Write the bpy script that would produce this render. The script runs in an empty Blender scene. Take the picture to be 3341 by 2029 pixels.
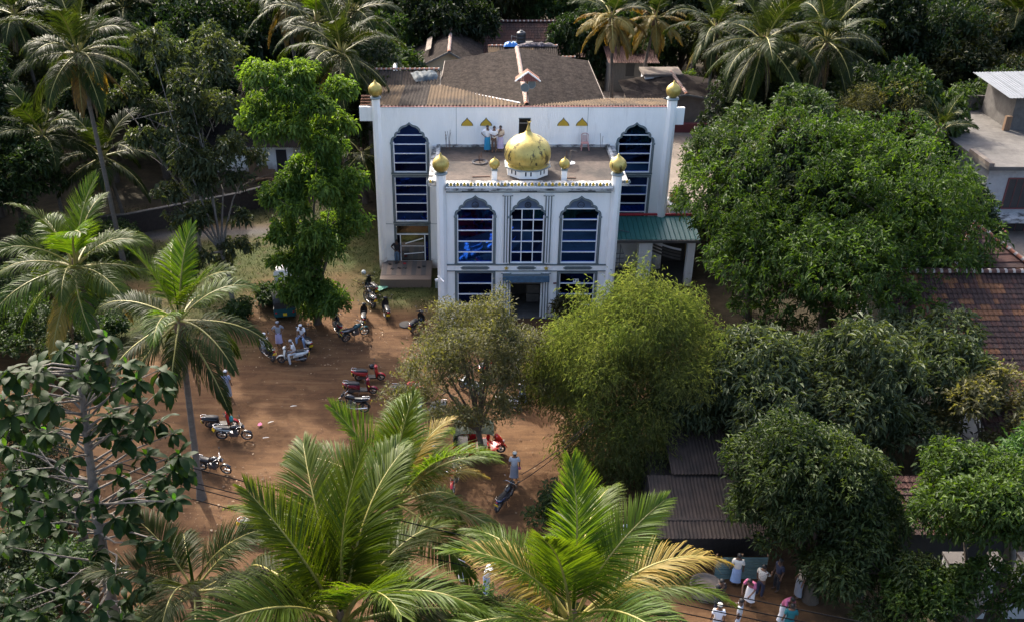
import bpy, math, random
import numpy as np
from mathutils import Vector, Matrix, noise
R = math.radians
PI = math.pi
scene = bpy.context.scene
col = scene.collection

# ---------------------------------------------------------------- camera
cam_data = bpy.data.cameras.new('camera')
cam = bpy.data.objects.new('camera', cam_data)
col.objects.link(cam)
cam.location = (0, 0, 27.8)
cam.rotation_euler = (R(90 - 28.6), 0, 0)
cam_data.sensor_width = 36
cam_data.lens = 33.94
cam_data.shift_x = 0.0406
cam_data.clip_start = 0.5
cam_data.clip_end = 3000
scene.camera = cam

# ---------------------------------------------------------------- light
SUN_DIR = Vector((-0.46, 0.89, 0)).normalized()
ELEV = R(40)
world = bpy.data.worlds.new('World')
scene.world = world
world.use_nodes = True
wn = world.node_tree.nodes
sky_tex = wn.new('ShaderNodeTexSky')
sky_tex.sky_type = 'NISHITA'
sky_tex.sun_disc = False
sky_tex.sun_elevation = ELEV
sky_tex.sun_rotation = math.atan2(SUN_DIR.x, SUN_DIR.y)
sky_tex.air_density = 0.85
sky_tex.dust_density = 5.5
sky_tex.ozone_density = 0.8
world.node_tree.links.new(sky_tex.outputs[0], wn['Background'].inputs[0])
wn['Background'].inputs[1].default_value = 0.15
sun_data = bpy.data.lights.new('sun', 'SUN')
sun_data.energy = 2.0
sun_data.angle = R(1.0)
sun_data.color = (1.0, 0.93, 0.82)
sun = bpy.data.objects.new('sun', sun_data)
col.objects.link(sun)
sun.location = (-30, 60, 60)
sun.rotation_euler = (-(SUN_DIR * math.cos(ELEV) + Vector((0, 0, math.sin(ELEV))))).to_track_quat('-Z', 'Y').to_euler()
scene.view_settings.view_transform = 'Standard'
scene.view_settings.look = 'None'
scene.view_settings.exposure = 1.93
scene.view_settings.gamma = 1
scene.view_settings.use_curve_mapping = False
cy = scene.cycles
cy.max_bounces = 6
cy.diffuse_bounces = 3
cy.glossy_bounces = 3
cy.transmission_bounces = 3
cy.transparent_max_bounces = 4
cy.sample_clamp_indirect = 6
cy.use_denoising = True
cy.denoiser = 'OPENIMAGEDENOISE'

# ---------------------------------------------------------------- helpers
class MB:
    """collects faces, then links them as one mesh object"""
    def __init__(self):
        self.v = []; self.f = []; self.m = []; self.s = []
    def face(self, pts, m=0, smooth=False):
        i = len(self.v)
        self.v += [tuple(p) for p in pts]
        self.f.append(tuple(range(i, i + len(pts)))); self.m.append(m); self.s.append(smooth)
    def raw(self, verts, faces, m=0, smooth=False):
        i = len(self.v)
        self.v += [tuple(p) for p in verts]
        for f in faces:
            self.f.append(tuple(i + k for k in f)); self.m.append(m); self.s.append(smooth)
    def box(self, x0, x1, y0, y1, z0, z1, m=0, mat=None):
        vs = [(x0,y0,z0),(x1,y0,z0),(x1,y1,z0),(x0,y1,z0),(x0,y0,z1),(x1,y0,z1),(x1,y1,z1),(x0,y1,z1)]
        if mat is not None: vs = [tuple(mat @ Vector(p)) for p in vs]
        self.raw(vs, [(0,3,2,1),(4,5,6,7),(0,1,5,4),(1,2,6,5),(2,3,7,6),(3,0,4,7)], m)
    def bar(self, a, b, w, h=None, m=0):
        """a square bar from a to b"""
        a = Vector(a); b = Vector(b); h = h or w
        d = (b - a); L = d.length; q = d.to_track_quat('X', 'Z').to_matrix().to_4x4()
        self.box(0, L, -w/2, w/2, -h/2, h/2, m, Matrix.Translation(a) @ q)
    def tube(self, pts, radii, n=8, m=0, cap=True, smooth=True):
        pts = [Vector(p) for p in pts]
        if not hasattr(radii, '__len__'): radii = [radii] * len(pts)
        rings = []; u = None
        for i, p in enumerate(pts):
            t = (pts[min(i+1, len(pts)-1)] - pts[max(i-1, 0)])
            t = t.normalized() if t.length > 1e-9 else Vector((0,0,1))
            if u is None:
                u = t.orthogonal().normalized()
            else:
                u = (u - t * u.dot(t)); u = u.normalized() if u.length > 1e-6 else t.orthogonal().normalized()
            w = t.cross(u)
            rings.append([p + (u * math.cos(2*PI*k/n) + w * math.sin(2*PI*k/n)) * radii[i] for k in range(n)])
        vs = [q for r in rings for q in r]; fs = []
        for i in range(len(pts) - 1):
            for k in range(n):
                k2 = (k + 1) % n
                fs.append((i*n+k, i*n+k2, (i+1)*n+k2, (i+1)*n+k))
        self.raw(vs, fs, m, smooth)
        if cap:
            self.face(list(reversed(rings[0])), m); self.face(rings[-1], m)
    def lathe(self, prof, n=24, c=(0,0,0), m=0, smooth=True, phase=0.0):
        vs = []; fs = []
        for r, z in prof:
            for k in range(n):
                a = phase + 2*PI*k/n
                vs.append((c[0] + r*math.cos(a), c[1] + r*math.sin(a), c[2] + z))
        for i in range(len(prof) - 1):
            for k in range(n):
                k2 = (k+1) % n
                fs.append((i*n+k, i*n+k2, (i+1)*n+k2, (i+1)*n+k))
        self.raw(vs, fs, m, smooth)
        self.face([vs[k] for k in range(n)][::-1], m)
        self.face(vs[-n:], m)
    def ball(self, c, r, n=12, m=0, squash=(1,1,1)):
        h = max(4, n // 2); vs = []; fs = []
        for i in range(h + 1):
            th = PI * i / h
            for k in range(n):
                a = 2*PI*k/n
                vs.append((c[0] + r*squash[0]*math.sin(th)*math.cos(a), c[1] + r*squash[1]*math.sin(th)*math.sin(a), c[2] + r*squash[2]*math.cos(th)))
        for i in range(h):
            for k in range(n):
                k2 = (k+1) % n
                fs.append((i*n+k, (i+1)*n+k, (i+1)*n+k2, i*n+k2))
        self.raw(vs, fs, m, True)
    def prism(self, poly, y0, y1, m=0):
        """poly in (x, z), pushed from y0 (front) to y1"""
        n = len(poly)
        self.face([(x, y0, z) for x, z in poly], m)
        self.face([(x, y1, z) for x, z in poly][::-1], m)
        for i in range(n):
            a = poly[i]; b = poly[(i+1) % n]
            self.face([(b[0],y0,b[1]),(a[0],y0,a[1]),(a[0],y1,a[1]),(b[0],y1,b[1])], m)
    def mesh(self, name, mats):
        me = bpy.data.meshes.new(name)
        me.from_pydata(self.v, [], self.f)
        for mm in (mats if isinstance(mats, (list, tuple)) else [mats]): me.materials.append(mm)
        me.polygons.foreach_set('material_index', self.m)
        me.polygons.foreach_set('use_smooth', self.s)
        me.update()
        return me
    def build(self, name, mats, parent=None, loc=(0,0,0), rot=(0,0,0), label=None):
        o = bpy.data.objects.new(name, self.mesh(name, mats))
        col.objects.link(o); o.location = loc; o.rotation_euler = rot
        if parent: o.parent = parent
        if label: o['label'] = label
        return o

def tag(o, label, cat, group=None):
    o['label'] = label; o['category'] = cat
    if group: o['group'] = group
    return o
def thing(name, label, cat, loc=(0,0,0), rotz=0, group=None, scale=1):
    o = bpy.data.objects.new(name, None); col.objects.link(o)
    o.empty_display_size = 0.2
    o.location = loc; o.rotation_euler = (0,0,rotz); o.scale = (scale,)*3
    return tag(o, label, cat, group)
def place(name, me, parent, loc=(0,0,0), rot=(0,0,0), scale=(1,1,1)):
    o = bpy.data.objects.new(name, me); col.objects.link(o)
    o.parent = parent; o.location = loc; o.rotation_euler = rot
    o.scale = scale if hasattr(scale, '__len__') else (scale,)*3
    return o
def kind(o, k):
    o['kind'] = k; return o

# ---------------------------------------------------------------- materials
def mat(name, c, rough=0.7, metal=0.0, var=0.15, scale=3.0, bump=0.0, bscale=None, c2=None, c2scale=None, c2lo=0.45, c2hi=0.65, spec=0.5, detail=6, stretch=(1,1,1)):
    m = bpy.data.materials.new(name); m.use_nodes = True
    nt = m.node_tree; N = nt.nodes; L = nt.links; b = N['Principled BSDF']
    b.inputs['Roughness'].default_value = rough; b.inputs['Metallic'].default_value = metal
    b.inputs['Specular IOR Level'].default_value = spec
    tc = N.new('ShaderNodeTexCoord'); mp = N.new('ShaderNodeMapping'); mp.inputs['Scale'].default_value = stretch
    L.new(tc.outputs['Object'], mp.inputs[0])
    nz = N.new('ShaderNodeTexNoise'); nz.inputs['Scale'].default_value = scale; nz.inputs['Detail'].default_value = detail; nz.inputs['Roughness'].default_value = 0.65
    L.new(mp.outputs[0], nz.inputs[0])
    mr = N.new('ShaderNodeMapRange'); mr.inputs[1].default_value = 0.25; mr.inputs[2].default_value = 0.75
    mr.inputs[3].default_value = 1 - var; mr.inputs[4].default_value = 1 + var
    L.new(nz.outputs[0], mr.inputs[0])
    col_out = None
    base = N.new('ShaderNodeRGB'); base.outputs[0].default_value = (*c, 1); col_out = base.outputs[0]
    if c2:
        n2 = N.new('ShaderNodeTexNoise'); n2.inputs['Scale'].default_value = c2scale or scale*0.5; n2.inputs['Detail'].default_value = 8; n2.inputs['Roughness'].default_value = 0.7
        L.new(mp.outputs[0], n2.inputs[0])
        m2 = N.new('ShaderNodeMapRange'); m2.inputs[1].default_value = c2lo; m2.inputs[2].default_value = c2hi
        L.new(n2.outputs[0], m2.inputs[0])
        mx = N.new('ShaderNodeMix'); mx.data_type = 'RGBA'
        L.new(m2.outputs[0], mx.inputs[0]); L.new(col_out, mx.inputs[6]); mx.inputs[7].default_value = (*c2, 1)
        col_out = mx.outputs[2]
    vm = N.new('ShaderNodeVectorMath'); vm.operation = 'SCALE'
    L.new(col_out, vm.inputs[0]); L.new(mr.outputs[0], vm.inputs['Scale'])
    L.new(vm.outputs[0], b.inputs['Base Color'])
    if bump:
        nb = N.new('ShaderNodeTexNoise'); nb.inputs['Scale'].default_value = bscale or scale*4; nb.inputs['Detail'].default_value = 5
        L.new(mp.outputs[0], nb.inputs[0])
        bp = N.new('ShaderNodeBump'); bp.inputs['Strength'].default_value = bump; bp.inputs['Distance'].default_value = 0.05
        L.new(nb.outputs[0], bp.inputs['Height']); L.new(bp.outputs[0], b.inputs['Normal'])
    return m

def leaf_mat(name, c_lo, c_hi, trans=0.35, rough=0.55, spec=0.22, tcol=None):
    """leaf blade: colour runs from c_lo to c_hi with each leaf's own attribute, and light passes through"""
    m = bpy.data.materials.new(name); m.use_nodes = True
    nt = m.node_tree; N = nt.nodes; L = nt.links; b = N['Principled BSDF']; out = N['Material Output']
    b.inputs['Roughness'].default_value = rough; b.inputs['Specular IOR Level'].default_value = spec
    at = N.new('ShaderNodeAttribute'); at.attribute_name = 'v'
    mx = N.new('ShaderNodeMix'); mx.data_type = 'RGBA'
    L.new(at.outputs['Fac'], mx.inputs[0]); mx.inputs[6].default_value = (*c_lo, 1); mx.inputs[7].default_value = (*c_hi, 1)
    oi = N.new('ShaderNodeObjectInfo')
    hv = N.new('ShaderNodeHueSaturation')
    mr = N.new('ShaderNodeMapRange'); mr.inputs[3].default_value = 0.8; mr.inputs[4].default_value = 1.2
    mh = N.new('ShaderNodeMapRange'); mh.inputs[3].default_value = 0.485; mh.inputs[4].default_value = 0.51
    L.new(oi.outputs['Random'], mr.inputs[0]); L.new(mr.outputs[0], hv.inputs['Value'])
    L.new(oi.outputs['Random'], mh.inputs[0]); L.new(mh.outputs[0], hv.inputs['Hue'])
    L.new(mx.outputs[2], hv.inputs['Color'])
    L.new(hv.outputs[0], b.inputs['Base Color'])
    tr = N.new('ShaderNodeBsdfTranslucent')
    tm = N.new('ShaderNodeMix'); tm.data_type = 'RGBA'; tm.blend_type = 'MULTIPLY'; tm.inputs[0].default_value = 1
    L.new(hv.outputs[0], tm.inputs[6]); tm.inputs[7].default_value = (*(tcol or (1.9, 1.9, 0.55)), 1)
    L.new(tm.outputs[2], tr.inputs[0])
    ms = N.new('ShaderNodeMixShader'); ms.inputs[0].default_value = trans
    L.new(b.outputs[0], ms.inputs[1]); L.new(tr.outputs[0], ms.inputs[2])
    L.new(ms.outputs[0], out.inputs[0])
    return m

M = {}
M['white'] = mat('white_paint', (0.90,0.885,0.85), 0.75, var=0.05, scale=1.2, bump=0.3, bscale=14, c2=(0.64,0.63,0.60), c2scale=1.1, c2lo=0.56, c2hi=0.86, stretch=(1.7,1.7,0.28))
def splash(m):
    """red soil splashed over the foot of a wall, in an uneven band"""
    nt = m.node_tree; N = nt.nodes; L = nt.links; b = N['Principled BSDF']; old = b.inputs['Base Color'].links[0].from_socket
    tc = N.new('ShaderNodeTexCoord'); sx = N.new('ShaderNodeSeparateXYZ'); L.new(tc.outputs['Object'], sx.inputs[0])
    nz = N.new('ShaderNodeTexNoise'); nz.inputs['Scale'].default_value = 3.5; nz.inputs['Detail'].default_value = 8; L.new(tc.outputs['Object'], nz.inputs[0])
    mm = N.new('ShaderNodeMath'); mm.operation = 'MULTIPLY_ADD'; mm.inputs[1].default_value = -1.5; L.new(nz.outputs[0], mm.inputs[0]); L.new(sx.outputs['Z'], mm.inputs[2])
    mr = N.new('ShaderNodeMapRange'); mr.inputs[1].default_value = -0.75; mr.inputs[2].default_value = 0.05; mr.inputs[3].default_value = 0.75; mr.inputs[4].default_value = 0.0; L.new(mm.outputs[0], mr.inputs[0])
    mx = N.new('ShaderNodeMix'); mx.data_type = 'RGBA'; L.new(mr.outputs[0], mx.inputs[0]); L.new(old, mx.inputs[6]); mx.inputs[7].default_value = (0.26, 0.16, 0.10, 1); L.new(mx.outputs[2], b.inputs['Base Color'])
splash(M['white'])
M['whiteclean'] = mat('white_trim', (0.80,0.80,0.80), 0.5, var=0.04)
M['slate'] = mat('slate_trim', (0.1050,0.1312,0.1387), 0.6, var=0.15, scale=6, bump=0.15)
M['slatelight'] = mat('slate_trim_light', (0.1950,0.2325,0.2400), 0.6, var=0.12, scale=6)
M['gold'] = mat('gold_leaf', (0.4480,0.3360,0.0880), 0.40, metal=0.45, var=0.25, scale=5, bump=0.3, bscale=16, c2=(0.2880,0.2080,0.0560), c2scale=3)
M['golddome'] = mat('gold_leaf_worn', (0.4800,0.3680,0.1040), 0.40, metal=0.4, var=0.25, scale=3, bump=0.3, bscale=14, c2=(0.0800,0.0640,0.0280), c2scale=2.2, c2lo=0.56, c2hi=0.61, stretch=(1,1,0.45))
M['goldpaint'] = mat('ochre_paint', (0.4800,0.3040,0.0240), 0.6, var=0.15)
M['glass'] = mat('blue_glass', (0.008,0.036,0.25), 0.03, metal=1.0, var=0.10, scale=0.8)
M['greywall'] = mat('grey_plaster', (0.34,0.34,0.34), 0.85, var=0.15, scale=2, bump=0.2, c2=(0.16,0.155,0.15), c2scale=0.9, c2lo=0.5, c2hi=0.75)
M['glassdark'] = mat('darker_blue_glass', (0.005,0.014,0.085), 0.06, metal=1.0, var=0.15, scale=0.8)
M['glassreflect'] = mat('reflection_tinted_blue_glass', (0.014,0.080,0.46), 0.04, metal=1.0, var=0.15, scale=0.8)  # same blue glass with a bright reflection put into its colour
M['glassgrey'] = mat('grey_glass', (0.30,0.31,0.29), 0.06, metal=1.0, var=0.06)
M['tymp'] = mat('tympanum_blue', (0.085,0.125,0.20), 0.35, var=0.2, scale=5)
M['black'] = mat('black_paint', (0.012,0.012,0.014), 0.5, var=0.1)
M['ink'] = mat('dark_ink', (0.02,0.025,0.04), 0.6)
M['dark'] = mat('interior_shade', (0.035,0.032,0.03), 0.8)  # near-black colour paints the shade inside rooms and openings
M['roofslab'] = mat('weathered_sun_patched_screed', (0.0810,0.0600,0.0468), 0.9, var=0.3, scale=3, bump=0.3, bscale=9, c2=(0.0252,0.0204,0.0174), c2scale=0.45, c2lo=0.40, c2hi=0.60)  # large patches paint sunlit and shaded areas into the brown screed
M['grime'] = mat('grimy_concrete', (0.4400,0.4400,0.4320), 0.85, var=0.25, scale=4, bump=0.3, c2=(0.0400,0.0400,0.0384), c2scale=2.0, c2lo=0.46, c2hi=0.6, stretch=(1,1,2))
M['concrete'] = mat('old_concrete', (0.1045,0.0963,0.0880), 0.9, var=0.25, scale=2, bump=0.3, c2=(0.0605,0.0550,0.0495), c2scale=0.7, c2lo=0.45, c2hi=0.7)
M['concrete_pale'] = mat('pale_concrete', (0.1650,0.1348,0.1100), 0.9, var=0.25, scale=2, bump=0.3, c2=(0.1100,0.0880,0.0715), c2scale=0.8, c2lo=0.48, c2hi=0.7)
M['terrazzo_a'] = mat('brown_terrazzo', (0.1650,0.1210,0.0935), 0.6, var=0.25, scale=25)
M['terrazzo_b'] = mat('grey_terrazzo', (0.0935,0.0825,0.0770), 0.6, var=0.25, scale=25)
M['asb'] = mat('weathered_asbestos', (0.0358,0.0286,0.0246), 0.95, var=0.6, scale=7, bump=0.35, bscale=12, c2=(0.0170,0.0136,0.0120), c2scale=2.6, c2lo=0.42, c2hi=0.65, stretch=(1,0.6,1), spec=0.1)
M['asbdark'] = mat('dark_asbestos', (0.0290,0.0256,0.0239), 0.95, var=0.3, scale=3, bump=0.25, bscale=12, c2=(0.0136,0.0123,0.0116), c2scale=1.3, spec=0.1)
M['asbtan'] = mat('tan_asbestos', (0.0853,0.0597,0.0375), 0.95, var=0.25, scale=3, bump=0.2, bscale=12, c2=(0.0290,0.0246,0.0218), c2scale=0.35, c2lo=0.45, c2hi=0.62, spec=0.1)
M['tile'] = mat('red_clay_tile', (0.1080,0.0390,0.0216), 0.9, var=0.45, scale=2.2, bump=0.2, bscale=20, c2=(0.0420,0.0228,0.0192), c2scale=0.7, c2lo=0.42, c2hi=0.62)
M['tileold'] = mat('dark_clay_tile', (0.0406,0.0203,0.0168), 0.9, var=0.35, scale=4, bump=0.2, bscale=20)
M['tileorange'] = mat('orange_clay_tile', (0.1440,0.0600,0.0252), 0.9, var=0.3, scale=4, bump=0.2, bscale=20)
M['tilebrown'] = mat('brown_clay_tile', (0.0650,0.0273,0.0195), 0.9, var=0.35, scale=4, bump=0.2, bscale=20)
M['ridge'] = mat('ridge_tile', (0.2400,0.0900,0.0480), 0.85, var=0.35, scale=5, c2=(0.1200,0.0600,0.0420), c2scale=3)
M['greenroof'] = mat('green_metal_roof', (0.0225,0.1275,0.1087), 0.45, var=0.12, scale=2)
M['redtrim'] = mat('red_trim', (0.45,0.04,0.05), 0.5)
M['maroon'] = mat('maroon_sheet', (0.1540,0.0385,0.0385), 0.6, var=0.15)
M['cream'] = mat('cream_wall', (0.55,0.43,0.28), 0.85, var=0.15, scale=2)
M['mortar'] = mat('pale_mortar', (0.30,0.26,0.23), 0.9, var=0.2, scale=6)
M['greywood'] = mat('grey_boards', (0.1350,0.1250,0.1100), 0.9, var=0.3, scale=5, stretch=(3,3,0.4))
M['wood'] = mat('brown_wood', (0.1620,0.0960,0.0540), 0.85, var=0.3, scale=6, stretch=(3,3,0.5))
M['brick'] = mat('dark_brick', (0.0350,0.0266,0.0231), 0.95, var=0.4, scale=4, bump=0.3)
M['zinc'] = mat('zinc_sheet', (0.1200,0.1290,0.1380), 0.5, metal=0.3, var=0.2, scale=2)
M['tin'] = mat('green_tin', (0.10,0.16,0.15), 0.6, metal=0.2, var=0.25, scale=3)
M['tarp'] = mat('blue_tarp', (0.0225,0.1650,0.4650), 0.5, var=0.25, scale=4)
M['tarpgrey'] = mat('grey_tarp', (0.040,0.058,0.072), 0.6, var=0.4, scale=4, spec=0.2)
M['cloth'] = mat('mixed_cloth', (0.05,0.045,0.055), 0.9, var=0.7, scale=6, c2=(0.28,0.22,0.22), c2scale=5, c2lo=0.56, c2hi=0.6)
M['blacktank'] = mat('black_tank', (0.02,0.022,0.026), 0.5, var=0.1)
M['bluetank'] = mat('blue_tank', (0.015,0.13,0.50), 0.45, var=0.12)
M['rust'] = mat('rusty_steel', (0.12,0.07,0.05), 0.85, metal=0.2, var=0.3, scale=8)
M['bark'] = mat('brown_bark', (0.0780,0.0600,0.0450), 0.95, var=0.35, scale=4, bump=0.5, bscale=10, stretch=(2,2,0.7))
M['palmbark'] = mat('grey_palm_bark', (0.1260,0.1080,0.0900), 0.95, var=0.3, scale=3, bump=0.5, bscale=8, stretch=(1,1,3))
M['palebark'] = mat('pale_bark', (0.1440,0.1260,0.1080), 0.9, var=0.3, scale=5, bump=0.4)
M['husk'] = mat('brown_fibre', (0.15,0.10,0.06), 0.95, var=0.3, scale=6)
M['coconut'] = mat('coconut_green', (0.20,0.20,0.05), 0.6, var=0.25, scale=2)
# leaves
M['mango'] = leaf_mat('mango_leaves', (0.0167,0.0432,0.0073), (0.0570,0.1110,0.0180), 0.36)
M['bright'] = leaf_mat('bright_leaves', (0.0293,0.0649,0.0102), (0.1050,0.1592,0.0293), 0.40)
M['greygreen'] = leaf_mat('grey_green_leaves', (0.0271,0.0429,0.0193), (0.0763,0.0984,0.0480), 0.24, rough=0.50, spec=0.16)
M['olive'] = leaf_mat('olive_leaves', (0.0394,0.0427,0.0185), (0.1113,0.1029,0.0487), 0.42)
M['darkleaf'] = leaf_mat('dark_leaves', (0.0070,0.0167,0.0056), (0.0241,0.0410,0.0121), 0.24)
M['midleaf'] = leaf_mat('mid_leaves', (0.0146,0.0327,0.0096), (0.0451,0.0744,0.0191), 0.30)
M['oliveshade'] = leaf_mat('deep_olive_leaves', (0.0162,0.0207,0.0054), (0.0382,0.0405,0.0117), 0.28)
M['bamboo'] = leaf_mat('bamboo_leaves', (0.0742,0.1105,0.0350), (0.1833,0.2073,0.0788), 0.50, tcol=(1.55,1.7,0.65))
M['bigleaf'] = leaf_mat('broad_leaves', (0.0064,0.0193,0.0047), (0.0199,0.0400,0.0100), 0.28, rough=0.55, spec=0.12)
M['newleaf'] = leaf_mat('new_leaves', (0.0336,0.0924,0.0105), (0.0504,0.1176,0.0126), 0.45)
M['frond'] = leaf_mat('coconut_fronds', (0.0096,0.0216,0.0041), (0.0357,0.0476,0.0110), 0.32, rough=0.50, spec=0.12)
M['frondyoung'] = leaf_mat('young_coconut_fronds', (0.020,0.052,0.005), (0.080,0.115,0.010), 0.42, rough=0.50, spec=0.22, tcol=(1.9,1.9,0.4))
M['frondyellow'] = leaf_mat('yellow_coconut_fronds', (0.1382,0.1210,0.0190), (0.3110,0.2160,0.0562), 0.35, tcol=(1.5,1.3,0.5))
M['frondgold'] = leaf_mat('golden_coconut_fronds', (0.0758,0.0716,0.0151), (0.2188,0.1515,0.0379), 0.32, tcol=(1.5,1.3,0.5))
M['fronddry'] = leaf_mat('dry_fronds', (0.0840,0.0600,0.0360), (0.1680,0.1260,0.0780), 0.15, tcol=(1,1,1))
M['rachis'] = mat('frond_stalk', (0.24,0.21,0.05), 0.5, var=0.2)
M['grass'] = leaf_mat('grass_blades', (0.0145,0.0258,0.0051), (0.0419,0.0516,0.0129), 0.3)

# ---------------------------------------------------------------- ground: one sheet out to the horizon
def sstep(a, b, x):
    t = np.clip((x - a) / (b - a), 0, 1); return t*t*(3 - 2*t)
def vnoise(x, y, s, seed=0):
    """smooth value noise on arrays"""
    x = x / s + seed*17.3; y = y / s + seed*9.1
    xi = np.floor(x); yi = np.floor(y); fx = x - xi; fy = y - yi
    h = lambda a, b: np.modf(np.abs(np.sin(a*127.1 + b*311.7) * 43758.5453))[0]
    u = fx*fx*(3-2*fx); v = fy*fy*(3-2*fy)
    return (h(xi,yi)*(1-u) + h(xi+1,yi)*u)*(1-v) + (h(xi,yi+1)*(1-u) + h(xi+1,yi+1)*u)*v
def fbm(x, y, s, seed=0):
    return (vnoise(x,y,s,seed) + 0.5*vnoise(x,y,s/2,seed+1) + 0.25*vnoise(x,y,s/4,seed+2)) / 1.75
def grass_amount(x, y):
    n = fbm(x, y, 5.0, 3)
    yard = sstep(0, 3.0, x + 13.5 + 0.28*(y - 46)) * (1 - sstep(50, 54.5, y + 0.35*np.minimum(x + 6, 0) * -1 + (n-0.5)*5))
    yard = np.maximum(yard, (1 - sstep(39, 46, y + (n-0.5)*6)) * sstep(-24, -20, x))
    path = np.exp(-((y - (62.3 + 0.12*(x + 21)))/1.5)**2) * (x < -14)
    g = np.clip(1 - yard - path, 0, 1) * sstep(0.34, 0.72, n + 0.14)
    g = np.maximum(g, 0.85*np.exp(-((y - 54.0)/0.8)**2) * ((x > -7) & (x < -1.9)) * sstep(0.3, 0.6, fbm(x, y, 1.2, 8)))
    g = np.maximum(g, 0.7*np.exp(-((x + 2.35)/0.5)**2) * ((y > 47.5) & (y < 55)) * sstep(0.35, 0.6, fbm(x, y, 0.9, 9)))
    return g*sstep(44.5, 48.5, y)
xs = np.concatenate([[-1500,-600,-250,-120,-80,-60], np.arange(-45, 45.01, 0.4), [60,80,120,250,600,1500]])
ys = np.concatenate([[-1500,-500,-100,-20,8], np.arange(20, 84.01, 0.4), [95,120,160,300,700,2000]])
gx, gy = np.meshgrid(xs, ys)
gz = 0.10*(fbm(gx, gy, 6, 1) - 0.5) + 0.05*(fbm(gx, gy, 1.4, 2) - 0.5)
inner = sstep(-44, -38, gx)*(1 - sstep(38, 44, gx))*sstep(21, 24, gy)*(1 - sstep(76, 82, gy))
gz = gz*inner - 0.03
nx, ny = len(xs), len(ys)
idx = np.arange(nx*ny).reshape(ny, nx)
quads = np.stack([idx[:-1,:-1], idx[:-1,1:], idx[1:,1:], idx[1:,:-1]], -1).reshape(-1, 4)
gme = bpy.data.meshes.new('ground')
gme.from_pydata(np.stack([gx, gy, gz], -1).reshape(-1, 3).tolist(), [], quads.tolist())
at_ = gme.attributes.new('g', 'FLOAT', 'POINT'); at_.data.foreach_set('value', grass_amount(gx, gy).astype(np.float32).ravel())
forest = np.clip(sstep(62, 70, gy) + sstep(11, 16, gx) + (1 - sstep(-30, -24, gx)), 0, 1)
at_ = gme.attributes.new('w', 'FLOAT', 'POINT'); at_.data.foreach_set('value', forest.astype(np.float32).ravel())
gravel = np.exp(-((gy - (62.0 + 0.10*(gx + 21)))/1.3)**2) * sstep(-34, -28, gx) * (1 - sstep(-15, -11, gx))
at_ = gme.attributes.new('p', 'FLOAT', 'POINT'); at_.data.foreach_set('value', gravel.astype(np.float32).ravel())
gme.polygons.foreach_set('use_smooth', [True]*len(gme.polygons))
def ground_mat():
    m = bpy.data.materials.new('laterite_soil'); m.use_nodes = True
    nt = m.node_tree; N = nt.nodes; L = nt.links; b = N['Principled BSDF']
    b.inputs['Roughness'].default_value = 0.95; b.inputs['Specular IOR Level'].default_value = 0.2
    tc = N.new('ShaderNodeTexCoord')
    def nz(s, d=8, r=0.65):
        n = N.new('ShaderNodeTexNoise'); n.inputs['Scale'].default_value = s; n.inputs['Detail'].default_value = d; n.inputs['Roughness'].default_value = r
        L.new(tc.outputs['Object'], n.inputs[0]); return n.outputs[0]
    def rng(x, a, c, lo=0, hi=1):
        r = N.new('ShaderNodeMapRange'); r.inputs[1].default_value = a; r.inputs[2].default_value = c; r.inputs[3].default_value = lo; r.inputs[4].default_value = hi
        L.new(x, r.inputs[0]); return r.outputs[0]
    def mix(f, a, c):
        x = N.new('ShaderNodeMix'); x.data_type = 'RGBA'
        L.new(f, x.inputs[0])
        for s, v in ((6, a), (7, c)):
            if isinstance(v, tuple): x.inputs[s].default_value = (*v, 1)
            else: L.new(v, x.inputs[s])
        return x.outputs[2]
    def attr(n):
        a = N.new('ShaderNodeAttribute'); a.attribute_name = n; return a.outputs['Fac']
    c = mix(rng(nz(0.35), 0.35, 0.68), (0.0884,0.0453,0.0215), (0.1263,0.0688,0.0330))
    c = mix(rng(nz(1.7), 0.50, 0.70), c, (0.0663,0.0340,0.0175))
    mpt = N.new('ShaderNodeMapping'); mpt.inputs['Scale'].default_value = (0.22, 1.6, 1); mpt.inputs['Rotation'].default_value = (0, 0, 0.5); L.new(tc.outputs['Object'], mpt.inputs[0])
    tn = N.new('ShaderNodeTexNoise'); tn.inputs['Scale'].default_value = 1.6; tn.inputs['Detail'].default_value = 6; tn.inputs['Distortion'].default_value = 0.8; L.new(mpt.outputs[0], tn.inputs[0])
    c = mix(rng(tn.outputs[0], 0.54, 0.62, 0, 0.55), c, (0.0600,0.0311,0.0160))
    c = mix(rng(tn.outputs[0], 0.44, 0.38, 0, 0.45), c, (0.1579,0.0911,0.0461))
    c = mix(rng(nz(14, 4), 0.60, 0.72, 0, 0.5), c, (0.1768,0.1057,0.0576))
    c = mix(rng(nz(9, 4), 0.62, 0.75, 0, 0.55), c, (0.0568,0.0282,0.0150))
    gravel = mix(rng(nz(22, 3), 0.4, 0.6), (0.0612,0.0564,0.0544), (0.1156,0.1068,0.0986))
    c = mix(attr('p'), c, gravel)
    grass = mix(rng(nz(2.5), 0.35, 0.65), (0.0286,0.0408,0.0109), (0.0598,0.0680,0.0211))
    grass = mix(rng(nz(1.1, 5), 0.55, 0.7, 0, 0.7), grass, (0.0816,0.0544,0.0306))
    c = mix(attr('g'), c, grass)
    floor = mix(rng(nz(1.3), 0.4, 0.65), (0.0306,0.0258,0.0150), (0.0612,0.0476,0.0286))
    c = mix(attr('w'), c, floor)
    L.new(c, b.inputs['Base Color'])
    bp = N.new('ShaderNodeBump'); bp.inputs['Strength'].default_value = 0.5; bp.inputs['Distance'].default_value = 0.04
    L.new(nz(9, 8, 0.75), bp.inputs['Height']); L.new(bp.outputs[0], b.inputs['Normal'])
    return m
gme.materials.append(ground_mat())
ground = bpy.data.objects.new('ground', gme); col.objects.link(ground); kind(ground, 'structure')

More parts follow.
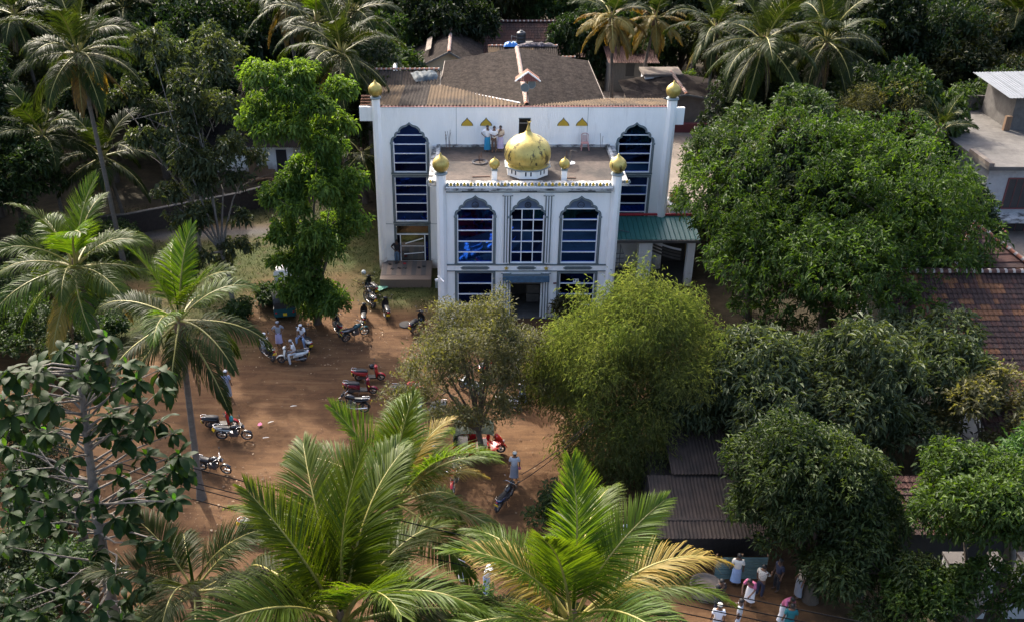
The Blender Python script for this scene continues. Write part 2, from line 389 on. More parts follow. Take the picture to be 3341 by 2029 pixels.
# grass tufts where the ground is grassy
rng_ = np.random.default_rng(5)
def scatter_mesh(name, V, T, material, vatt=None):
    """V (n,3), T (m,3) triangles"""
    me = bpy.data.meshes.new(name)
    me.vertices.add(len(V)); me.vertices.foreach_set('co', np.asarray(V, np.float32).ravel())
    nt_ = len(T)
    me.loops.add(nt_*3); me.loops.foreach_set('vertex_index', np.asarray(T, np.int32).ravel())
    me.polygons.add(nt_); me.polygons.foreach_set('loop_start', np.arange(0, nt_*3, 3, dtype=np.int32))
    if vatt is not None:
        a = me.attributes.new('v', 'FLOAT', 'POINT'); a.data.foreach_set('value', np.asarray(vatt, np.float32))
    for mm in (material if isinstance(material, (list, tuple)) else [material]): me.materials.append(mm)
    me.update(calc_edges=True); me.validate()
    return me
def grass_mesh(n, x0, x1, y0, y1):
    x = rng_.uniform(x0, x1, n); y = rng_.uniform(y0, y1, n)
    keep = rng_.uniform(0, 1, n) < grass_amount(x, y)**1.5
    x, y = x[keep], y[keep]; n = len(x)
    a = rng_.uniform(0, 2*PI, n); h = rng_.uniform(0.04, 0.15, n); w = h*0.22
    lean = rng_.uniform(0, 0.16, (n, 2))*rng_.choice([-1, 1], (n, 2))
    b = np.stack([x, y, np.full(n, -0.06)], -1); s = np.stack([np.cos(a)*w, np.sin(a)*w, np.zeros(n)], -1)
    t = b + np.stack([lean[:,0], lean[:,1], h + 0.06], -1)
    V = np.stack([b - s, b + s, t], 1).reshape(-1, 3)
    T = np.arange(n*3).reshape(-1, 3)
    return scatter_mesh('grass', V, T, M['grass'], np.repeat(rng_.uniform(0, 1, n), 3))
for nm, args in (('grass', (26000, -26, -5.8, 46, 68)), ('grass', (3500, -6.5, -1.8, 47, 55.4))):
    o = bpy.data.objects.new(nm, grass_mesh(*args)); col.objects.link(o); kind(o, 'stuff')
# fallen leaves, twigs and pebbles
n = 4200
x = np.concatenate([rng_.uniform(-24, 7, n//2), rng_.normal(-13, 3.5, n//4), rng_.normal(-9, 2.5, n - n//2 - n//4)])
y = np.concatenate([rng_.uniform(25, 52, n//2), rng_.normal(33, 2.2, n//4), rng_.normal(49, 3, n - n//2 - n//4)])
keep = ~((x > -1.8) & (y > 49.9))
x, y = x[keep], y[keep]; n = len(x)
a = rng_.uniform(0, 2*PI, n); l = 0.018 + 0.07*rng_.random(n)**3; wd = l*rng_.uniform(0.3, 0.7, n)
d = np.stack([np.cos(a), np.sin(a), np.zeros(n)], -1); s = np.stack([-np.sin(a), np.cos(a), np.zeros(n)], -1)
c0 = np.stack([x, y, np.full(n, 0.035)], -1)
up = np.array([0,0,1.0])
V = np.stack([c0 - d*l[:,None], c0 + s*wd[:,None] + up*0.02, c0 + d*l[:,None], c0 - s*wd[:,None] + up*0.01], 1).reshape(-1, 3)
k = np.arange(n)[:,None]*4
T = np.concatenate([k + [0,2,1], k + [0,3,2]])
M['litter'] = leaf_mat('dry_litter', (0.09,0.052,0.03), (0.36,0.28,0.19), 0.05, rough=0.8, spec=0.2)
o = bpy.data.objects.new('leaf_litter', scatter_mesh('leaf_litter', V, T, M['litter'], np.repeat(rng_.uniform(0, 1, n)**3, 4))); col.objects.link(o); kind(o, 'stuff')

# ---------------------------------------------------------------- the mosque (x' from the middle of the front, y' back from the front wall)
MX, MY = 3.2, 50.1
mosque = thing('mosque', 'white two-storey mosque with gold onion domes, scalloped arch windows and blue glass', 'mosque', (MX, MY, 0))
ARCH = [(0,1.0),(.06,.945),(.14,.885),(.22,.855),(.34,.825),(.45,.77),(.53,.69),(.575,.61),(.58,.545),(.67,.53),(.745,.485),(.79,.41),(.805,.29),(.885,.27),(.945,.22),(.985,.13),(1,0)]
def arch(cx, hw, zs, za):
    r = [(cx + x*hw, zs + h*(za - zs)) for x, h in ARCH]
    return [(2*cx - x, z) for x, z in reversed(r[1:])] + r          # left spring .. apex .. right spring
def wall(mb, y, x0, x1, z0, z1, columns, t=0.14):
    """front wall at y with openings stacked in columns [(cx, hw, [(zb, zs, za or None)])]"""
    F = lambda *p: mb.face(p)
    cur = x0
    for cx, hw, stack in columns:
        l, r = cx - hw, cx + hw
        F((cur,y,z0),(l,y,z0),(l,y,z1),(cur,y,z1)); cur = r
        z = z0
        for zb, zs, za in stack:
            F((l,y,z),(r,y,z),(r,y,zb),(l,y,zb))
            F((l,y,zb),(r,y,zb),(r,y+t,zb),(l,y+t,zb))
            F((l,y,zs),(l,y,zb),(l,y+t,zb),(l,y+t,zs)); F((r,y,zb),(r,y,zs),(r,y+t,zs),(r,y+t,zb))
            if za:
                zc = za + 0.04; pts = arch(cx, hw, zs, za)
                for (ax, az), (bx, bz) in zip(pts, pts[1:]):
                    F((ax,y,az),(bx,y,bz),(bx,y,zc),(ax,y,zc)); F((bx,y,bz),(ax,y,az),(ax,y+t,az),(bx,y+t,bz))
                z = zc
            else:
                F((r,y,zs),(l,y,zs),(l,y+t,zs),(r,y+t,zs)); z = zs
        F((l,y,z),(r,y,z),(r,y,z1),(l,y,z1))
    F((cur,y,z0),(x1,y,z0),(x1,y,z1),(cur,y,z1))
def band(mb, outer, inner, y0, y1, m=0):
    """a moulding between two open outlines, front face at y0, back at y1"""
    for (a, b), (c, d) in zip(zip(outer, outer[1:]), zip(inner, inner[1:])):
        P = lambda p, y: (p[0], y, p[1])
        mb.face((P(c,y0),P(d,y0),P(b,y0),P(a,y0)), m)
        mb.face((P(a,y0),P(b,y0),P(b,y1),P(a,y1)), m)
        mb.face((P(d,y0),P(c,y0),P(c,y1),P(d,y1)), m)
def outline(cx, hw, zb, zs, za):
    if za: return [(cx-hw, zb)] + arch(cx, hw, zs, za) + [(cx+hw, zb)]
    return [(cx-hw, zb), (cx-hw, zs), (cx+hw, zs), (cx+hw, zb)]
def window(y, cx, hw, zb, zs, za, bars, vbars=(), tymp=None, name='window', y_in=0.10, fw=0.15, lowest=None, glass='glass', sill=True):
    """opening outline (hw, zb..za) with a slate frame round it, white bars and single panes"""
    mb = MB()
    o1 = outline(cx, hw + fw, zb, zs + (0 if za else fw), za + fw*0.9 if za else None)
    o2 = outline(cx, hw + fw*0.62, zb, zs + (0 if za else fw*0.62), za + fw*0.55 if za else None)
    o3 = outline(cx, hw + fw*0.34, zb, zs + (0 if za else fw*0.34), za + fw*0.3 if za else None)
    o4 = outline(cx, hw + 0.002, zb, zs, za)
    band(mb, o1, o2, y - 0.05, y, 0); band(mb, o2, o3, y - 0.085, y, 1); band(mb, o3, o4, y - 0.05, y, 0)
    if za:
        for sx in (-1, 1):
            xx = cx + sx*(hw + fw*0.62)
            mb.box(xx - fw*0.62, xx + fw*0.62, y - 0.11, y - 0.051, zs - 0.09, zs + 0.02, 1)
    if sill: mb.box(cx - hw - fw - 0.02, cx + hw + fw + 0.02, y - 0.10, y - 0.003, zb - 0.11, zb - 0.012, 0)
    w = mb.build(name, [M['slate'], M['slatelight']], mosque)
    zt = za or zs
    levels = [zb] + sorted(bars) + [zt]
    vb = sorted(vbars)
    xsl = [cx - hw] + [cx + v for v in vb] + [cx + hw]
    for i in range(len(levels) - 1):
        a, b = levels[i], levels[i+1]
        cols_ = list(zip(xsl, xsl[1:])) if not (tymp and i == len(levels) - 2) else [(cx - hw, cx + hw)]
        for xa, xb in cols_:
            p = MB(); ya = [y + y_in + random.uniform(-0.004, 0.016) for _ in range(4)]   # panes never sit quite flush
            p.face([(xa + .01, ya[0], a + .01), (xb - .01, ya[1], a + .01), (xb - .01, ya[2] , b - .01), (xa + .01, ya[3], b - .01)])
            p.box(xa + 0.01, xb - 0.01, y + y_in + 0.018, y + y_in + 0.03, a + 0.01, b - 0.01)
            gm = M['tymp'] if (tymp and i == len(levels) - 2) else M[glass if glass != 'glass' else random.choice(('glass', 'glass', 'glass', 'glassreflect', 'glassdark'))]
            p.build('tympanum' if gm is M['tymp'] else 'pane', gm, w)
    for z in sorted(bars):
        b = MB(); b.box(cx - hw + 0.002, cx + hw - 0.002, y + y_in - 0.06, y + y_in - 0.008, z - 0.028, z + 0.028); b.build('glazing_bar', M['whiteclean'], w)
    for v in vb:
        top = max(bars) if bars else zt
        b = MB(); b.box(cx + v - 0.026, cx + v + 0.026, y + y_in - 0.055, y + y_in - 0.010, zb + 0.045, top - 0.03); b.build('glazing_bar', M['whiteclean'], w)
    b = MB()
    for sx in (-1, 1):
        xa = cx + sx*(hw - 0.03)
        b.box(xa - 0.028, xa + 0.028, y + y_in - 0.058, y + y_in - 0.009, zb + 0.05, zs)
    b.box(cx - hw + 0.003, cx + hw - 0.003, y + y_in - 0.062, y + y_in - 0.007, zb + 0.004, zb + 0.049)
    b.build('inner_frame', M['whiteclean'], w)
    return w

# --- front block walls
B = 6.7                                                             # the back block's wall stands this far behind
mb = MB()
side, mid = 1.02, 0.93
wall(mb, 0, -4.55, 4.6, 0, 8.2, [(-2.93, side, [(0.13, 2.98, None), (3.61, 6.56, 7.64)]),
                              (0.02, mid, [(0.02, 2.31, None), (3.61, 6.53, 7.62)]),
                              (2.98, side, [(0.13, 2.95, None), (3.61, 6.53, 7.62)])])
mb.box(-4.78, -4.60, 0.25, B, 0, 8.18); mb.box(4.64, 4.82, 0.25, B, 0, 8.18)
mb.build('front_wall', M['white'], mosque)
mb = MB(); mb.box(-4.62, 4.66, -0.03, -0.004, 0.0, 0.11); mb.build('plinth', M['concrete'], mosque)
UP = [4.28, 4.95, 5.62, 6.29, 6.95]
wl = window(0, -2.93, side, 3.61, 6.56, 7.64, UP, tymp=True, name='arched_window')
wm = window(0, 0.02, mid, 3.61, 6.53, 7.62, [4.27, 4.94, 5.61, 6.27, 6.93], (-0.325, 0.325), tymp=True, name='arched_window')
wr = window(0, 2.98, side, 3.61, 6.53, 7.62, UP, tymp=True, name='arched_window', glass='glassreflect')  # this window's bright reflection is painted by its glass colour
window(0, -2.93, side, 0.13, 2.98, None, [0.87, 1.57, 2.27], name='window')
wlow = window(0, 2.98, side, 0.13, 2.95, None, [0.87, 1.57, 2.27], name='window')
# paper notice in the right lower window
mb = MB(); mb.box(2.78, 3.10, 0.070, 0.078, 2.33, 2.55)
for xa, za, xb, zb_ in ((2.82,2.40,2.87,2.52),(2.87,2.47,2.92,2.50),(2.96,2.36,3.00,2.41),(3.00,2.38,3.04,2.52),(2.95,2.44,2.99,2.47)):
    mb.box(xa, xb, 0.066, 0.0695, za, zb_, 1)
mb.build('paper_notice', [M['whiteclean'], M['ink']], wlow)
# calligraphy in the heads of the three windows
def text_mesh(s, size):
    cu = bpy.data.curves.new('lettering', 'FONT'); cu.body = s; cu.size = size; cu.align_x = 'CENTER'; cu.align_y = 'CENTER'; cu.extrude = 0.006
    o = bpy.data.objects.new('lettering', cu); col.objects.link(o)
    bpy.context.view_layer.update()
    me = bpy.data.meshes.new_from_object(o.evaluated_get(bpy.context.evaluated_depsgraph_get()))
    bpy.data.objects.remove(o); return me
def medallion(win, cx, z, r, s):
    mb = MB()
    for rr, w in ((r, 0.022), (r*0.86, 0.012)):
        pts = [(cx + rr*math.cos(2*PI*k/28), z + rr*math.sin(2*PI*k/28)) for k in range(29)]
        inn = [(cx + (rr-w)*math.cos(2*PI*k/28), z + (rr-w)*math.sin(2*PI*k/28)) for k in range(29)]
        band(mb, pts[::-1], inn[::-1], 0.075, 0.094)
    if s is None:                                                   # a leafy star of interlaced loops
        for k in range(6):
            a = PI*k/3 + PI/6
            c = (cx + r*0.42*math.cos(a), z + r*0.42*math.sin(a))
            pts = [(c[0] + r*0.36*math.cos(2*PI*j/14), c[1] + r*0.36*math.sin(2*PI*j/14)) for j in range(15)]
            inn = [(c[0] + r*0.30*math.cos(2*PI*j/14), c[1] + r*0.30*math.sin(2*PI*j/14)) for j in range(15)]
            band(mb, pts[::-1], inn[::-1], 0.078 - k*0.0005, 0.094)
    mb.build('medallion', M['ink'], win)
    if s:
        me = text_mesh(s, r*1.5); me.materials.append(M['ink'])
        if len(me.vertices):
            co = np.array([v.co[:] for v in me.vertices]); c = (co.min(0) + co.max(0))/2; sc = r*1.25/max(1e-3, (co.max(0) - co.min(0))[:2].max())
            o = place('calligraphy', me, win, (cx - c[0]*sc, 0.082, z - c[1]*sc), (PI/2, 0, 0), sc)
medallion(wl, -2.93, 7.16, 0.20, '\uFDF2')
medallion(wm, 0.02, 7.16, 0.19, None)
medallion(wr, 2.98, 7.16, 0.20, '\uFDF4')

# --- octagonal corner columns with collars and onion balls
ONION = [(0.0,-0.98),(0.45,-0.88),(0.78,-0.62),(0.96,-0.25),(1.0,0.02),(0.95,0.30),(0.80,0.58),(0.56,0.82),(0.33,0.98),(0.19,1.11),(0.12,1.24),(0.07,1.36),(0.0,1.40)]
def onion(parent, x, y, z, r, m='gold'):
    mb = MB(); mb.lathe([(max(0.004, a)*r, b*r) for a, b in ONION], 24, (x, y, z)); return mb.build('onion_ball', M[m], parent)
def column(x, y, r, h, ball, worn=False):
    mb = MB(); mb.lathe([(r, 0), (r, h)], 8, (x, y, 0), smooth=False, phase=PI/8)
    c = mb.build('corner_column', M['white'], mosque)
    mb = MB(); mb.lathe([(r*1.0,0),(r*1.28,0.03),(r*1.28,0.09),(r*1.15,0.11),(r*1.15,0.14)], 16, (x, y, h + 0.002)); mb.build('collar', M['slatelight'], c)
    onion(c, x, y, h + 0.14 + ball*0.93, ball, 'golddome' if worn else 'gold')
    return c
column(-4.82, -0.02, 0.285, 9.02, 0.47)
column(4.86, -0.02, 0.285, 8.98, 0.47, True)
column(-8.87, B - 0.02, 0.26, 11.28, 0.43)
column(8.90, B - 0.02, 0.30, 11.22, 0.44)

# --- pilasters between the bays (two dark grooves in white)
for cx in (-1.13, 1.16):
    for z0, z1 in ((3.60, 7.86), (0.02, 3.06)):
        mb = MB(); mb.box(cx - 0.15, cx + 0.15, -0.06, -0.003, z0, z1)
        p = mb.build('pilaster', M['whiteclean'], mosque)
        for dx in (-0.15, 0, 0.15):
            b = MB(); b.box(cx + dx - 0.028, cx + dx + 0.028, -0.085, -0.062, z0 + 0.06, z1 - 0.1); b.build('fluting', M['slate'], p)
        b = MB(); b.box(cx - 0.21, cx + 0.21, -0.10, -0.0615, z1 - 0.07, z1 + 0.02); b.box(cx - 0.30, cx + 0.30, -0.07, -0.0625, z1 - 0.12, z1 - 0.07, 1); b.build('capital', [M['whiteclean'], M['slate']], p)
# --- string courses with slate plaques and gold stars
for z in (3.15, 3.52):
    mb = MB(); mb.box(-4.55, 4.6, -0.115, -0.002, z - 0.025, z + 0.025); mb.build('string_course', M['slate'], mosque)
mb = MB(); mb.box(-4.55, 4.6, -0.09, -0.0035, 3.176, 3.494); mb.build('frieze', M['white'], mosque)
def plaque(cx, z, hw, h, y):
    mb = MB(); mb.prism([(cx-hw-0.07,z),(cx-hw,z-h*0.5),(cx-hw+0.08,z-h),(cx+hw-0.08,z-h),(cx+hw,z-h*0.5),(cx+hw+0.07,z),(cx+hw,z+h*0.5),(cx+hw-0.08,z+h),(cx-hw+0.08,z+h),(cx-hw,z+h*0.5)], y, y + 0.03)
    mb.build('plaque', M['slate'], mosque)
for cx, hw in ((-2.93, 0.78), (0.02, 0.50), (2.98, 0.78)):
    plaque(cx, 3.34, hw, 0.10, -0.121)
    mb = MB(); mb.prism([(cx-hw,8.12),(cx-hw+0.05,8.05),(cx-hw+0.02,8.0),(cx-hw+0.14,8.03),(cx+hw-0.14,8.03),(cx+hw-0.02,8.0),(cx+hw-0.05,8.05),(cx+hw,8.12)], -0.10, -0.003); mb.build('hanging_bracket', M['slate'], mosque)
for cx in (-1.13, 1.16):
    mb = MB(); pts = []
    for k in range(10):
        a = PI/2 + PI*k/5; r = 0.135 if k % 2 == 0 else 0.058
        pts.append((cx + r*math.cos(a), 3.335 + r*math.sin(a)))
    mb.prism(pts, -0.165, -0.117); mb.build('star', M['goldpaint'], mosque)
mb = MB(); mb.box(-4.55, 4.6, -0.075, -0.002, 7.955, 7.99); mb.build('string_course', M['slate'], mosque)
# --- cornice, roof slab and cresting
mb = MB(); mb.box(-4.56, 4.62, -0.42, 0.55, 8.20, 8.30); mb.box(-4.56, 4.62, -0.36, 0.50, 8.302, 8.44)
mb.box(-5.55, -5.02, 0.30, B - 0.003, 8.20, 8.34); mb.box(5.08, 5.62, 0.30, B - 0.003, 8.20, 8.34)
mb.build('cornice', M['grime'], mosque)
mb = MB(); mb.box(-4.56, 4.62, -0.425, -0.421, 8.345, 8.435); mb.build('fascia', M['whiteclean'], mosque)
mb = MB(); mb.box(-5.00, 5.06, 0.56, B - 0.003, 8.10, 8.30); mb.build('roof_floor', M['roofslab'], mosque)
mb = MB(); mb.box(-5.26, -5.05, 0.35, B - 0.16, 8.342, 8.50); mb.box(5.10, 5.30, 0.35, B - 0.16, 8.342, 8.50); mb.box(-5.2, 5.25, B - 0.15, B - 0.002, 8.302, 8.44)
mb.build('roof_kerb', M['grime'], mosque)
mer = MB(); mer.prism([(-0.072,0),(0.072,0),(0.085,0.075),(0.05,0.135),(0,0.20),(-0.05,0.135),(-0.085,0.075)], -0.025, 0.025)
mg = mer.mesh('merlon', M['goldpaint']); ms_ = mer.mesh('merlon', M['slatelight'])
for i in range(49):
    place('merlon', mg if i % 2 else ms_, mosque, (-4.46 + i*0.1863, -0.27, 8.442), (random.uniform(-0.06,0.06), 0, random.uniform(-0.1,0.1)))
for sx, x in ((-1, -5.42), (1, 5.50)):
    for i in range(3): place('merlon', mg if i % 2 else ms_, mosque, (x + (i-1)*0.18*0.7, 0.42, 8.342))
# --- drum and great dome
DX, DYc = 0.05, 2.25
mb = MB(); mb.lathe([(1.24, 8.28), (1.24, 8.74)], 8, (DX, DYc, 0), smooth=False, phase=PI/8); drum = mb.build('drum', M['white'], mosque)
mb = MB(); mb.lathe([(1.26, 8.742), (1.40, 8.77), (1.40, 8.82), (1.26, 8.83)], 8, (DX, DYc, 0), smooth=False, phase=PI/8); mb.build('drum_ledge', M['slatelight'], drum)
for k in range(8):
    a = k*PI/4
    for dx in (-0.145, 0.145):
        q = Matrix.Translation((DX, DYc, 0)) @ Matrix.Rotation(a, 4, 'Z')
        mb = MB(); mb.box(1.10, 1.152, dx - 0.042, dx + 0.042, 8.46, 8.70, 0, q); mb.build('drum_slot', M['ink'], drum)
mb = MB(); mb.lathe([(1.25,8.832),(1.12,8.86),(1.08,8.88),(1.17,8.95),(1.27,9.10),(1.32,9.32),(1.325,9.50),(1.30,9.68),(1.24,9.86),(1.14,10.03),(0.99,10.19),(0.80,10.33),(0.58,10.44),(0.38,10.53),(0.24,10.62),(0.15,10.74)], 48, (DX, DYc, 0))
dome = mb.build('great_dome', M['golddome'], mosque)
mb = MB()
tw = [(0.13 - 0.10*(i/30.0)**0.8, 10.76 + 0.42*i/30.0) for i in range(31)]
for st in range(3):                                                 # twisted spire
    mb.tube([(DX + r*0.55*math.cos(i*0.62 + st*2.09), DYc + r*0.55*math.sin(i*0.62 + st*2.09), z) for i, (r, z) in enumerate(tw)], [r*0.62 for r, z in tw], 6)
mb.ball((DX, DYc, 11.20), 0.06, 10)
mb.tube([(DX + 0.02 + 0.11*math.cos(a), DYc, 11.33 + 0.11*math.sin(a)) for a in [PI*1.0 + i*PI*1.15/10 for i in range(11)]], [0.010 + 0.022*math.sin(PI*i/10) for i in range(11)], 6)
mb.build('spire', M['gold'], dome)
for x in (-1.86, 2.04):
    mb = MB(); mb.box(x - 0.145, x + 0.145, 0.78, 1.07, 8.28, 8.90); p = mb.build('roof_post', M['white'], mosque)
    mb = MB(); mb.box(x - 0.175, x + 0.175, 0.75, 1.10, 8.902, 8.98); mb.build('collar', M['slatelight'], p)
    onion(p, x, 0.925, 8.98 + 0.29, 0.30)
# --- back block
BW = [(-6.92, 1.02, [(0.13, 3.02, None), (3.32, 6.30, None), (6.62, 8.55, 9.70)]), (6.89, 1.02, [(3.32, 6.30, None), (6.62, 8.52, 9.70)])]
mb = MB()
wall(mb, B, -8.85, 8.85, 0, 10.76, [BW[0], (0.09, 0.35, [(8.31, 10.04, None)]), BW[1]])
mb.box(-8.85, -8.65, B + 0.01, B + 15, 0, 9.7); mb.box(8.65, 8.85, B + 0.01, B + 4.0, 0, 9.7)
mb.box(-9.90, -9.09, B + 0.05, B + 0.25, 9.88, 10.76); mb.box(9.19, 9.72, B + 0.05, B + 0.25, 9.65, 10.70)
mb.build('back_wall', M['white'], mosque)
mb = MB(); mb.box(-8.84, 8.84, B - 0.03, B + 0.16, 10.762, 10.80); mb.build('wall_coping', M['maroon'], mosque)
BB = [7.22, 7.82, 8.42, 9.0]
window(B, -6.92, 1.02, 6.62, 8.55, 9.70, BB, name='arched_window')
window(B, 6.89, 1.02, 6.62, 8.52, 9.70, BB, name='arched_window')
window(B, -6.92, 1.02, 3.32, 6.30, None, [3.95, 4.54, 5.13, 5.73], name='window')
window(B, 6.89, 1.02, 3.32, 6.30, None, [3.95, 4.54, 5.13, 5.73], name='window')
# side windows seen as slivers on the left flanks
for x, y0, y1, z0, z1 in ((-4.79, 0.6, 2.2, 0.6, 2.6), (-8.86, B + 0.6, B + 2.4, 0.5, 3.0), (-8.86, B + 0.6, B + 2.4, 3.6, 6.0)):
    mb = MB(); mb.box(x - 0.06, x - 0.003, y0, y1, z0, z1, 0); w = mb.build('side_window', M['whiteclean'], mosque)
    n = 4
    for i in range(n):
        p = MB(); h = (z1 - z0)/n; p.box(x - 0.075, x - 0.062, y0 + 0.06, y1 - 0.06, z0 + i*h + 0.05, z0 + (i+1)*h - 0.03); p.build('pane', M['glass'], w)
# gold ogee niches
for cx in (-3.40, -2.25, 2.43, 3.56):
    mb = MB(); nic = [(-.35,0),(.35,0),(.33,.10),(.27,.19),(.19,.27),(.10,.35),(.04,.43),(0,.50),(-.04,.43),(-.10,.35),(-.19,.27),(-.27,.19),(-.33,.10)]
    mb.prism([(cx + x*1.06, 9.60 + z*1.06) for x, z in nic], B - 0.02, B - 0.003, 1)
    mb.prism([(cx + x*0.94, 9.61 + z*0.92) for x, z in nic], B - 0.045, B - 0.021, 0)
    mb.build('gold_niche', [M['goldpaint'], M['ink']], mosque)
# door in the upper wall: dark stair room behind, lintel board
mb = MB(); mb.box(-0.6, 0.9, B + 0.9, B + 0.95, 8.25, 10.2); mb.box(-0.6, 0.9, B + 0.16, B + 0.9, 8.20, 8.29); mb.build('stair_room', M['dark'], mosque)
mb = MB(); mb.box(-0.26, 0.44, B + 0.02, B + 0.06, 9.72, 9.80); mb.build('door_lintel', M['greywood'], mosque)
mb = MB(); mb.box(-0.28, 0.46, B - 0.06, B - 0.003, 10.05, 10.10); mb.build('door_hood', M['slate'], mosque)
for x in (-4.06, 3.90): # plaster joints
    mb = MB(); mb.box(x - 0.012, x + 0.012, B - 0.006, B - 0.002, 8.4, 10.75); mb.build('plaster_joint', M['slatelight'], mosque)
# ground-floor entrance on the left
mb = MB(); fr = outline(-6.92, 1.02 + 0.15, 0.10, 3.02 + 0.12, None); fi = outline(-6.92, 1.022, 0.10, 3.02, None)
band(mb, fr, fi, B - 0.05, B); ent = mb.build('entrance_frame', M['slate'], mosque)
def pane(x0, x1, z0, z1, g, y=0.10):
    p = MB(); p.box(x0, x1, B + y, B + y + 0.02, z0, z1); return p.build('pane', M[g], ent)
pane(-7.92, -5.92, 2.42, 3.0, 'glassgrey')
pane(-7.90, -7.74, 0.2, 2.36, 'glass'); 
for z0, z1 in ((0.2, 0.78), (0.82, 1.4), (1.44, 2.36)): pane(-6.10, -5.94, z0, z1, 'glass')
pane(-7.68, -6.18, 0.55, 2.36, 'glassgrey', 0.06)
mb = MB()
for x in (-7.71, -6.14): mb.box(x - 0.03, x + 0.03, B + 0.03, B + 0.11, 0.13, 2.40)
mb.box(-7.94, -5.9, B + 0.02, B + 0.11, 2.37, 2.42); mb.box(-7.68, -6.17, B + 0.035, B + 0.09, 0.14, 0.52)
mb.bar((-7.5, B + 0.05, 1.0), (-6.2, B + 0.05, 1.12), 0.04); mb.bar((-7.4, B + 0.048, 1.75), (-6.25, B + 0.048, 2.12), 0.05); mb.box(-7.68, -6.18, B + 0.052, B + 0.058, 1.55, 1.58)
mb.build('entrance_leaf', M['whiteclean'], ent)
mb = MB(); mb.box(-7.30, -6.55, B + 0.02, B + 0.034, 0.2, 0.42); mb.build('letter_panel', M['terrazzo_a'], ent)
# terrazzo porch in front of it
mb = MB(); mb.box(-8.88, -5.68, 3.95, B - 0.006, -0.05, 0.55); porch = mb.build('porch', M['terrazzo_a'], mosque)
for i in range(10):
    mb = MB(); x0 = -8.84 + i*0.312
    mb.box(x0 + 0.004, x0 + 0.308, 4.55, B - 0.05, 0.551, 0.566 + 0.001*(i % 3)); mb.build('paving_strip', M['terrazzo_a'] if i % 2 else M['terrazzo_b'], porch)
# front doorway: room behind, sign and banner over it
mb = MB(); mb.box(-1.6, 1.6, 3.0, 3.05, 0, 3.1); mb.box(-1.65, -1.6, 0.15, 3.0, 0, 3.1); mb.box(1.6, 1.65, 0.15, 3.0, 0, 3.1); mb.box(-1.6, 1.6, 0.15, 3.0, 2.6, 2.64)
mb.box(-1.6, 1.6, 0.01, 3.0, -0.02, 0.03); mb.build('entrance_hall', M['concrete'], mosque)
for i in range(3):
    mb = MB(); mb.box(0.15, 0.9, 1.2, 1.24, 0.45 + i*0.6, 0.98 + i*0.6); mb.build('door_panel', M['concrete'], mosque)
mb = MB(); mb.box(-1.34, 1.35, -0.42, -0.105, 2.60, 2.95); mb.box(-1.34, 1.35, -0.45, -0.422, 2.58, 2.97, 1)
mb.build('canopy_board', [M['slate'], mat('blue_board', (0.055,0.12,0.19), 0.6, var=0.35, scale=5, c2=(0.4,0.45,0.5), c2scale=9, c2lo=0.68, c2hi=0.72)], mosque)
mb = MB(); mb.box(-0.92, 0.92, -0.09, -0.06, 2.36, 2.52)
random.seed(3); x = -0.80
pk = mat('pink_letters', (0.45,0.10,0.28), 0.6)
for w_ in (0.28, 0.85, 0.12):                                       # three rows of small raised letter strokes
    xe = x + w_
    while x < xe:
        l = random.uniform(0.02, 0.045); mb.box(x, x + l*0.45, -0.096, -0.0905, 2.41, 2.41 + random.uniform(0.04, 0.075), 1); mb.box(x, x + l, -0.096, -0.0905, 2.405, 2.42, 1); x += l + 0.012
    x += 0.13
mb.build('banner', [M['black'], pk], mosque)
mb = MB(); mb.box(-0.93, -0.87, -0.02, 0.1, 0.03, 2.31); mb.box(0.89, 0.95, -0.02, 0.1, 0.03, 2.31); mb.box(-0.93, 0.95, -0.02, 0.1, 2.312, 2.36); mb.build('door_frame', M['whiteclean'], mosque)
mb = MB(); mb.box(1.62, 1.80, -0.05, -0.003, 2.28, 2.36); mb.build('plate', M['maroon'], mosque)
mb = MB(); mb.tube([(-8.6, B - 0.02, 3.16), (-7.6, B - 0.03, 3.13), (-6.3, B - 0.06, 3.19), (-5.1, B - 0.03, 3.15), (-4.9, 4.0, 3.2), (-4.85, 0.2, 3.3)], 0.014, 5); mb.tube([(4.6, -0.12, 3.5), (4.9, -0.33, 3.30), (5.15, 0.0, 3.42)], 0.016, 5); mb.build('wall_cable', M['slate'], mosque)
# pipes, cable and camera on the left column
mb = MB(); mb.tube([(-5.25, 3.0, 0.5), (-5.25, 3.0, 0.9)], 0.16, 4, cap=True); mb.build('meter_box', M['slatelight'], mosque)
mb = MB(); mb.bar((-5.1,-0.1,2.82), (-4.82,-0.42,2.72), 0.04); mb.tube([(-4.88,-0.34,2.74),(-4.72,-0.62,2.68)], 0.055, 8); mb.tube([(-5.05,-0.05,2.6),(-5.22,-0.2,2.62)], 0.07, 8); mb.build('security_camera', M['whiteclean'], mosque)
mb = MB(); mb.tube([(-5.4, B - 0.2, 7.2), (-5.75, B - 0.05, 7.22)], 0.025, 6); mb.build('drain_pipe', M['whiteclean'], mosque)

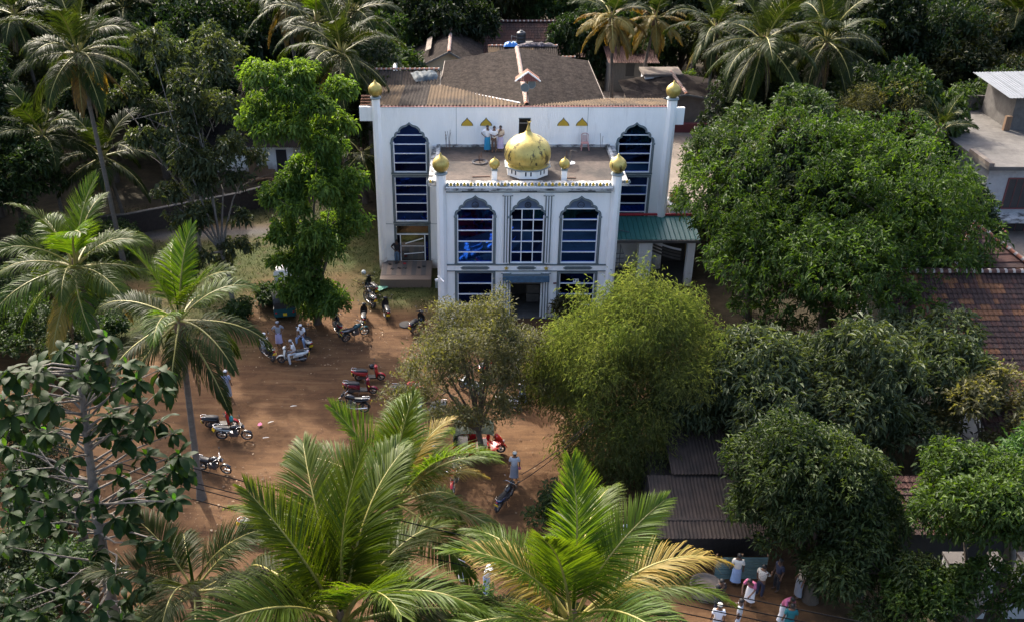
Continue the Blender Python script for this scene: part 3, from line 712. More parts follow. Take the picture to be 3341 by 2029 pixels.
# --- roofs over the back block
def corr_mesh(name, x0, x1, ya, yb, zf, mats, pitch=0.15, amp=0.028):
    """a corrugated sheet between x0 and x1; ya, yb give its two ends for each x, zf its height"""
    n = max(2, int(round((x1 - x0)/pitch))*4); mb = MB(); vs = []; seg = 3
    for i in range(n + 1):
        x = x0 + (x1 - x0)*i/n; w = amp*math.sin(2*PI*i/4.0)
        for j in range(seg + 1):
            y = ya(x) + (yb(x) - ya(x))*j/seg; vs.append((x, y, zf(x, y) + w))
    fs = [(i*(seg+1)+j, (i+1)*(seg+1)+j, (i+1)*(seg+1)+j+1, i*(seg+1)+j+1) for i in range(n) for j in range(seg)]
    mb.raw(vs, fs, 0, True); return mb.mesh(name, mats)
C = lambda v: (lambda x: v)
def sheets(parent, x0, x1, ya, yb, zf, mats, w=0.9, name='roof_sheet', pitch=0.2, amp=0.05):
    n = max(1, int(round((x1 - x0)/w))); d = (x1 - x0)/n
    for i in range(n):
        lift = random.uniform(0, 0.014); mm = random.choice(mats) if isinstance(mats, list) else mats
        place(name, corr_mesh(name, x0 + i*d, x0 + (i+1)*d + 0.03, ya, yb, lambda x, y: zf(x, y) + lift, mm, pitch, amp), parent)
def tri_roof(parent, corners_a, corners_b, n, rows, m, name='roof_sheet', amp=0.035, wave=0.17):
    """rows of corrugated sheets between an upper edge a..b and a lower edge: corners_a=(top0, top1), corners_b=(bottom0, bottom1)"""
    t0, t1 = map(Vector, corners_a); b0, b1 = map(Vector, corners_b)
    nrm = (t1 - t0).cross(b0 - t0).normalized()
    if nrm.z < 0: nrm = -nrm
    for i in range(n):
        for r in range(rows):
            u0, u1 = i/n, (i + 1.04)/n; v0, v1 = r/rows, (r + 1.06)/rows
            P = lambda u, v: (t0.lerp(t1, u)).lerp(b0.lerp(b1, u), v)
            L = (P(u1,v0) - P(u0,v0)).length; k = max(2, int(round(L/wave)))*2
            mb = MB(); vs = []
            h0 = 0.06 ; lift = random.uniform(0, 0.012)
            for j in range(k + 1):
                u = u0 + (u1 - u0)*j/k; w = amp*(1 if j % 2 else -1)
                vs.append(P(u, v0) + nrm*(w + lift)); vs.append(P(u, min(v1, 1.0)) + nrm*(w + lift + h0))
            mb.raw(vs, [(2*j, 2*j+1, 2*j+3, 2*j+2) for j in range(k)], 0, True)
            place(name, mb.mesh(name, m), parent)
def ridge_tiles(parent, a, b, r=0.13, step=0.32, m='ridge', name='ridge_tile'):
    a = Vector(a); b = Vector(b); n = max(1, int((b - a).length/step)); q = (b - a).to_track_quat('X', 'Z')
    mb = MB(); L = (b - a).length/n*1.12
    vs = []
    for e, rr in ((0, r*0.85), (L*0.72, r*1.0), (L, r*1.08)):
        for k in range(7):
            t = PI*k/6; vs.append((e, rr*math.cos(t), rr*math.sin(t)*0.9 + e*0.06))
    mb.raw(vs, [(k, k+7, k+8, k+1) for k in range(6)], 0, True); mb.raw(vs, [(k+7, k+14, k+15, k+8) for k in range(6)], 1, True); mb.raw(vs, [(14,15,16,17,18,19,20)], 1)
    me = mb.mesh(name, [M[m], M['mortar']])
    for i in range(n):
        o = place(name, me, parent, a.lerp(b, i/n), (0,0,0)); o.rotation_mode = 'QUATERNION'; o.rotation_quaternion = q @ Matrix.Rotation(random.uniform(-0.06,0.06), 3, 'Z').to_quaternion()
# lean-to strip behind the parapet: falls back to the valley of the gable
val_l = lambda x: B + 0.2 + max(0.0, min(7.1, 7.1*(0.25 - x)/5.3))
val_r = lambda x: B + 0.2 + max(0.0, min(4.2, 4.2*(x - 0.25)/5.2))
random.seed(12)
sheets(mosque, -9.3, 0.2, C(B + 0.1), val_l, lambda x, y: 10.84 - 0.105*(y - B), [M['asbtan'], M['asbtan'], M['asbtan'], M['asb']])
sheets(mosque, 0.3, 9.2, C(B + 0.1), val_r, lambda x, y: 10.84 - 0.19*(y - B), [M['asbtan']])
# main gable over the hall
Zr, Ze = 10.82, 9.82
tri_roof(mosque, ((0.2, B + 0.15, Zr), (0.2, 21.2, Zr)), ((-5.25, B + 7.2, Ze), (-5.05, 21.2, Ze)), 12, 4, M['asb'])
tri_roof(mosque, ((0.2, B + 0.15, Zr), (0.2, 21.2, Zr)), ((5.45, B + 4.4, Ze), (5.45, 21.2, Ze)), 12, 4, M['asb'])
ridge_tiles(mosque, (0.2, B + 0.3, Zr + 0.02), (0.2, 21.1, Zr + 0.02), 0.15, 0.36)
for a, b in (((-5.28, B + 7.2, Ze + 0.03), (-5.08, 21.25, Ze + 0.03)), ((5.48, B + 4.4, Ze + 0.03), (5.48, 21.25, Ze + 0.03))):
    mb = MB(); mb.bar(a, b, 0.07, 0.10); mb.build('barge_board', M['concrete_pale'], mosque)
mb = MB(); mb.box(-5.1, 5.4, 20.6, 20.7, 6.5, 9.75); mb.build('end_wall', M['concrete'], mosque)
mb = MB(); mb.bar((-5.0, B + 7.1, 9.95), (-0.2, B + 0.75, 10.80), 0.10, 0.05); mb.build('valley_flashing', M['whiteclean'], mosque)
# rear-left wing roof behind the valley
random.seed(4)
sheets(mosque, -10.4, -5.3, C(B + 7.2), C(B + 10.4), lambda x, y: 9.72 + 0.17*(y - B - 7.2), [M['asbdark'], M['asbdark'], M['asb']])
ridge_tiles(mosque, (-10.4, B + 10.45, 10.31), (-5.4, B + 10.45, 10.31), 0.12, 0.33)
mb = MB(); mb.box(-10.2, -5.3, B + 7.3, B + 13.0, 5.0, 9.5); mb.build('wing_wall', M['concrete'], mosque)
# little tiled eave seen left of the left minaret
mb = MB()
# (rows of orange tiles behind the wing)
for r in range(4):
    for c_ in range(4):
        t = MB(); t.box(-9.95 + c_*0.2, -9.76 + c_*0.2, B + 1.0 + r*0.28, B + 1.3 + r*0.28, 10.55 + r*0.10, 10.59 + r*0.10); t.build('roof_tile', M['tileorange'], mosque)
# --- side hall on the right: green metal canopy, columns, railing, striped banner
gz = lambda x, y: 3.30 + 0.165*(y - 3.9)
gx0, gx1, gy0, gy1 = 5.15, 10.9, 3.9, 6.55
n = 19; d = (gx1 - gx0)/n
for i in range(n):
    mb = MB(); x = gx0 + i*d
    prof = [(0,0),(0.03,0.045),(0.06,0),(d,0)]
    vs = []
    for px_, pz in prof:
        for y in (gy0, gy1): vs.append((x + px_, y, gz(x, y) + pz))
    mb.raw(vs, [(2*k, 2*k+2, 2*k+3, 2*k+1) for k in range(3)]); mb.build('canopy_sheet', M['greenroof'], mosque)
mb = MB(); mb.box(gx0, gx1, gy1 - 0.02, gy1 + 0.08, gz(0, gy1) + 0.05, gz(0, gy1) + 0.17); mb.build('red_flashing', M['redtrim'], mosque)
mb = MB(); mb.box(gx0, gx1, gy0 - 0.1, gy0, 3.12, 3.27); mb.build('gutter', M['concrete'], mosque)
for x0, x1, y0 in ((7.22, 8.05, 4.15), (10.25, 10.7, 4.15), (5.3, 5.5, 6.2)):
    mb = MB(); mb.box(x0, x1, y0, y0 + 0.4, 0, 3.15); mb.build('canopy_column', M['white'], mosque)
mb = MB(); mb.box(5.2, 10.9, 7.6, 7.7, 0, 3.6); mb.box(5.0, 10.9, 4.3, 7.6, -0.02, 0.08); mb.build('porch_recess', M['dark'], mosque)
mb = MB()
for k in range(5): mb.tube([(5.2, 4.3, 0.9 + 0.32*k), (6.35, 4.3, 0.9 + 0.32*k)], 0.022, 6)
mb.tube([(6.1, 4.3, 0.9), (6.1, 4.3, 2.8), (6.3, 4.3, 2.2)], 0.022, 6); mb.build('railing', M['zinc'], mosque)
for k in range(4):
    mb = MB(); vs = []
    for i in range(13):
        t = i/12.0; x = 8.25 + 1.85*t; z = 2.55 - 0.22*k - 0.75*t + 0.30*(t - 0.3)**2
        vs += [(x, 5.2, z), (x, 5.2 + 0.02, z + 0.13)]
    mb.raw(vs, [(2*i, 2*i+2, 2*i+3, 2*i+1) for i in range(12)]); mb.build('banner_strip', M['concrete'] if k else M['whiteclean'], mosque)
mb = MB(); mb.tube([(5.15, 5.1, 3.62), (6.6, 4.6, 3.50)], 0.028, 6); mb.build('pipe', M['zinc'], mosque)
# flat terrace behind the canopy
mb = MB(); mb.box(8.87, 15.5, 6.72, 25.0, 3.35, 3.70); mb.box(8.87, 15.5, 6.60, 6.718, 3.55, 3.85); mb.build('terrace', M['concrete_pale'], mosque)
mb = MB(); mb.box(9.55, 10.75, 7.0, 8.2, 3.702, 4.25); mb.box(9.45, 10.85, 6.9, 8.3, 4.252, 4.36)
for x in (9.85, 10.05, 10.25, 10.45): mb.tube([(x, 6.985, 4.02), (x, 7.01, 4.02)], 0.06, 10, 1)
tb = mb.build('small_dome_base', [M['white'], M['ink']], mosque)
mb = MB(); mb.lathe([(0.56,4.362),(0.60,4.50),(0.58,4.68),(0.50,4.85),(0.36,5.0),(0.2,5.10),(0.08,5.2),(0.02,5.35)], 24, (10.15, 7.6, 0)); mb.build('small_dome', M['gold'], tb)

# ---------------------------------------------------------------- houses, roofs, walls, tanks round the mosque
def lin(a, b): return lambda t: a + (b - a)*t
def opening(parent, name, x0, x1, y, z0, z1, frame='wood', glass='dark', bars=0):
    mb = MB(); w = 0.07
    mb.box(x0 - w, x0, y - 0.04, y + 0.03, z0 - w, z1 + w); mb.box(x1, x1 + w, y - 0.04, y + 0.03, z0 - w, z1 + w)
    mb.box(x0 - 0.001, x1 + 0.001, y - 0.045, y + 0.03, z1 + 0.002, z1 + w); mb.box(x0 - 0.001, x1 + 0.001, y - 0.06, y + 0.03, z0 - w, z0 - 0.002)
    f = mb.build(name, M[frame], parent)
    mb = MB(); mb.box(x0 + 0.003, x1 - 0.003, y - 0.012, y + 0.02, z0, z1); mb.build('pane' if 'window' in name else 'leaf', M[glass], f)
    for i in range(bars):
        x = x0 + (x1 - x0)*(i + 1)/(bars + 1); mb = MB(); mb.box(x - 0.015, x + 0.015, y - 0.035, y - 0.014, z0 + 0.002, z1 - 0.002); mb.build('bar', M[frame], f)
    return f
# loudspeaker post with its little red gable roof, standing on the mosque roof
ls = thing('loudspeaker_post', 'post with small red pitched canopy over two grey horn loudspeakers on the roof', 'loudspeakers', (3.42, 57.35, 10.86))
mb = MB(); mb.tube([(0,0,0),(0,0,1.55)], 0.035, 8); mb.build('post', M['rust'], ls)
mb = MB()
for s in (-1, 1):
    n = 9
    for i in range(n):
        y0 = -0.35 + 0.9*i/n
        mb.face([(s*0.72, y0, 1.42), (s*0.72, y0 + 0.9/n*0.85, 1.42), (0, y0 + 0.9/n*0.85, 1.95), (0, y0, 1.95)])
        mb.face([(s*0.72, y0 + 0.085, 1.40), (s*0.72, y0 + 0.1, 1.40), (0, y0 + 0.1, 1.93), (0, y0 + 0.085, 1.93)])
mb.build('canopy_roof', M['ridge'], ls)
for i in range(13):
    x = -0.62 + 1.24*i/12; zt = 1.90 - abs(x)*0.72
    mb = MB(); mb.box(x - 0.046, x + 0.046, -0.335, -0.315, 1.40, zt); mb.build('gable_board', M['maroon'], ls)
for s in (-1, 1):
    mb = MB(); mb.bar((0, -0.37, 1.97), (s*0.76, -0.37, 1.41), 0.05, 0.07); mb.build('barge_board', M['whiteclean'], ls)
for x, y, z, rz in ((-0.16, -0.2, 0.98, -0.25), (0.27, 0.0, 1.12, 0.35)):
    mb = MB(); mb.lathe([(0.26,0.0),(0.265,0.02),(0.20,0.10),(0.12,0.20),(0.07,0.30),(0.06,0.44)], 20); 
    h = mb.build('horn', M['slatelight'], ls, (x, y, z), (R(-95), 0, rz))
    mb = MB(); mb.lathe([(0.235,-0.003),(0.232,-0.001)], 20); mb.build('mouth', M['slate'], h)

def gable_house(label, x0, x1, y0, y1, zw, zr, xr=None, wall='cream', roof='asb', ridge='ridge', base=0, over=0.5, n=8, rows=3, cat='house', name='house', front_drop=0):
    """ridge runs away from the viewer"""
    xr = (x0 + x1)/2 if xr is None else xr
    t = thing(name, label, cat, ((x0+x1)/2, y0, base)); ox, oy = (x0+x1)/2, y0
    mb = MB(); zw -= base; zr -= base; a, b, r = x0 - ox, x1 - ox, xr - ox; D = y1 - y0
    mb.prism([(a,0),(b,0),(b,zw),(r,zr - 0.05),(a,zw)], 0, D); mb.build('wall', M[wall], t)
    sl = (zr - zw)/max(0.1, r - a); sr = (zr - zw)/max(0.1, b - r)
    tri_roof(t, ((r, -over, zr), (r, D + over, zr)), ((a - over, -over, zw - sl*over), (a - over, D + over, zw - sl*over)), n, rows, M[roof])
    tri_roof(t, ((r, -over, zr), (r, D + over, zr)), ((b + over, -over, zw - sr*over), (b + over, D + over, zw - sr*over)), n, rows, M[roof])
    ridge_tiles(t, (r, -over, zr + 0.03), (r, D + over, zr + 0.03), 0.14, 0.4, ridge)
    for e, s, sg in ((a, sl, -1), (b, sr, 1)):
        mb = MB(); mb.bar((r, -over - 0.02, zr - 0.01), (e + sg*over, -over - 0.02, zw - s*over - 0.01), 0.05, 0.14); mb.build('barge_board', M['greywood'], t)
    return t
g1 = gable_house('cream gabled house with dark asbestos roof and red ridge behind the mosque', -4.5, 0.6, 80, 88, 7.2, 8.55, -1.75, base=0, n=7)
mb = MB(); mb.box(-1.4, -0.9, 1.5, 6.0, 8.2, 8.24); o = mb.build('roof_light', M['concrete_pale'], g1); o.rotation_euler = (0, R(-25), 0); o.location = (-2.5, 0.3, -0.25)
o.location = (0, 0, 0); o.rotation_euler = (0,0,0); o.data.transform(Matrix.Translation((0.35-1.95, 0, 8.25)) @ Matrix.Rotation(R(-24), 4, 'Y') @ Matrix.Translation((1.15, 0, -8.22)))
g2 = gable_house('house with pinkish gable wall and grey asbestos roof behind the right minaret', 12.9, 20.5, 74.4, 80, 5.95, 6.62, 16.8, wall='concrete_pale', roof='asb', base=0, n=7)
opening(g2, 'doorway', -1.95, -1.05, -0.03, 3.72, 5.72, 'white', 'dark')  # dark sheet in the frame paints the shade of the open doorway
mb = MB(); mb.box(-3.8, 3.8, -0.9, -0.5, 3.3, 4.4); mb.build('red_wall', M['maroon'], g2)
# blue tarpaulin, cloths, far corrugated roofs and the black tank
rr = thing('rear_shed', 'low shed with brown corrugated roof, drying cloths along its ridge, behind the hall gable', 'shed', (4.4, 80, 0))
mb = MB(); mb.box(-2.6, 2.6, 0.2, 5, 0, 7.2); mb.build('wall', M['concrete'], rr)
sheets(rr, -2.9, 2.95, C(-0.3), C(3.2), lambda x, y: 7.25 + 0.27*y, [M['asbtan'], M['asb']], pitch=0.18)
ridge_tiles(rr, (-2.9, 3.3, 8.15), (3.0, 3.3, 8.15), 0.12, 0.35)
r3 = thing('rear_shed', 'small red-ridged lean-to roof at the right of the brown corrugated shed', 'shed', (7.9, 80, 0), group='sheds behind the hall')
mb = MB(); mb.box(-0.6, 0.6, 0.2, 3, 0, 6.9); mb.build('wall', M['concrete'], r3)
sheets(r3, -0.8, 0.9, C(-0.4), C(1.6), lambda x, y: 7.15 + 0.25*y, [M['asb']], pitch=0.18); ridge_tiles(r3, (-0.8, 1.6, 7.6), (0.9, 1.6, 7.6), 0.12, 0.3)
def heap(n, rx, ry, rz, seed):
    rg = random.Random(seed); mb = MB(); g = 14; vs = []
    for j in range(7):
        for i in range(g):
            x = -rx + 2*rx*i/(g-1); y = -ry + 2*ry*j/6
            e = max(0, 1 - (x/rx)**2)*max(0, 1 - (y/ry)**2)
            vs.append((x, y, rz*(e**0.5)*(0.35 + rg.random())))
    mb.raw(vs, [(j*g+i, j*g+i+1, (j+1)*g+i+1, (j+1)*g+i) for j in range(6) for i in range(g-1)], 0, True); return mb
o = heap(1, 0.62, 0.32, 0.34, 2).build('tarpaulin', M['tarp'], None, (3.45, 83.2, 8.18)); tag(o, 'crumpled bright blue tarpaulin on the corrugated shed ridge', 'tarpaulin')
o = heap(1, 1.7, 0.25, 0.28, 7).build('washing', M['cloth'], None, (5.7, 83.3, 8.16)); tag(o, 'row of dark and white cloths drying along the shed ridge', 'washing')
o = heap(1, 0.9, 0.7, 0.26, 5).build('tarpaulin', M['tarpgrey'], None, (-3.1, 66.2, 10.12), (R(12), 0, 0.3)); tag(o, 'crumpled grey-blue tarpaulin draped over the dark roof ridge', 'tarpaulin')
wt = thing('water_tank', 'black cylindrical water tank on a concrete plinth behind the roofs', 'water tank', (4.45, 86, 0))
mb = MB(); mb.lathe([(0.40,7.72),(0.42,7.8),(0.42,8.06),(0.395,8.08),(0.42,8.10),(0.42,8.36),(0.395,8.38),(0.42,8.40),(0.41,8.66),(0.30,8.76),(0.15,8.78),(0.15,8.87),(0.01,8.88)], 24); mb.build('tank', M['blacktank'], wt)
mb = MB(); mb.box(-1.1, 1.1, -1, 1, 7.5, 7.718); mb.box(-0.9, 0.9, -0.8, 0.8, 0, 7.498); mb.build('stand', M['concrete'], wt)
mb = MB(); mb.tube([(-0.42,0,8.3),(-0.85,-0.2,8.45),(-0.85,-0.3,7.9),(-0.75,-0.3,7.3)], 0.03, 6); mb.build('pipe', M['zinc'], wt)
# far house with the dark red tiled roof
fh = thing('tiled_house', 'far house with a broad dark red tiled roof among the trees at the top', 'house', (6.6, 94, 0))
mb = MB(); mb.box(-5.8, 5.8, 0.3, 8, 0, 4.6); mb.build('wall', M['concrete'], fh)
opening(fh, 'window', 0.5, 1.6, 0.29, 3.2, 4.3, 'wood', 'dark')
def tile_roof(parent, a0, a1, b0, b1, ncols, nrows, mats, keep=300, name='roof_tile', near=None):
    """courses of clay tiles from the ridge a0..a1 to the eave b0..b1; the biggest in view stay single, the rest are one part"""
    a0, a1, b0, b1 = map(Vector, (a0, a1, b0, b1)); rest = MB(); cells = []
    L = (a1 - a0).length/ncols; Hh = (b0 - a0).length/nrows
    n = (a1 - a0).cross(b0 - a0).normalized()
    if n.z < 0: n = -n
    ex = (a1 - a0).normalized(); ey = (b0 - a0).normalized()
    q = Matrix((ex, ey, n)).transposed().to_quaternion()
    prof = [(0,0),(0.18,0.012),(0.40,0.008),(0.55,0.012),(0.78,0.05),(1.0,0.012)]
    tm = MB(); vs = []
    for u, h in prof: vs += [(u*L, 0, h), (u*L, Hh*1.12, h + 0.05)]
    vs += [(u*L, Hh*1.12, h + 0.005) for u, h in prof]
    fs = [(2*k, 2*k+2, 2*k+3, 2*k+1) for k in range(5)] + [(2*k+1, 2*k+3, 12+k+1, 12+k) for k in range(5)]
    tm.raw(vs, fs); mes = [tm.mesh(name, mm) for mm in mats]
    for r in range(nrows):
        for c in range(ncols):
            p = a0.lerp(a1, c/ncols).lerp(b0.lerp(b1, c/ncols), r/nrows)
            cells.append((p, r, c))
    rank = sorted(cells, key=lambda k: near(k) if near else -k[1])
    single = set((k[1], k[2]) for k in rank[:keep])
    for p, r, c in cells:
        # orange patches come in short runs, as relaid tiles do
        f = noise.noise(Vector((c*0.30 + 3.1, r*0.55, 1.7))) + 0.45*noise.noise(Vector((c*0.9, r*1.3, 5)))
        k = 2 if f > 0.30 else (1 if f > 0.05 else 0); k = min(k, len(mats) - 1)
        if (r, c) in single:
            o = place(name, mes[k], parent, p); o.rotation_mode = 'QUATERNION'; o.rotation_quaternion = q
        else:
            mt = Matrix.Translation(p) @ q.to_matrix().to_4x4()
            rest.raw([mt @ Vector(v) for v in vs], fs, k)
    if rest.v: kind(rest.build('roof_tiles', mats, parent), 'stuff')
tile_roof(fh, (-6.2, 4.2, 7.0), (6.2, 4.2, 7.0), (-6.2, -0.6, 4.4), (6.2, -0.6, 4.4), 40, 14, [M['tilebrown'], M['tileold']], 260)
ridge_tiles(fh, (-6.2, 4.2, 7.05), (6.2, 4.2, 7.05), 0.14, 0.4, 'tilebrown')
# grey boarded shed between the two golden palms
sh = thing('boarded_shed', 'grey boarded shed with one dark window beneath the golden palms', 'shed', (14.0, 84, 0))
for i in range(12):
    mb = MB(); x = -1.8 + i*0.27; mb.box(x, x + 0.255, 0, 0.04 + 0.01*(i % 2), 4.2, 6.75); mb.build('board', M['greywood'], sh)
mb = MB(); mb.box(-1.78, 1.42, 0.06, 3, 0, 6.7); mb.build('wall', M['greywood'], sh)
opening(sh, 'window', -0.45, 0.3, -0.02, 5.35, 6.45, 'greywood', 'dark')
mb = MB(); mb.box(-0.65, 0.5, -0.25, -0.021, 6.58, 6.63); mb.build('window_hood', M['concrete_pale'], sh)
sheets(sh, -2.1, 2.3, C(-0.6), C(3.4), lambda x, y: 6.75 + 0.12*y, [M['tilebrown']], pitch=0.2)
mb = MB(); mb.box(-4.2, 2.0, -2.8, -0.3, 2.0, 4.1); mb.build('yard_ledge', M['brick'], sh)
# roofs between the hall and the pink gabled house
lr = thing('low_roof', 'low brown corrugated roof with a rusty ridge right of the hall gable', 'roof', (11.0, 70, 0))
mb = MB(); mb.box(-1.9, 2.4, 0.2, 3, 0, 5.5); mb.build('wall', M['concrete'], lr)
sheets(lr, -2.0, 2.6, C(-0.5), C(3.6), lambda x, y: 5.75 + 0.14*y, [M['asb'], M['asbdark']], pitch=0.17); ridge_tiles(lr, (-2.0, 3.6, 6.28), (2.6, 3.6, 6.28), 0.12, 0.33)
sl = mb = MB(); mb.box(-1.6, -0.9, -0.6, 1.5, 6.0, 6.05); mb.build('skylight', M['whiteclean'], lr)
cb = thing('concrete_hut', 'small flat concrete slab hut beside the leaning golden palm', 'hut', (16.0, 79.6, 0))
mb = MB(); mb.box(-1.5, 1.4, 0, 2, 0, 6.55); mb.build('wall', M['white'], cb); mb = MB(); mb.box(-1.7, 1.6, -0.2, 2.2, 6.552, 6.75); mb.build('slab', M['concrete_pale'], cb)
# white house on the left with corrugated roof, planks by its door
lh = thing('white_house', 'low white house with grey corrugated roof at left, half hidden by the tall trees', 'house', (-17.5, 74.6, 0))
mb = MB(); mb.box(-4.5, 3.2, 0, 5.5, 0, 2.45); mb.build('wall', M['white'], lh)
opening(lh, 'doorway', 1.85, 2.55, -0.02, 0.05, 1.85, 'ink', 'dark')
tri_roof(lh, ((-5.2, 3.4, 3.9), (3.8, 3.4, 3.9)), ((-5.2, -0.6, 2.25), (3.8, -0.6, 2.25)), 10, 3, M['asbdark'], amp=0.03)
tri_roof(lh, ((-5.2, 3.4, 3.9), (3.8, 3.4, 3.9)), ((-5.2, 7.0, 2.4), (3.8, 7.0, 2.4)), 10, 2, M['asbdark'])
ridge_tiles(lh, (-5.2, 3.4, 3.95), (3.8, 3.4, 3.95), 0.12, 0.35, 'tilebrown')
pl = thing('plank_stack', 'tall brown planks and boards leaning against the white house', 'planks', (-17.2, 73.6, 0))
for i, (x, y, w, h, a) in enumerate(((-0.5, 0.2, 0.35, 2.1, -8), (-0.15, 0.1, 0.3, 2.2, -9), (0.5, -0.1, 0.9, 0.9, -12), (1.1, -0.3, 0.8, 0.7, -14))):
    mb = MB(); mb.box(-w/2, w/2, -0.03, 0.03, 0, h); mb.build('plank', M['wood'], pl, (x, y, 0), (R(a), 0, R(random.uniform(-8, 8))))
for i in range(7):
    mb = MB(); mb.box(-0.9, 0.9, -0.1, 0.1, 0, 0.05); mb.build('plank', M['wood'], pl, (1.0 + random.uniform(-.5,.5), -0.8 - 0.1*i, 0.05*i), (0, R(random.uniform(-6, 6)), R(random.uniform(-25, 40))))
# dark boundary wall on the left
def low_wall(label, pts, h, m, name='boundary_wall'):
    t = thing(name, label, 'wall', (pts[0][0], pts[0][1], 0))
    for (ax, ay), (bx, by) in zip(pts, pts[1:]):
        L = math.hypot(bx - ax, by - ay); q = Matrix.Translation((ax - pts[0][0], ay - pts[0][1], 0)) @ Matrix.Rotation(math.atan2(by - ay, bx - ax), 4, 'Z')
        mb = MB(); mb.box(0, L, -0.1, 0.1, -0.1, h, 0, q); mb.build('wall_face', M[m], t)
        mb = MB(); mb.box(0, L, -0.14, 0.14, h + 0.002, h + 0.06, 0, q); mb.build('coping', M['concrete'], t)
        k = int(L/3)
        for i in range(1, k + 1):
            mb = MB(); mb.box(i*3 - 0.15, i*3 + 0.15, -0.16, -0.101, -0.1, h - 0.01, 0, q); mb.build('pier', M[m], t)
    return t
low_wall('dark blackened brick boundary wall running behind the left trees', [(-30, 61), (-24, 62.2), (-17, 66.2), (-12.5, 70)], 1.5, 'brick')
# right: concrete house with flat roof
ch = thing('concrete_house', 'grey two-storey concrete house with stained flat roof at the right edge', 'house', (34, 56, 0))
mb = MB(); mb.box(-2.2, 9, 0, 11, 0, 7.28); mb.build('wall', M['greywall'], ch)
mb = MB(); mb.box(-2.7, 9.4, -0.7, 11.2, 7.282, 7.52); mb.build('roof_slab', M['concrete'], ch)
mb = MB(); mb.box(-2.7, -2.4, -0.69, 2.0, 7.522, 7.75); mb.build('kerb', M['concrete_pale'], ch)
mb = MB(); mb.box(-2.6, 2.6, 11.0, 11.16, 7.522, 8.45); mb.box(-2.65, 2.65, 10.95, 11.2, 8.452, 8.52)
par = mb.build('parapet', M['concrete'], ch)
for g in range(3):
    for i in range(3):
        x = -1.9 + g*1.5 + i*0.25; s = MB(); h = 0.18 + 0.1*(i == 1)
        s.box(x, x + 0.09, 10.985, 11.0 - 0.002, 7.75, 7.75 + h + 0.1); s.build('slot', M['concrete_pale'], par)
mb = MB(); mb.box(2.0, 7, 6.5, 10.5, 7.523, 9.7); hut = mb.build('roof_hut', M['concrete'], ch)
for i in range(6):
    place('roof_sheet', corr_mesh('roof_sheet', 0.9 + i*1.0, 1.95 + i*1.0, C(5.4), C(10.8), lambda x, y: 9.95 + 0.05*(y - 5.4) + 0.02*x, M['zinc'], 0.2, 0.02), ch)
mb = MB(); mb.box(1.5, 1.9, 6.2, 6.45, 7.53, 8.5); mb.build('leaning_board', M['wood'], ch, rot=(0,0,0))
opening(ch, 'window', -0.85, 2.4, -0.03, 4.6, 6.5, 'maroon', 'dark', 6)
mb = MB(); mb.box(-2.3, 5, -1.1, -0.002, 4.0, 4.25); mb.build('ledge', M['grime'], ch)
opening(ch, 'window', -1.4, 0.9, -0.03, 2.5, 3.6, 'maroon', 'dark', 3)
an = thing('annexe', 'low white flat-roofed annexe with junk on its roof in front of the concrete house', 'annexe', (33.0, 52, 0))
mb = MB(); mb.box(-3.0, 4, 0, 3.8, 0, 2.9); mb.build('wall', M['greywall'], an); mb = MB(); mb.box(-3.2, 4.2, -0.3, 3.9, 2.902, 3.05); mb.build('slab', M['concrete_pale'], an)
mb = MB(); mb.box(-3.3, -1.5, 0.2, 2.0, 3.052, 4.6); mb.build('water_housing', M['concrete'], an); mb = MB(); mb.box(-3.4, -1.4, 0.1, 2.1, 4.602, 4.68); mb.build('lid', M['maroon'], an)
opening(an, 'window', -1.0, -0.1, -0.03, 1.5, 2.4, 'white', 'dark')
for i in range(5):
    mb = MB(); mb.bar((0.2 + 0.3*i, 0.4 + 0.25*i, 3.10), (1.9 + 0.2*i, 1.3 + 0.1*i, 3.16 + 0.03*i), 0.06); o = mb.build('loose_batten', M['concrete_pale'] if i % 2 else M['whiteclean'], an)
bt = thing('water_tank', 'bright blue plastic water tank at the corner of the flat concrete roof', 'water tank', (31.0, 66.6, 7.52))
mb = MB(); mb.lathe([(0.50,0),(0.52,0.1),(0.52,0.40),(0.49,0.43),(0.52,0.46),(0.52,0.80),(0.49,0.83),(0.50,1.05),(0.36,1.22),(0.17,1.25),(0.17,1.33),(0.0,1.34)], 24); mb.build('tank', M['bluetank'], bt)
mb = MB(); mb.box(-0.9, 0.4, -0.6, 0.5, -7.5, -0.001); mb.build('stand', M['concrete'], bt)
st = thing('steel_post', 'dark steel post beside the blue water tank', 'post', (31.75, 66.2, 7.52)); mb = MB(); mb.bar((0,0,0),(0.25,0,1.7), 0.14); mb.build('post', M['black'], st); mb = MB(); mb.box(-0.25,0.25,-0.25,0.25,0,0.06); mb.build('foot', M['zinc'], st)
# big tiled roof on the right
th = thing('tiled_house', 'big house with rows of dark and orange clay roof tiles at right', 'house', (26, 37, 0))
mb = MB(); mb.box(-4.2, 9, 0.5, 11, 0, 3.3); mb.build('wall', M['white'], th)
tile_roof(th, (-5.0, 6.1, 6.45), (9.0, 6.1, 6.45), (-5.6, -0.6, 3.35), (9.0, -0.6, 3.35), 58, 23, [M['tileold'], M['tilebrown'], M['tileorange']], 300, near=lambda k: abs(k[2] - 18)*0.55 + abs(k[1] - 9)*1.4)
ridge_tiles(th, (-5.0, 6.1, 6.5), (9.0, 6.1, 6.5), 0.15, 0.4, 'tilebrown')
tile_roof(th, (-5.0, 6.15, 6.44), (9.0, 6.15, 6.44), (-5.6, 12, 3.6), (9.0, 12, 3.6), 24, 10, [M['tileold'], M['tilebrown']], 0)
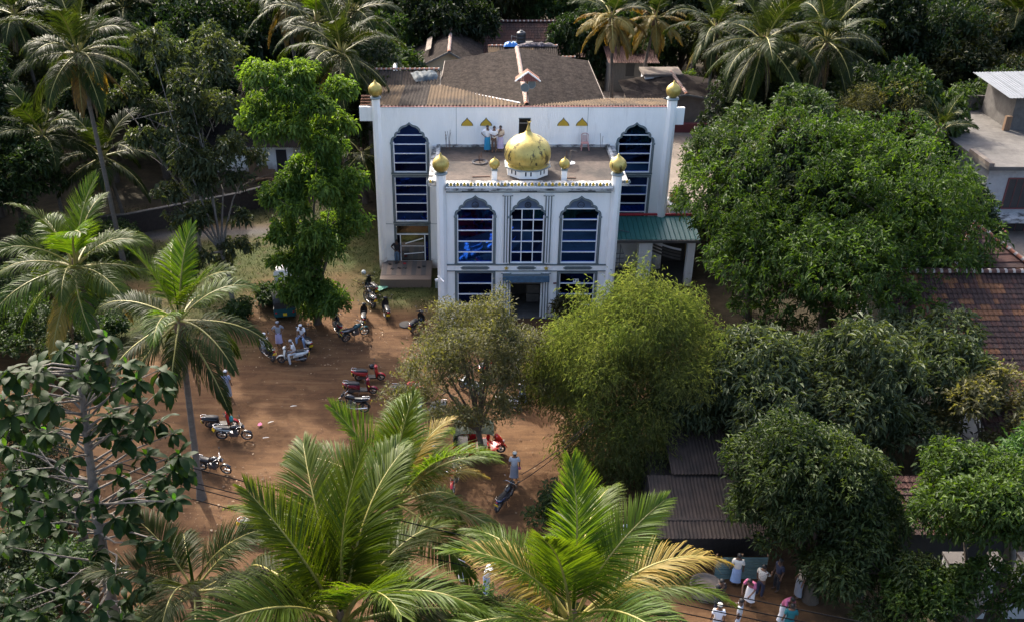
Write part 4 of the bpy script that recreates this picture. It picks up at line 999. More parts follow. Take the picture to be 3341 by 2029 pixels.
# hipped wing behind the ridge
hw = thing('tiled_wing', 'hipped dark red tiled roof rising behind the big tiled roof ridge', 'roof', (27.0, 46, 0))
mb = MB(); mb.box(-2.4, 2.6, 0, 5, 0, 4.6); mb.build('wall', M['white'], hw)
apx = Vector((0.3, 2.2, 6.9)); cr = [Vector((-3.0,-2.3,4.7)), Vector((3.4,-2.3,4.9)), Vector((3.4,6,4.6)), Vector((-3.0,6,4.6))]
for i in range(4):
    a, b = cr[i], cr[(i+1) % 4]
    for r in range(9):
        p0, p1 = a.lerp(apx, r/9), b.lerp(apx, r/9); q0, q1 = a.lerp(apx, (r+1.15)/9 if r < 8 else 1), b.lerp(apx, (r+1.15)/9 if r < 8 else 1)
        mb = MB(); u = Vector((0,0,0.05)); mb.face([p0 + u, p1 + u, q1, q0]); mb.face([p0, p1, p1 + u, p0 + u]); mb.build('tile_course', M['tilebrown'] if (r + i) % 3 else M['tileold'], hw)
    if i in (0, 1): ridge_tiles(hw, a + Vector((0,0,.08)), apx + Vector((0,0,.05)), 0.13, 0.42, 'ridge')
# lower tiled roof right, under the sparse trees
tl = thing('tiled_house', 'low old red tiled roof under the sparse trees at the right edge', 'house', (25.5, 31.5, 0))
mb = MB(); mb.box(-2.5, 6, 0.4, 4, 0, 2.6); mb.build('wall', M['white'], tl)
tile_roof(tl, (-3.2, 3.6, 4.0), (6.4, 3.6, 4.0), (-3.2, -0.5, 2.4), (6.4, -0.5, 2.4), 40, 15, [M['tilebrown'], M['tileold'], M['tilebrown']], 240)
# brown corrugated shed by the bamboo, bottom right
sd = thing('corrugated_shed', 'rusty brown corrugated shed roof right of the bamboo clump', 'shed', (9.6, 29.6, 0))
mb = MB(); mb.box(-1.9, 2.6, 0.4, 5.0, 0, 1.9); mb.build('wall', M['brick'], sd)
M['rustroof'] = mat('rusty_brown_roof', (0.040,0.027,0.021), 0.9, var=0.4, scale=2.5, c2=(0.018,0.014,0.012), c2scale=0.8)
sheets(sd, -2.2, 3.2, C(-0.4), C(2.6), lambda x, y: 1.75 + 0.26*y, [M['rustroof']], pitch=0.16, amp=0.03)
sheets(sd, -1.2, 3.2, C(2.5), C(6.2), lambda x, y: 1.95 + 0.24*y, [M['rustroof']], pitch=0.16, amp=0.03)
fe = thing('tin_fence', 'low green corrugated tin fence behind the standing men, bottom right', 'fence', (9.7, 28.7, 0))
for i in range(4):
    mb = MB(); vs = []
    for j in range(19):
        z = 0.02 + 1.15*j/18; y = 0.02*(1 if j % 2 else -1)
        vs += [(i*0.5, y, z), (i*0.5 + 0.52, y, z)]
    mb.raw(vs, [(2*j, 2*j+1, 2*j+3, 2*j+2) for j in range(18)], 0); mb.build('tin_sheet', M['tin'], fe)
for x in (0.0, 1.0, 2.02): mb = MB(); mb.box(x - 0.03, x + 0.03, 0.03, 0.09, 0, 1.25); mb.build('fence_post', M['wood'], fe)
wl_ = thing('well_ring', 'round brown concrete ring with earth in it by the tin fence', 'well ring', (9.2, 28.0, 0))
mb = MB(); mb.lathe([(0.62,0),(0.62,0.42),(0.54,0.42),(0.54,0.30),(0.3,0.34),(0.0,0.36)], 28); mb.build('ring', M['concrete_pale'], wl_)
# gate at the bottom right
for i, (x, lab) in enumerate(((17.9, 'white plastered gate pier left of the dark opening, bottom right'), (19.35, 'narrow white gate post in the middle of the dark opening, bottom right'), (20.9, 'white plastered wall pier right of the dark opening, bottom right'))):
    gp = thing('gate_pier', lab, 'gate pier', (x, 26.6, 0), group='piers of the gate')
    w = (0.35, 0.12, 0.6)[i]
    mb = MB(); mb.box(-w, w, 0, 0.5, 0, 2.75); mb.build('pier', M['greywall'], gp); mb = MB(); mb.box(-w - 0.06, w + 0.06, -0.06, 0.56, 2.752, 2.85); mb.build('cap', M['terrazzo_b'], gp)
gb = thing('gate_house', 'dark open porch with brown tiled roof behind the white gate piers', 'porch', (19.5, 28.6, 0))
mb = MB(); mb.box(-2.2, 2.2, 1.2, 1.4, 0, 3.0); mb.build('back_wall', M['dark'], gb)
tile_roof(gb, (-2.6, 1.6, 3.7), (2.6, 1.6, 3.7), (-2.6, -1.0, 2.95), (2.6, -1.0, 2.95), 22, 9, [M['tileold'], M['tilebrown']], 120)

# ---------------------------------------------------------------- foliage
rg = np.random.default_rng(11)
def unit(a): return a/np.maximum(np.linalg.norm(a, axis=-1, keepdims=True), 1e-9)
def leaf_arrays(c, d, L, W, fold=0.22, droop=0.0):
    """four-point folded leaves: c base (n,3), d direction, L length, W half width"""
    n = len(c)
    side = unit(np.cross(d, np.array([0, 0, 1.0]) + 0.35*rg.normal(size=(n, 3))))
    up = np.cross(side, d)
    mid = c + d*(L*0.48)[:, None] 
    lift = up*(W*fold*2)[:, None]
    tip = c + d*L[:, None] - np.array([0, 0, 1.0])*(L*droop)[:, None]
    V = np.stack([c, mid + side*W[:, None] + lift, tip, mid - side*W[:, None] + lift], 1).reshape(-1, 3)
    k = np.arange(n)[:, None]*4
    T = np.concatenate([k + [0, 1, 2], k + [0, 2, 3]], 1).reshape(-1, 3)
    return V, T
def crown(name, lobes, n_clumps, per, L, W, m, seed=0, spread=0.9, droop=0.15, clump_r=0.22, inner=0.55, low=-0.45, fold=0.25, tipbright=0.0):
    """leaf whorls over the outer part of many ellipsoid lobes (x,y,z,rx,ry,rz)"""
    global rg
    rg = np.random.default_rng(seed)
    lobes = np.asarray(lobes, float)
    w = lobes[:, 3]*lobes[:, 4] + lobes[:, 3]*lobes[:, 5]; w = w/w.sum()
    li = rg.choice(len(lobes), int(n_clumps*1.5), p=w)
    u = unit(rg.normal(size=(len(li), 3)))
    ok = u[:, 2] > low
    li, u = li[ok][:n_clumps], u[ok][:n_clumps]; n = len(li)
    rad = 1 - (1 - inner)*rg.random(n)**1.8
    lb = lobes[li]
    p = lb[:, :3] + u*lb[:, 3:6]*rad[:, None]
    nrm = unit(u/lb[:, 3:6])
    # whorls
    P = np.repeat(p, per, 0); Nn = np.repeat(nrm, per, 0); m_ = len(P)
    dirs = unit(Nn*rg.uniform(0.1, 0.8, (m_, 1)) + unit(rg.normal(size=(m_, 3)))*spread + np.array([0, 0, -droop]))
    base = P + rg.normal(size=(m_, 3))*clump_r*0.5
    sz = np.repeat(rg.uniform(0.65, 1.25, n), per)*rg.uniform(0.6, 1.2, m_)
    V, T = leaf_arrays(base, dirs, L*sz, W*sz, fold, droop)
    tone = rg.normal(0, 0.15, len(lobes))
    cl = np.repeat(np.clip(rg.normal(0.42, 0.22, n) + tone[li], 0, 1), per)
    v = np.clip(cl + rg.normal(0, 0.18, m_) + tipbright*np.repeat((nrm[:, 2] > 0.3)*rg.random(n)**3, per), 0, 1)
    me = scatter_mesh(name, V, T, M[m] if isinstance(m, str) else m, np.repeat(v, 4))
    return me
def lumps(c, r, k, sub, seed, zmin=-0.35, body=True, jitter=0.2):
    """a crown: k smaller lobes standing out of an ellipsoid body"""
    g = random.Random(seed); out = []
    if body: out.append((c[0], c[1], c[2], r[0]*0.68, r[1]*0.68, r[2]*0.68))
    i = 0
    while len(out) < k:
        i += 1
        z = g.uniform(zmin, 1); a = i*2.39996 + g.uniform(-0.3, 0.3); q = math.sqrt(max(0, 1 - z*z))
        s = sub*g.uniform(0.7, 1.3)
        f = 1 - s*0.42 + g.uniform(-jitter, jitter)
        out.append((c[0] + r[0]*q*math.cos(a)*f, c[1] + r[1]*q*math.sin(a)*f, c[2] + r[2]*z*f, min(r)*s*1.1, min(r)*s*1.1, min(r)*s*0.85))
    return out
def limbs(mb, base, tops, r0, fork=0.4, n=7, seed=0, lean=None):
    """trunk from base that forks towards the given points"""
    g = random.Random(seed); base = Vector(base); tops = [Vector(t) for t in tops]
    cen = sum(tops, Vector())/len(tops)
    f = base.lerp(cen, fork) if lean is None else Vector(lean)
    mid = base.lerp(f, 0.5) + Vector((g.uniform(-.15,.15), g.uniform(-.15,.15), 0))
    mb.tube([base - Vector((0,0,0.25)), base + Vector((0,0,0.15)), mid, f], [r0*1.5, r0*1.08, r0*0.9, r0*0.75], n + 2)
    for t in tops:
        k = f.lerp(t, 0.5) + Vector((g.uniform(-.3,.3), g.uniform(-.3,.3), g.uniform(0.0,.5)))
        mb.tube([f, f.lerp(k, 0.5) + Vector((0,0,0.1)), k, t], [r0*0.55, r0*0.42, r0*0.28, r0*0.06], n)
        for s in range(2):
            a = f.lerp(t, g.uniform(0.45, 0.8)); e = a + Vector((g.uniform(-1,1), g.uniform(-1,1), g.uniform(0.1,0.9)))*(t - f).length*0.3
            mb.tube([a, a.lerp(e, 0.5) + Vector((0,0,0.06)), e], [r0*0.2, r0*0.12, r0*0.03], 5)
def tree(name, label, base, lobes, n, per, L, W, m, r0=0.2, bark='bark', seed=1, group=None, cat='tree', fork=0.4, ntops=7, lean=None, **kw):
    bx, by = base[0], base[1]
    t = thing(name, label, cat, (bx, by, 0), group=group)
    lb = [(x - bx, y - by, z, a, b, c) for x, y, z, a, b, c in lobes]
    o = place('crown', crown('crown', lb, n, per, L, W, m, seed, **kw), t)
    g = random.Random(seed); tops = [lb[i][:3] for i in (range(len(lb)) if len(lb) <= ntops else g.sample(range(1, len(lb)), ntops))]
    mb = MB(); limbs(mb, (0, 0, 0), tops, r0, fork, seed=seed, lean=lean); mb.build('trunk', M[bark], t)
    return t

# ---------------------------------------------------------------- coconut palms
def frond_mesh(L=4.2, e0=60, bend=80, n=70, leaf=0.95, hang=0.5, seed=1, width=0.05, twist=0.0, vee=0.35, m='frond', tipv=0.0, curl=0.0):
    g = np.random.default_rng(seed); K = 15
    s = np.linspace(0, 1, K)
    e = R(e0) - R(bend)*s**1.5
    ds = L/(K - 1)
    yaw = curl*s**2
    x = np.concatenate([[0], np.cumsum(np.cos(e[:-1])*np.cos(yaw[:-1])*ds)]); y = np.concatenate([[0], np.cumsum(np.cos(e[:-1])*np.sin(yaw[:-1])*ds)]); z = np.concatenate([[0], np.cumsum(np.sin(e[:-1])*ds)])
    P = np.stack([x, y, z], -1)
    mb = MB(); rad = [0.055*(1 - t)**0.9 + 0.008 for t in s]; rad[0] = 0.085
    mb.tube([tuple(p) for p in P], rad, 5)
    nb = len(mb.v)
    t = np.repeat(np.linspace(0.17, 0.995, n), 2); side = np.tile([1.0, -1.0], n)
    t = np.clip(t + g.uniform(-0.004, 0.004, len(t)), 0, 0.999)
    i = np.minimum((t*(K - 1)).astype(int), K - 2); f = (t*(K - 1) - i)[:, None]
    p0 = P[i]*(1 - f) + P[i+1]*f
    T = unit(P[i+1] - P[i]); Bn = unit(np.cross(np.array([0, 0, 1.0]), T)); Nn = np.cross(T, Bn)
    tw = twist*t
    B2 = Bn*np.cos(tw)[:, None] + Nn*np.sin(tw)[:, None]; N2 = np.cross(T, B2)
    sw = R(28) + R(42)*t**1.4 + g.normal(0, 0.05, len(t))
    d = B2*(side*np.cos(sw))[:, None] + T*np.sin(sw)[:, None] + N2*((vee*(1 - 0.6*t))[:, None] + g.normal(0, 0.06, (len(t), 1)))
    d = unit(d)
    ln = leaf*(0.45 + 0.75*np.sin(PI*np.clip(t*0.93 + 0.07, 0, 1))**0.8)*(1 - 0.35*t)*g.uniform(0.9, 1.08, len(t))
    gv = np.array([0, 0, -1.0]); hg = hang*g.uniform(0.7, 1.3, len(t))
    q0 = p0; d1 = unit(d + gv*(hg*0.15)[:, None]); q1 = q0 + d1*(ln*0.38)[:, None]
    d2 = unit(d1 + gv*(hg*0.45)[:, None]); q2 = q1 + d2*(ln*0.34)[:, None]
    d3 = unit(d2 + gv*(hg*0.9)[:, None]); q3 = q2 + d3*(ln*0.28)[:, None]
    wv = unit(T - d*np.sum(T*d, -1, keepdims=True))
    wv = unit(wv + N2*g.normal(0.25, 0.3, (len(t), 1)))
    h = width*0.5*g.uniform(0.8, 1.2, (len(t), 1))
    V = np.stack([q0 - wv*h*0.5, q0 + wv*h*0.5, q1 - wv*h, q1 + wv*h, q2 - wv*h*0.75, q2 + wv*h*0.75, q3], 1).reshape(-1, 3)
    k = np.arange(len(t))[:, None]*7
    Tr = np.concatenate([k + a for a in ([0,1,3],[0,3,2],[2,3,5],[2,5,4],[4,5,6])], 0) + nb
    stalk = []
    for fc in mb.f:
        for j in range(1, len(fc) - 1): stalk.append((fc[0], fc[j], fc[j+1]))
    lv = np.clip(g.normal(0.4, 0.2, len(t)) + tipv*t, 0, 1)
    lv = np.stack([lv]*5 + [np.clip(lv + 0.15, 0, 1), np.clip(lv + 0.35, 0, 1)], 1).reshape(-1)
    me = scatter_mesh('frond', np.concatenate([np.array(mb.v), V]), np.concatenate([np.array(stalk), Tr]), [M[m], M['rachis']], np.concatenate([np.full(nb, 0.5), lv]))
    mi = np.zeros(len(me.polygons), np.int32); mi[:len(stalk)] = 1; me.polygons.foreach_set('material_index', mi)
    return me
CLS = [(82, 30), (66, 62), (48, 78), (28, 80), (6, 68), (-22, 50), (-48, 32)]      # first rise and bend of each age of frond
FR = {}
def fset(key, L, n, leaf, width, m, hangs=(0.15, 0.35, 0.6, 0.9, 1.2, 1.6, 2.0), **kw):
    FR[key] = [[frond_mesh(L*(0.95 if i == 0 else 1), e, b, n, leaf, hangs[i], seed=i*7 + j, width=width, twist=(0.5 if j else -0.4)*(i > 0), m=m, curl=(-0.22, 0.25)[j], **kw) for j in range(2)] for i, (e, b) in enumerate(CLS)]
fset('far', 3.9, 56, 1.05, 0.075, 'frond')
fset('gold', 3.4, 52, 0.95, 0.075, 'frondgold', tipv=0.4)
fset('mid', 4.3, 90, 1.2, 0.046, 'frond')
fset('young', 4.2, 90, 1.25, 0.046, 'frondyoung')
fset('near', 5.3, 150, 1.55, 0.042, 'frondyoung', hangs=(0.12,0.3,0.5,0.75,1.0,1.2,1.5), tipv=0.3)
fset('nearold', 5.3, 150, 1.55, 0.042, 'frond', hangs=(0.1,0.3,0.55,0.85,1.1,1.4,1.7), tipv=0.3)
fset('yellow', 4.2, 110, 1.25, 0.036, 'frondyellow')
fset('dry', 3.6, 40, 0.7, 0.05, 'fronddry')
def palm(label, base, heart, key, n=20, seed=1, top=82, bottom=-40, scale=1.0, az0=0.0, old=None, nuts=5, r=0.16, group=None, young=None, dead=2, skip=None, extra=(), name='coconut_palm'):
    g = random.Random(seed)
    t = thing(name, label, 'palm tree', (base[0], base[1], 0), group=group)
    hv = Vector((heart[0] - base[0], heart[1] - base[1], heart[2]))
    ctrl = [Vector((0,0,-0.3)), Vector((hv.x*0.15, hv.y*0.15, hv.z*0.30)), Vector((hv.x*0.55, hv.y*0.55, hv.z*0.66)), hv - Vector((0,0,0.1))]
    def bez(u): return ctrl[0]*(1-u)**3 + ctrl[1]*3*u*(1-u)**2 + ctrl[2]*3*u*u*(1-u) + ctrl[3]*u**3
    N_ = 26; mb = MB()
    mb.tube([bez(i/N_) for i in range(N_ + 1)], [r*(1.55 - 0.6*min(1, i/4) - 0.25*i/N_)*(1.05 if i % 2 else 0.97) for i in range(N_ + 1)], 10)
    mb.build('trunk', M['palmbark'], t)
    mb = MB(); mb.lathe([(r*0.75,-0.55),(r*1.35,-0.3),(r*1.5,0),(r*1.0,0.35),(r*0.45,0.7)], 9, tuple(hv))
    for i in range(9):
        a = g.uniform(0, 2*PI); mb.tube([hv + Vector((0,0,-0.1)), hv + Vector((math.cos(a)*r*2.0, math.sin(a)*r*2.0, g.uniform(-.5,.3)))], [r*0.4, r*0.1], 4)
    mb.build('fibre', M['husk'], t)
    for i in range(n):
        u = i/(n - 1); el = top + (bottom - top)*(u**0.9) + g.uniform(-6, 6)
        ci = min(range(len(CLS)), key=lambda k: abs(CLS[k][0] - el))
        az = az0 + i*2.39996 + g.uniform(-0.25, 0.25)
        if skip and skip(az % (2*PI), el): continue
        kk = key
        if old and el < old[0]: kk = old[1]
        if young and el > young[0]: kk = young[1]
        sc = scale*g.uniform(0.88, 1.08)
        place('frond', FR[kk][ci][g.randrange(2)], t, hv + Vector((math.cos(az)*r*0.6, math.sin(az)*r*0.6, 0.1 + 0.3*(1 - u))), (R(g.uniform(-8, 8)), R(CLS[ci][0] - el), az), (sc, sc*g.choice((-1, 1)), sc))
    for az, el, kk, sc in extra:
        ci = min(range(len(CLS)), key=lambda k: abs(CLS[k][0] - el))
        place('frond', FR[kk][ci][0], t, hv + Vector((math.cos(az)*r*0.6, math.sin(az)*r*0.6, 0.2)), (0, R(CLS[ci][0] - el), az), sc)
    for i in range(dead):
        az = g.uniform(0, 2*PI); place('dry_frond', FR['dry'][6][0], t, hv + Vector((math.cos(az)*r, math.sin(az)*r, -0.3)), (0, R(15), az), scale*0.8)
    mb = MB(); mb.tube([(0,0,0),(0.02,0,0.6),(0.0,0.03,1.5)], [0.05, 0.04, 0.008], 6)
    mb.build('spear', M['frondyoung'], t, hv + Vector((0,0,0.4)))
    if nuts:
        nm = MB(); nm.ball((0,0,0), 0.13, 10, squash=(1,1,1.25)); nme = nm.mesh('coconut', M['coconut'])
        for i in range(nuts):
            a = g.uniform(0, 2*PI); place('coconut', nme, t, hv + Vector((math.cos(a)*r*2.1, math.sin(a)*r*2.1, -0.35 - 0.2*g.random())))
    return t

# the palms that can be told apart
palm('tall dark coconut palm with green nuts and leaning pale trunk, top left', (-22.5, 56.5), (-22.23, 55.00, 14.16), 'mid', 24, 3, bottom=-55, scale=1.05, nuts=9, old=(-30, 'gold'))
palm('bright young coconut palm with long arching fronds at the left edge', (-18.4, 42.2), (-18.65, 41.00, 7.53), 'young', 22, 5, bottom=-42, az0=0.5, old=(-32, 'yellow'), nuts=4, scale=1.05)
palm('coconut palm with upright new fronds whose trunk stands by the lowest left motorcycle', (-11.95, 33.7), (-11.57, 33.50, 8.87), 'mid', 17, 9, bottom=-50, az0=1.1, young=(38, 'young'), nuts=0, scale=0.92)
palm('large bright coconut palm in the middle of the bottom edge', (-3.6, 16.5), (-3.33, 18.00, 8.58), 'nearold', 24, 21, bottom=-25, az0=0.35, young=(35, 'near'), nuts=4, scale=0.9, extra=((2.0, 66, 'near', 0.95), (1.2, 66, 'near', 0.92)))
palm('yellow-green coconut palm right of the middle of the bottom edge', (2.7, 16.5), (2.54, 17.50, 9.18), 'near', 20, 33, bottom=-25, az0=2.0, nuts=3, scale=0.80, old=(0, 'nearold'), extra=((0.32, 44, 'yellow', 1.05), (2.7, 48, 'yellow', 0.8)))
palm('small bright coconut palm just behind the two large bottom palms', (-2.0, 22.5), (-2.26, 22.50, 8.78), 'near', 15, 41, bottom=-10, az0=0.9, nuts=0, scale=0.74, extra=((0.9, 60, 'yellow', 0.75), (0.2, 45, 'yellow', 0.7)))
palm('dark drooping coconut palm at the top edge left of the bright round tree', (-13.4, 76), (-13.85, 75.00, 13.26), 'far', 20, 51, bottom=-60, scale=1.05, old=(-25, 'gold'), r=0.18)
palm('coconut palm with upright green heart behind the bright tree', (-10.6, 70.5), (-10.93, 70.00, 12.74), 'far', 18, 53, bottom=-45, r=0.16, young=(60, 'young'))
palm('tallest coconut palm at the top edge left of the gabled house', (-8.8, 73), (-8.53, 72.00, 12.96), 'far', 20, 57, bottom=-35, scale=1.1)
palm('wide drooping coconut palm beside the left minaret', (-8.6, 63.2), (-8.37, 63.00, 12.17), 'mid', 21, 61, bottom=-50, scale=1.05, old=(-38, 'gold'))
palm('straight golden coconut palm left of the grey boarded shed', (12.4, 82.3), (11.59, 81.00, 10.77), 'gold', 22, 71, bottom=-55, scale=0.98, r=0.17, young=(30, 'far'))
palm('leaning golden coconut palm right of the grey boarded shed', (14.2, 82.2), (15.33, 82.00, 10.49), 'gold', 19, 73, bottom=-60, scale=0.9, r=0.16, young=(35, 'far'))
palm('green coconut palm behind the right minaret, its crown farthest left on that side', (19.2, 77), (19.02, 76.00, 10.94), 'far', 19, 77, bottom=-50, scale=1.05, old=(-40, 'gold'))
palm('broad coconut palm whose fronds hang beside the right minaret', (19.6, 66.5), (19.84, 66.00, 12.22), 'mid', 22, 79, bottom=-60, scale=1.12, az0=0.4)
palm('upright coconut palm rising behind the big round tree on the right', (24.4, 68.5), (24.83, 68.00, 11.86), 'mid', 21, 83, bottom=-45, scale=1.12, az0=1.0)
palm('pale coconut palm in the top right corner', (47.5, 85.5), (47.18, 85.00, 10.10), 'far', 19, 87, bottom=-50, scale=1.1)
palm('low coconut palm at the left edge below the tall dark palm', (-28.5, 62.5), (-28.46, 62.00, 7.03), 'far', 18, 91, bottom=-30, scale=1.0)
palm('low coconut palm with fronds hanging over the dark boundary wall', (-24.6, 63.5), (-25.10, 63.00, 5.22), 'far', 18, 93, bottom=-45, scale=1.05)
palm('dark coconut palm in the top left corner', (-34.0, 75.5), (-34.53, 75.00, 12.19), 'far', 19, 95, bottom=-50, scale=1.05)
palm('coconut palm at the top edge right of the corner palm, far left', (-29.0, 85), (-29.64, 85.00, 10.80), 'far', 18, 97, bottom=-45, scale=1.0)
palm('short coconut palm hidden low at the left of the minaret', (-9.2, 60.5), (-7.15, 60.50, 6.26), 'far', 13, 99, top=40, bottom=-40, scale=0.72, nuts=0)
palm('small palm with thin upright fronds beside the flat concrete roof', (27.8, 57.5), (28.72, 57.00, 9.10), 'far', 9, 101, top=80, bottom=30, scale=0.6, nuts=0, dead=0)
k_ = 0
for x, y, z in ((-42, 92, 9.5), (-22, 94, 10.5), (-4, 98, 9.0), (22, 96, 9), (30, 90, 10), (3.0, 103, 9.5), (60, 96, 10), (37, 100, 8.5)):
    k_ += 1
    palm('distant coconut palm standing in the dark forest at the top', (x + 0.4, y), (x, y, z), 'far', 16, 110 + k_, bottom=-50, scale=1.0, group='distant palms in the forest', nuts=0)
palm('low leafy palm under the large bottom palm, bottom left', (-8.5, 17.5), (-6.97, 18.00, 9.68), 'nearold', 13, 131, top=70, bottom=-20, scale=0.55, nuts=0, dead=0, r=0.1)

# ---------------------------------------------------------------- broadleaf trees near and mid distance
def along(pts, r, seed, k=3, jit=0.35):
    """lobes strung along a line of (x,y,z,radius)"""
    g = random.Random(seed); out = []
    for x, y, z, q in pts:
        for i in range(k):
            out.append((x + g.uniform(-jit, jit)*q*1.3, y + g.uniform(-jit, jit)*q, z + g.uniform(-jit, jit)*q, q*r*g.uniform(.7, 1.1), q*r*g.uniform(.7, 1.1), q*r*g.uniform(.55, .85)))
    return out
# bright tree left of the mosque: a tall pillar of foliage
lob = along([(-9.6,50.2,13.6,1.9),(-8.2,50.0,14.0,1.6),(-10.4,49.9,12.4,1.7),(-8.0,50.1,12.6,1.8),(-9.2,50.4,11.9,1.6),(-7.9,50,10.9,1.7),(-8.5,50,9.7,1.5),(-7.6,49.8,8.9,1.6),(-6.6,49.8,7.6,1.6),(-9.3,49.8,8.0,1.9),(-10.2,49.8,6.9,1.6),(-7.6,49.6,6.3,2.0),(-6.3,49.7,6.4,1.2),(-9.2,49.6,5.6,2.0),(-10.6,49.6,4.6,1.5),(-8.2,49.4,4.5,1.8),(-9.6,49.2,3.2,1.9),(-11.0,49.3,2.6,1.2),(-8.4,49.0,2.6,1.5),(-8.9,48.8,1.5,1.3)], 0.50, 5, 3, 0.6)
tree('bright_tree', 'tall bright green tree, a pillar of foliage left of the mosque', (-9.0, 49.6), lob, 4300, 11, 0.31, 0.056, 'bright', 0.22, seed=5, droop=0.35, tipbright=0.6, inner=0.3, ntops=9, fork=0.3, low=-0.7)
# tall thin grey-green trees, sparse
for i, (lab, b, pts, n_) in enumerate((
    ('tall sparse grey-green tree with a thin dark trunk, left of the bright tree', (-14.4, 51.6), [(-16.2,55,13.8,2.2),(-14.9,54.5,12.6,2.2),(-16.6,54.5,11.8,2.2),(-14.6,54,10.6,2.2),(-16.0,54,9.6,2.3),(-14.4,53.5,8.6,2.0),(-17.0,53.8,8.0,1.8),(-15.3,53,6.6,2.2),(-16.4,52.8,5.4,1.7),(-14.6,52.4,4.6,1.5),(-15.6,52.2,3.3,1.3)], 1350),
    ('taller slender grey-green tree behind it with a pale forked trunk', (-17.8, 58.0), [(-18.5,59,13.2,2.4),(-17.0,59,12.2,2.2),(-19.2,58.8,10.6,2.2),(-17.4,58.6,9.2,2.2),(-18.8,58.4,7.4,2.0)], 1000))):
    tree('slender_tree', lab, b, along(pts, 0.42, 20 + i, 4, 0.75), n_, 9, 0.36, 0.075, 'greygreen', 0.15, 'palebark', seed=20 + i, droop=0.35, inner=0.15, ntops=11, fork=0.35, low=-0.9, group='slender grey-green trees')
# big round mango on the right
lob = lumps((20.0, 48, 6.4), (6.9, 6.0, 5.8), 46, 0.36, 7) + lumps((22.9, 47.8, 6.2), (3.6, 3.8, 3.3), 16, 0.4, 8, body=False) + lumps((16.6, 46.5, 4.4), (2.7, 3.2, 3.6), 12, 0.5, 9, body=False)
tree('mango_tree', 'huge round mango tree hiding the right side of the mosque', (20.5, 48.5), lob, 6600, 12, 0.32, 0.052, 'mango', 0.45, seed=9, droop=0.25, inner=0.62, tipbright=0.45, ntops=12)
tree('dark_tree', 'darker bushy tree rising left behind the huge mango', (17.0, 53.0), lumps((18.0, 53.5, 8.8), (4.2, 3.6, 3.7), 22, 0.42, 12) + lumps((15.9, 51.5, 6.0), (2.0, 2.2, 3.2), 9, 0.5, 13, body=False), 3000, 11, 0.34, 0.055, 'midleaf', 0.3, seed=12, inner=0.65, tipbright=0.3)
tree('broadleaf_tree', 'glossy dark tree with large pale-edged leaves between the mango and the dark bushy tree', (16.5, 50.5), lumps((17.0, 50.2, 8.3), (2.7, 2.2, 3.8), 12, 0.45, 14), 1000, 10, 0.42, 0.095, 'greygreen', 0.25, seed=14, droop=0.3)
tree('dark_tree', 'dark rounded tree at the right end of the huge mango beside the concrete house', (29.0, 51.5), lumps((27.4, 50.5, 4.7), (2.2, 2.2, 3.7), 16, 0.45, 15), 1900, 11, 0.32, 0.06, 'darkleaf', 0.25, seed=15, inner=0.65)
tree('feathery_tree', 'thin feathery light green tree beside the blue tank', (27.2, 62), lumps((27.3, 61.5, 8.2), (2.7, 2.4, 2.7), 14, 0.45, 16), 1700, 12, 0.20, 0.03, 'olive', 0.14, seed=16, inner=0.2)
# grey-green mango in the lower right middle
lob = lumps((16.2, 35.6, 3.9), (5.2, 3.6, 3.3), 26, 0.38, 31) + lumps((11.6, 35.0, 3.9), (2.6, 2.6, 2.7), 10, 0.5, 32, body=False) + lumps((21.0, 37, 4.3), (2.8, 2.6, 2.3), 9, 0.5, 33, body=False)
tree('mango_tree', 'wide grey-green mango tree with pale leaves below the huge mango', (16.0, 36.0), lob, 4300, 12, 0.40, 0.052, 'greygreen', 0.35, seed=31, droop=0.3, inner=0.68, tipbright=0.2, ntops=10)
lob = lumps((11.20, 28.60, 3.01), (1.5, 1.1, 1.3), 8, 0.5, 46, body=False) + lumps((13.0, 28.6, 4.1), (3.0, 2.3, 2.9), 22, 0.40, 35) + lumps((14.9, 26.2, 2.3), (2.0, 1.7, 2.2), 10, 0.45, 36, body=False)
tree('mango_tree', 'dusky mango tree with yellow-green leaf tips behind the men, bottom right', (13.2, 27.6), lob, 4100, 11, 0.26, 0.042, 'midleaf', 0.28, seed=35, droop=0.3, inner=0.6, tipbright=0.9, ntops=9)
lob = lumps((17.9, 26.0, 5.8), (2.2, 2.0, 1.9), 16, 0.42, 37) + lumps((15.9, 24.8, 2.7), (1.5, 1.2, 1.5), 7, 0.5, 38, body=False) + lumps((18.6, 24.8, 3.3), (2.3, 0.9, 1.1), 10, 0.5, 39, body=False)
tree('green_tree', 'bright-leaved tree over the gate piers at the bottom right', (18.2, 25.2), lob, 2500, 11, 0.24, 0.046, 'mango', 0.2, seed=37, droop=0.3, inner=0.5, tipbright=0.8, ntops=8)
tree('sparse_tree', 'sparse yellowish tree with bare twigs in front of the low tiled roof', (22.2, 33.8), lumps((22.3, 33.6, 4.4), (2.6, 1.8, 2.0), 12, 0.38, 39, body=False), 620, 9, 0.28, 0.055, 'olive', 0.12, seed=39, inner=0.3, tipbright=0.5, ntops=10)
tree('sparse_tree', 'sparse green tree with bare grey branches at the right edge above the gate tree', (22.0, 29.5), lumps((21.3, 29.5, 4.4), (2.0, 1.6, 1.5), 10, 0.4, 40, body=False), 560, 9, 0.28, 0.055, 'mango', 0.12, 'palebark', seed=40, inner=0.3, tipbright=0.5, ntops=10)
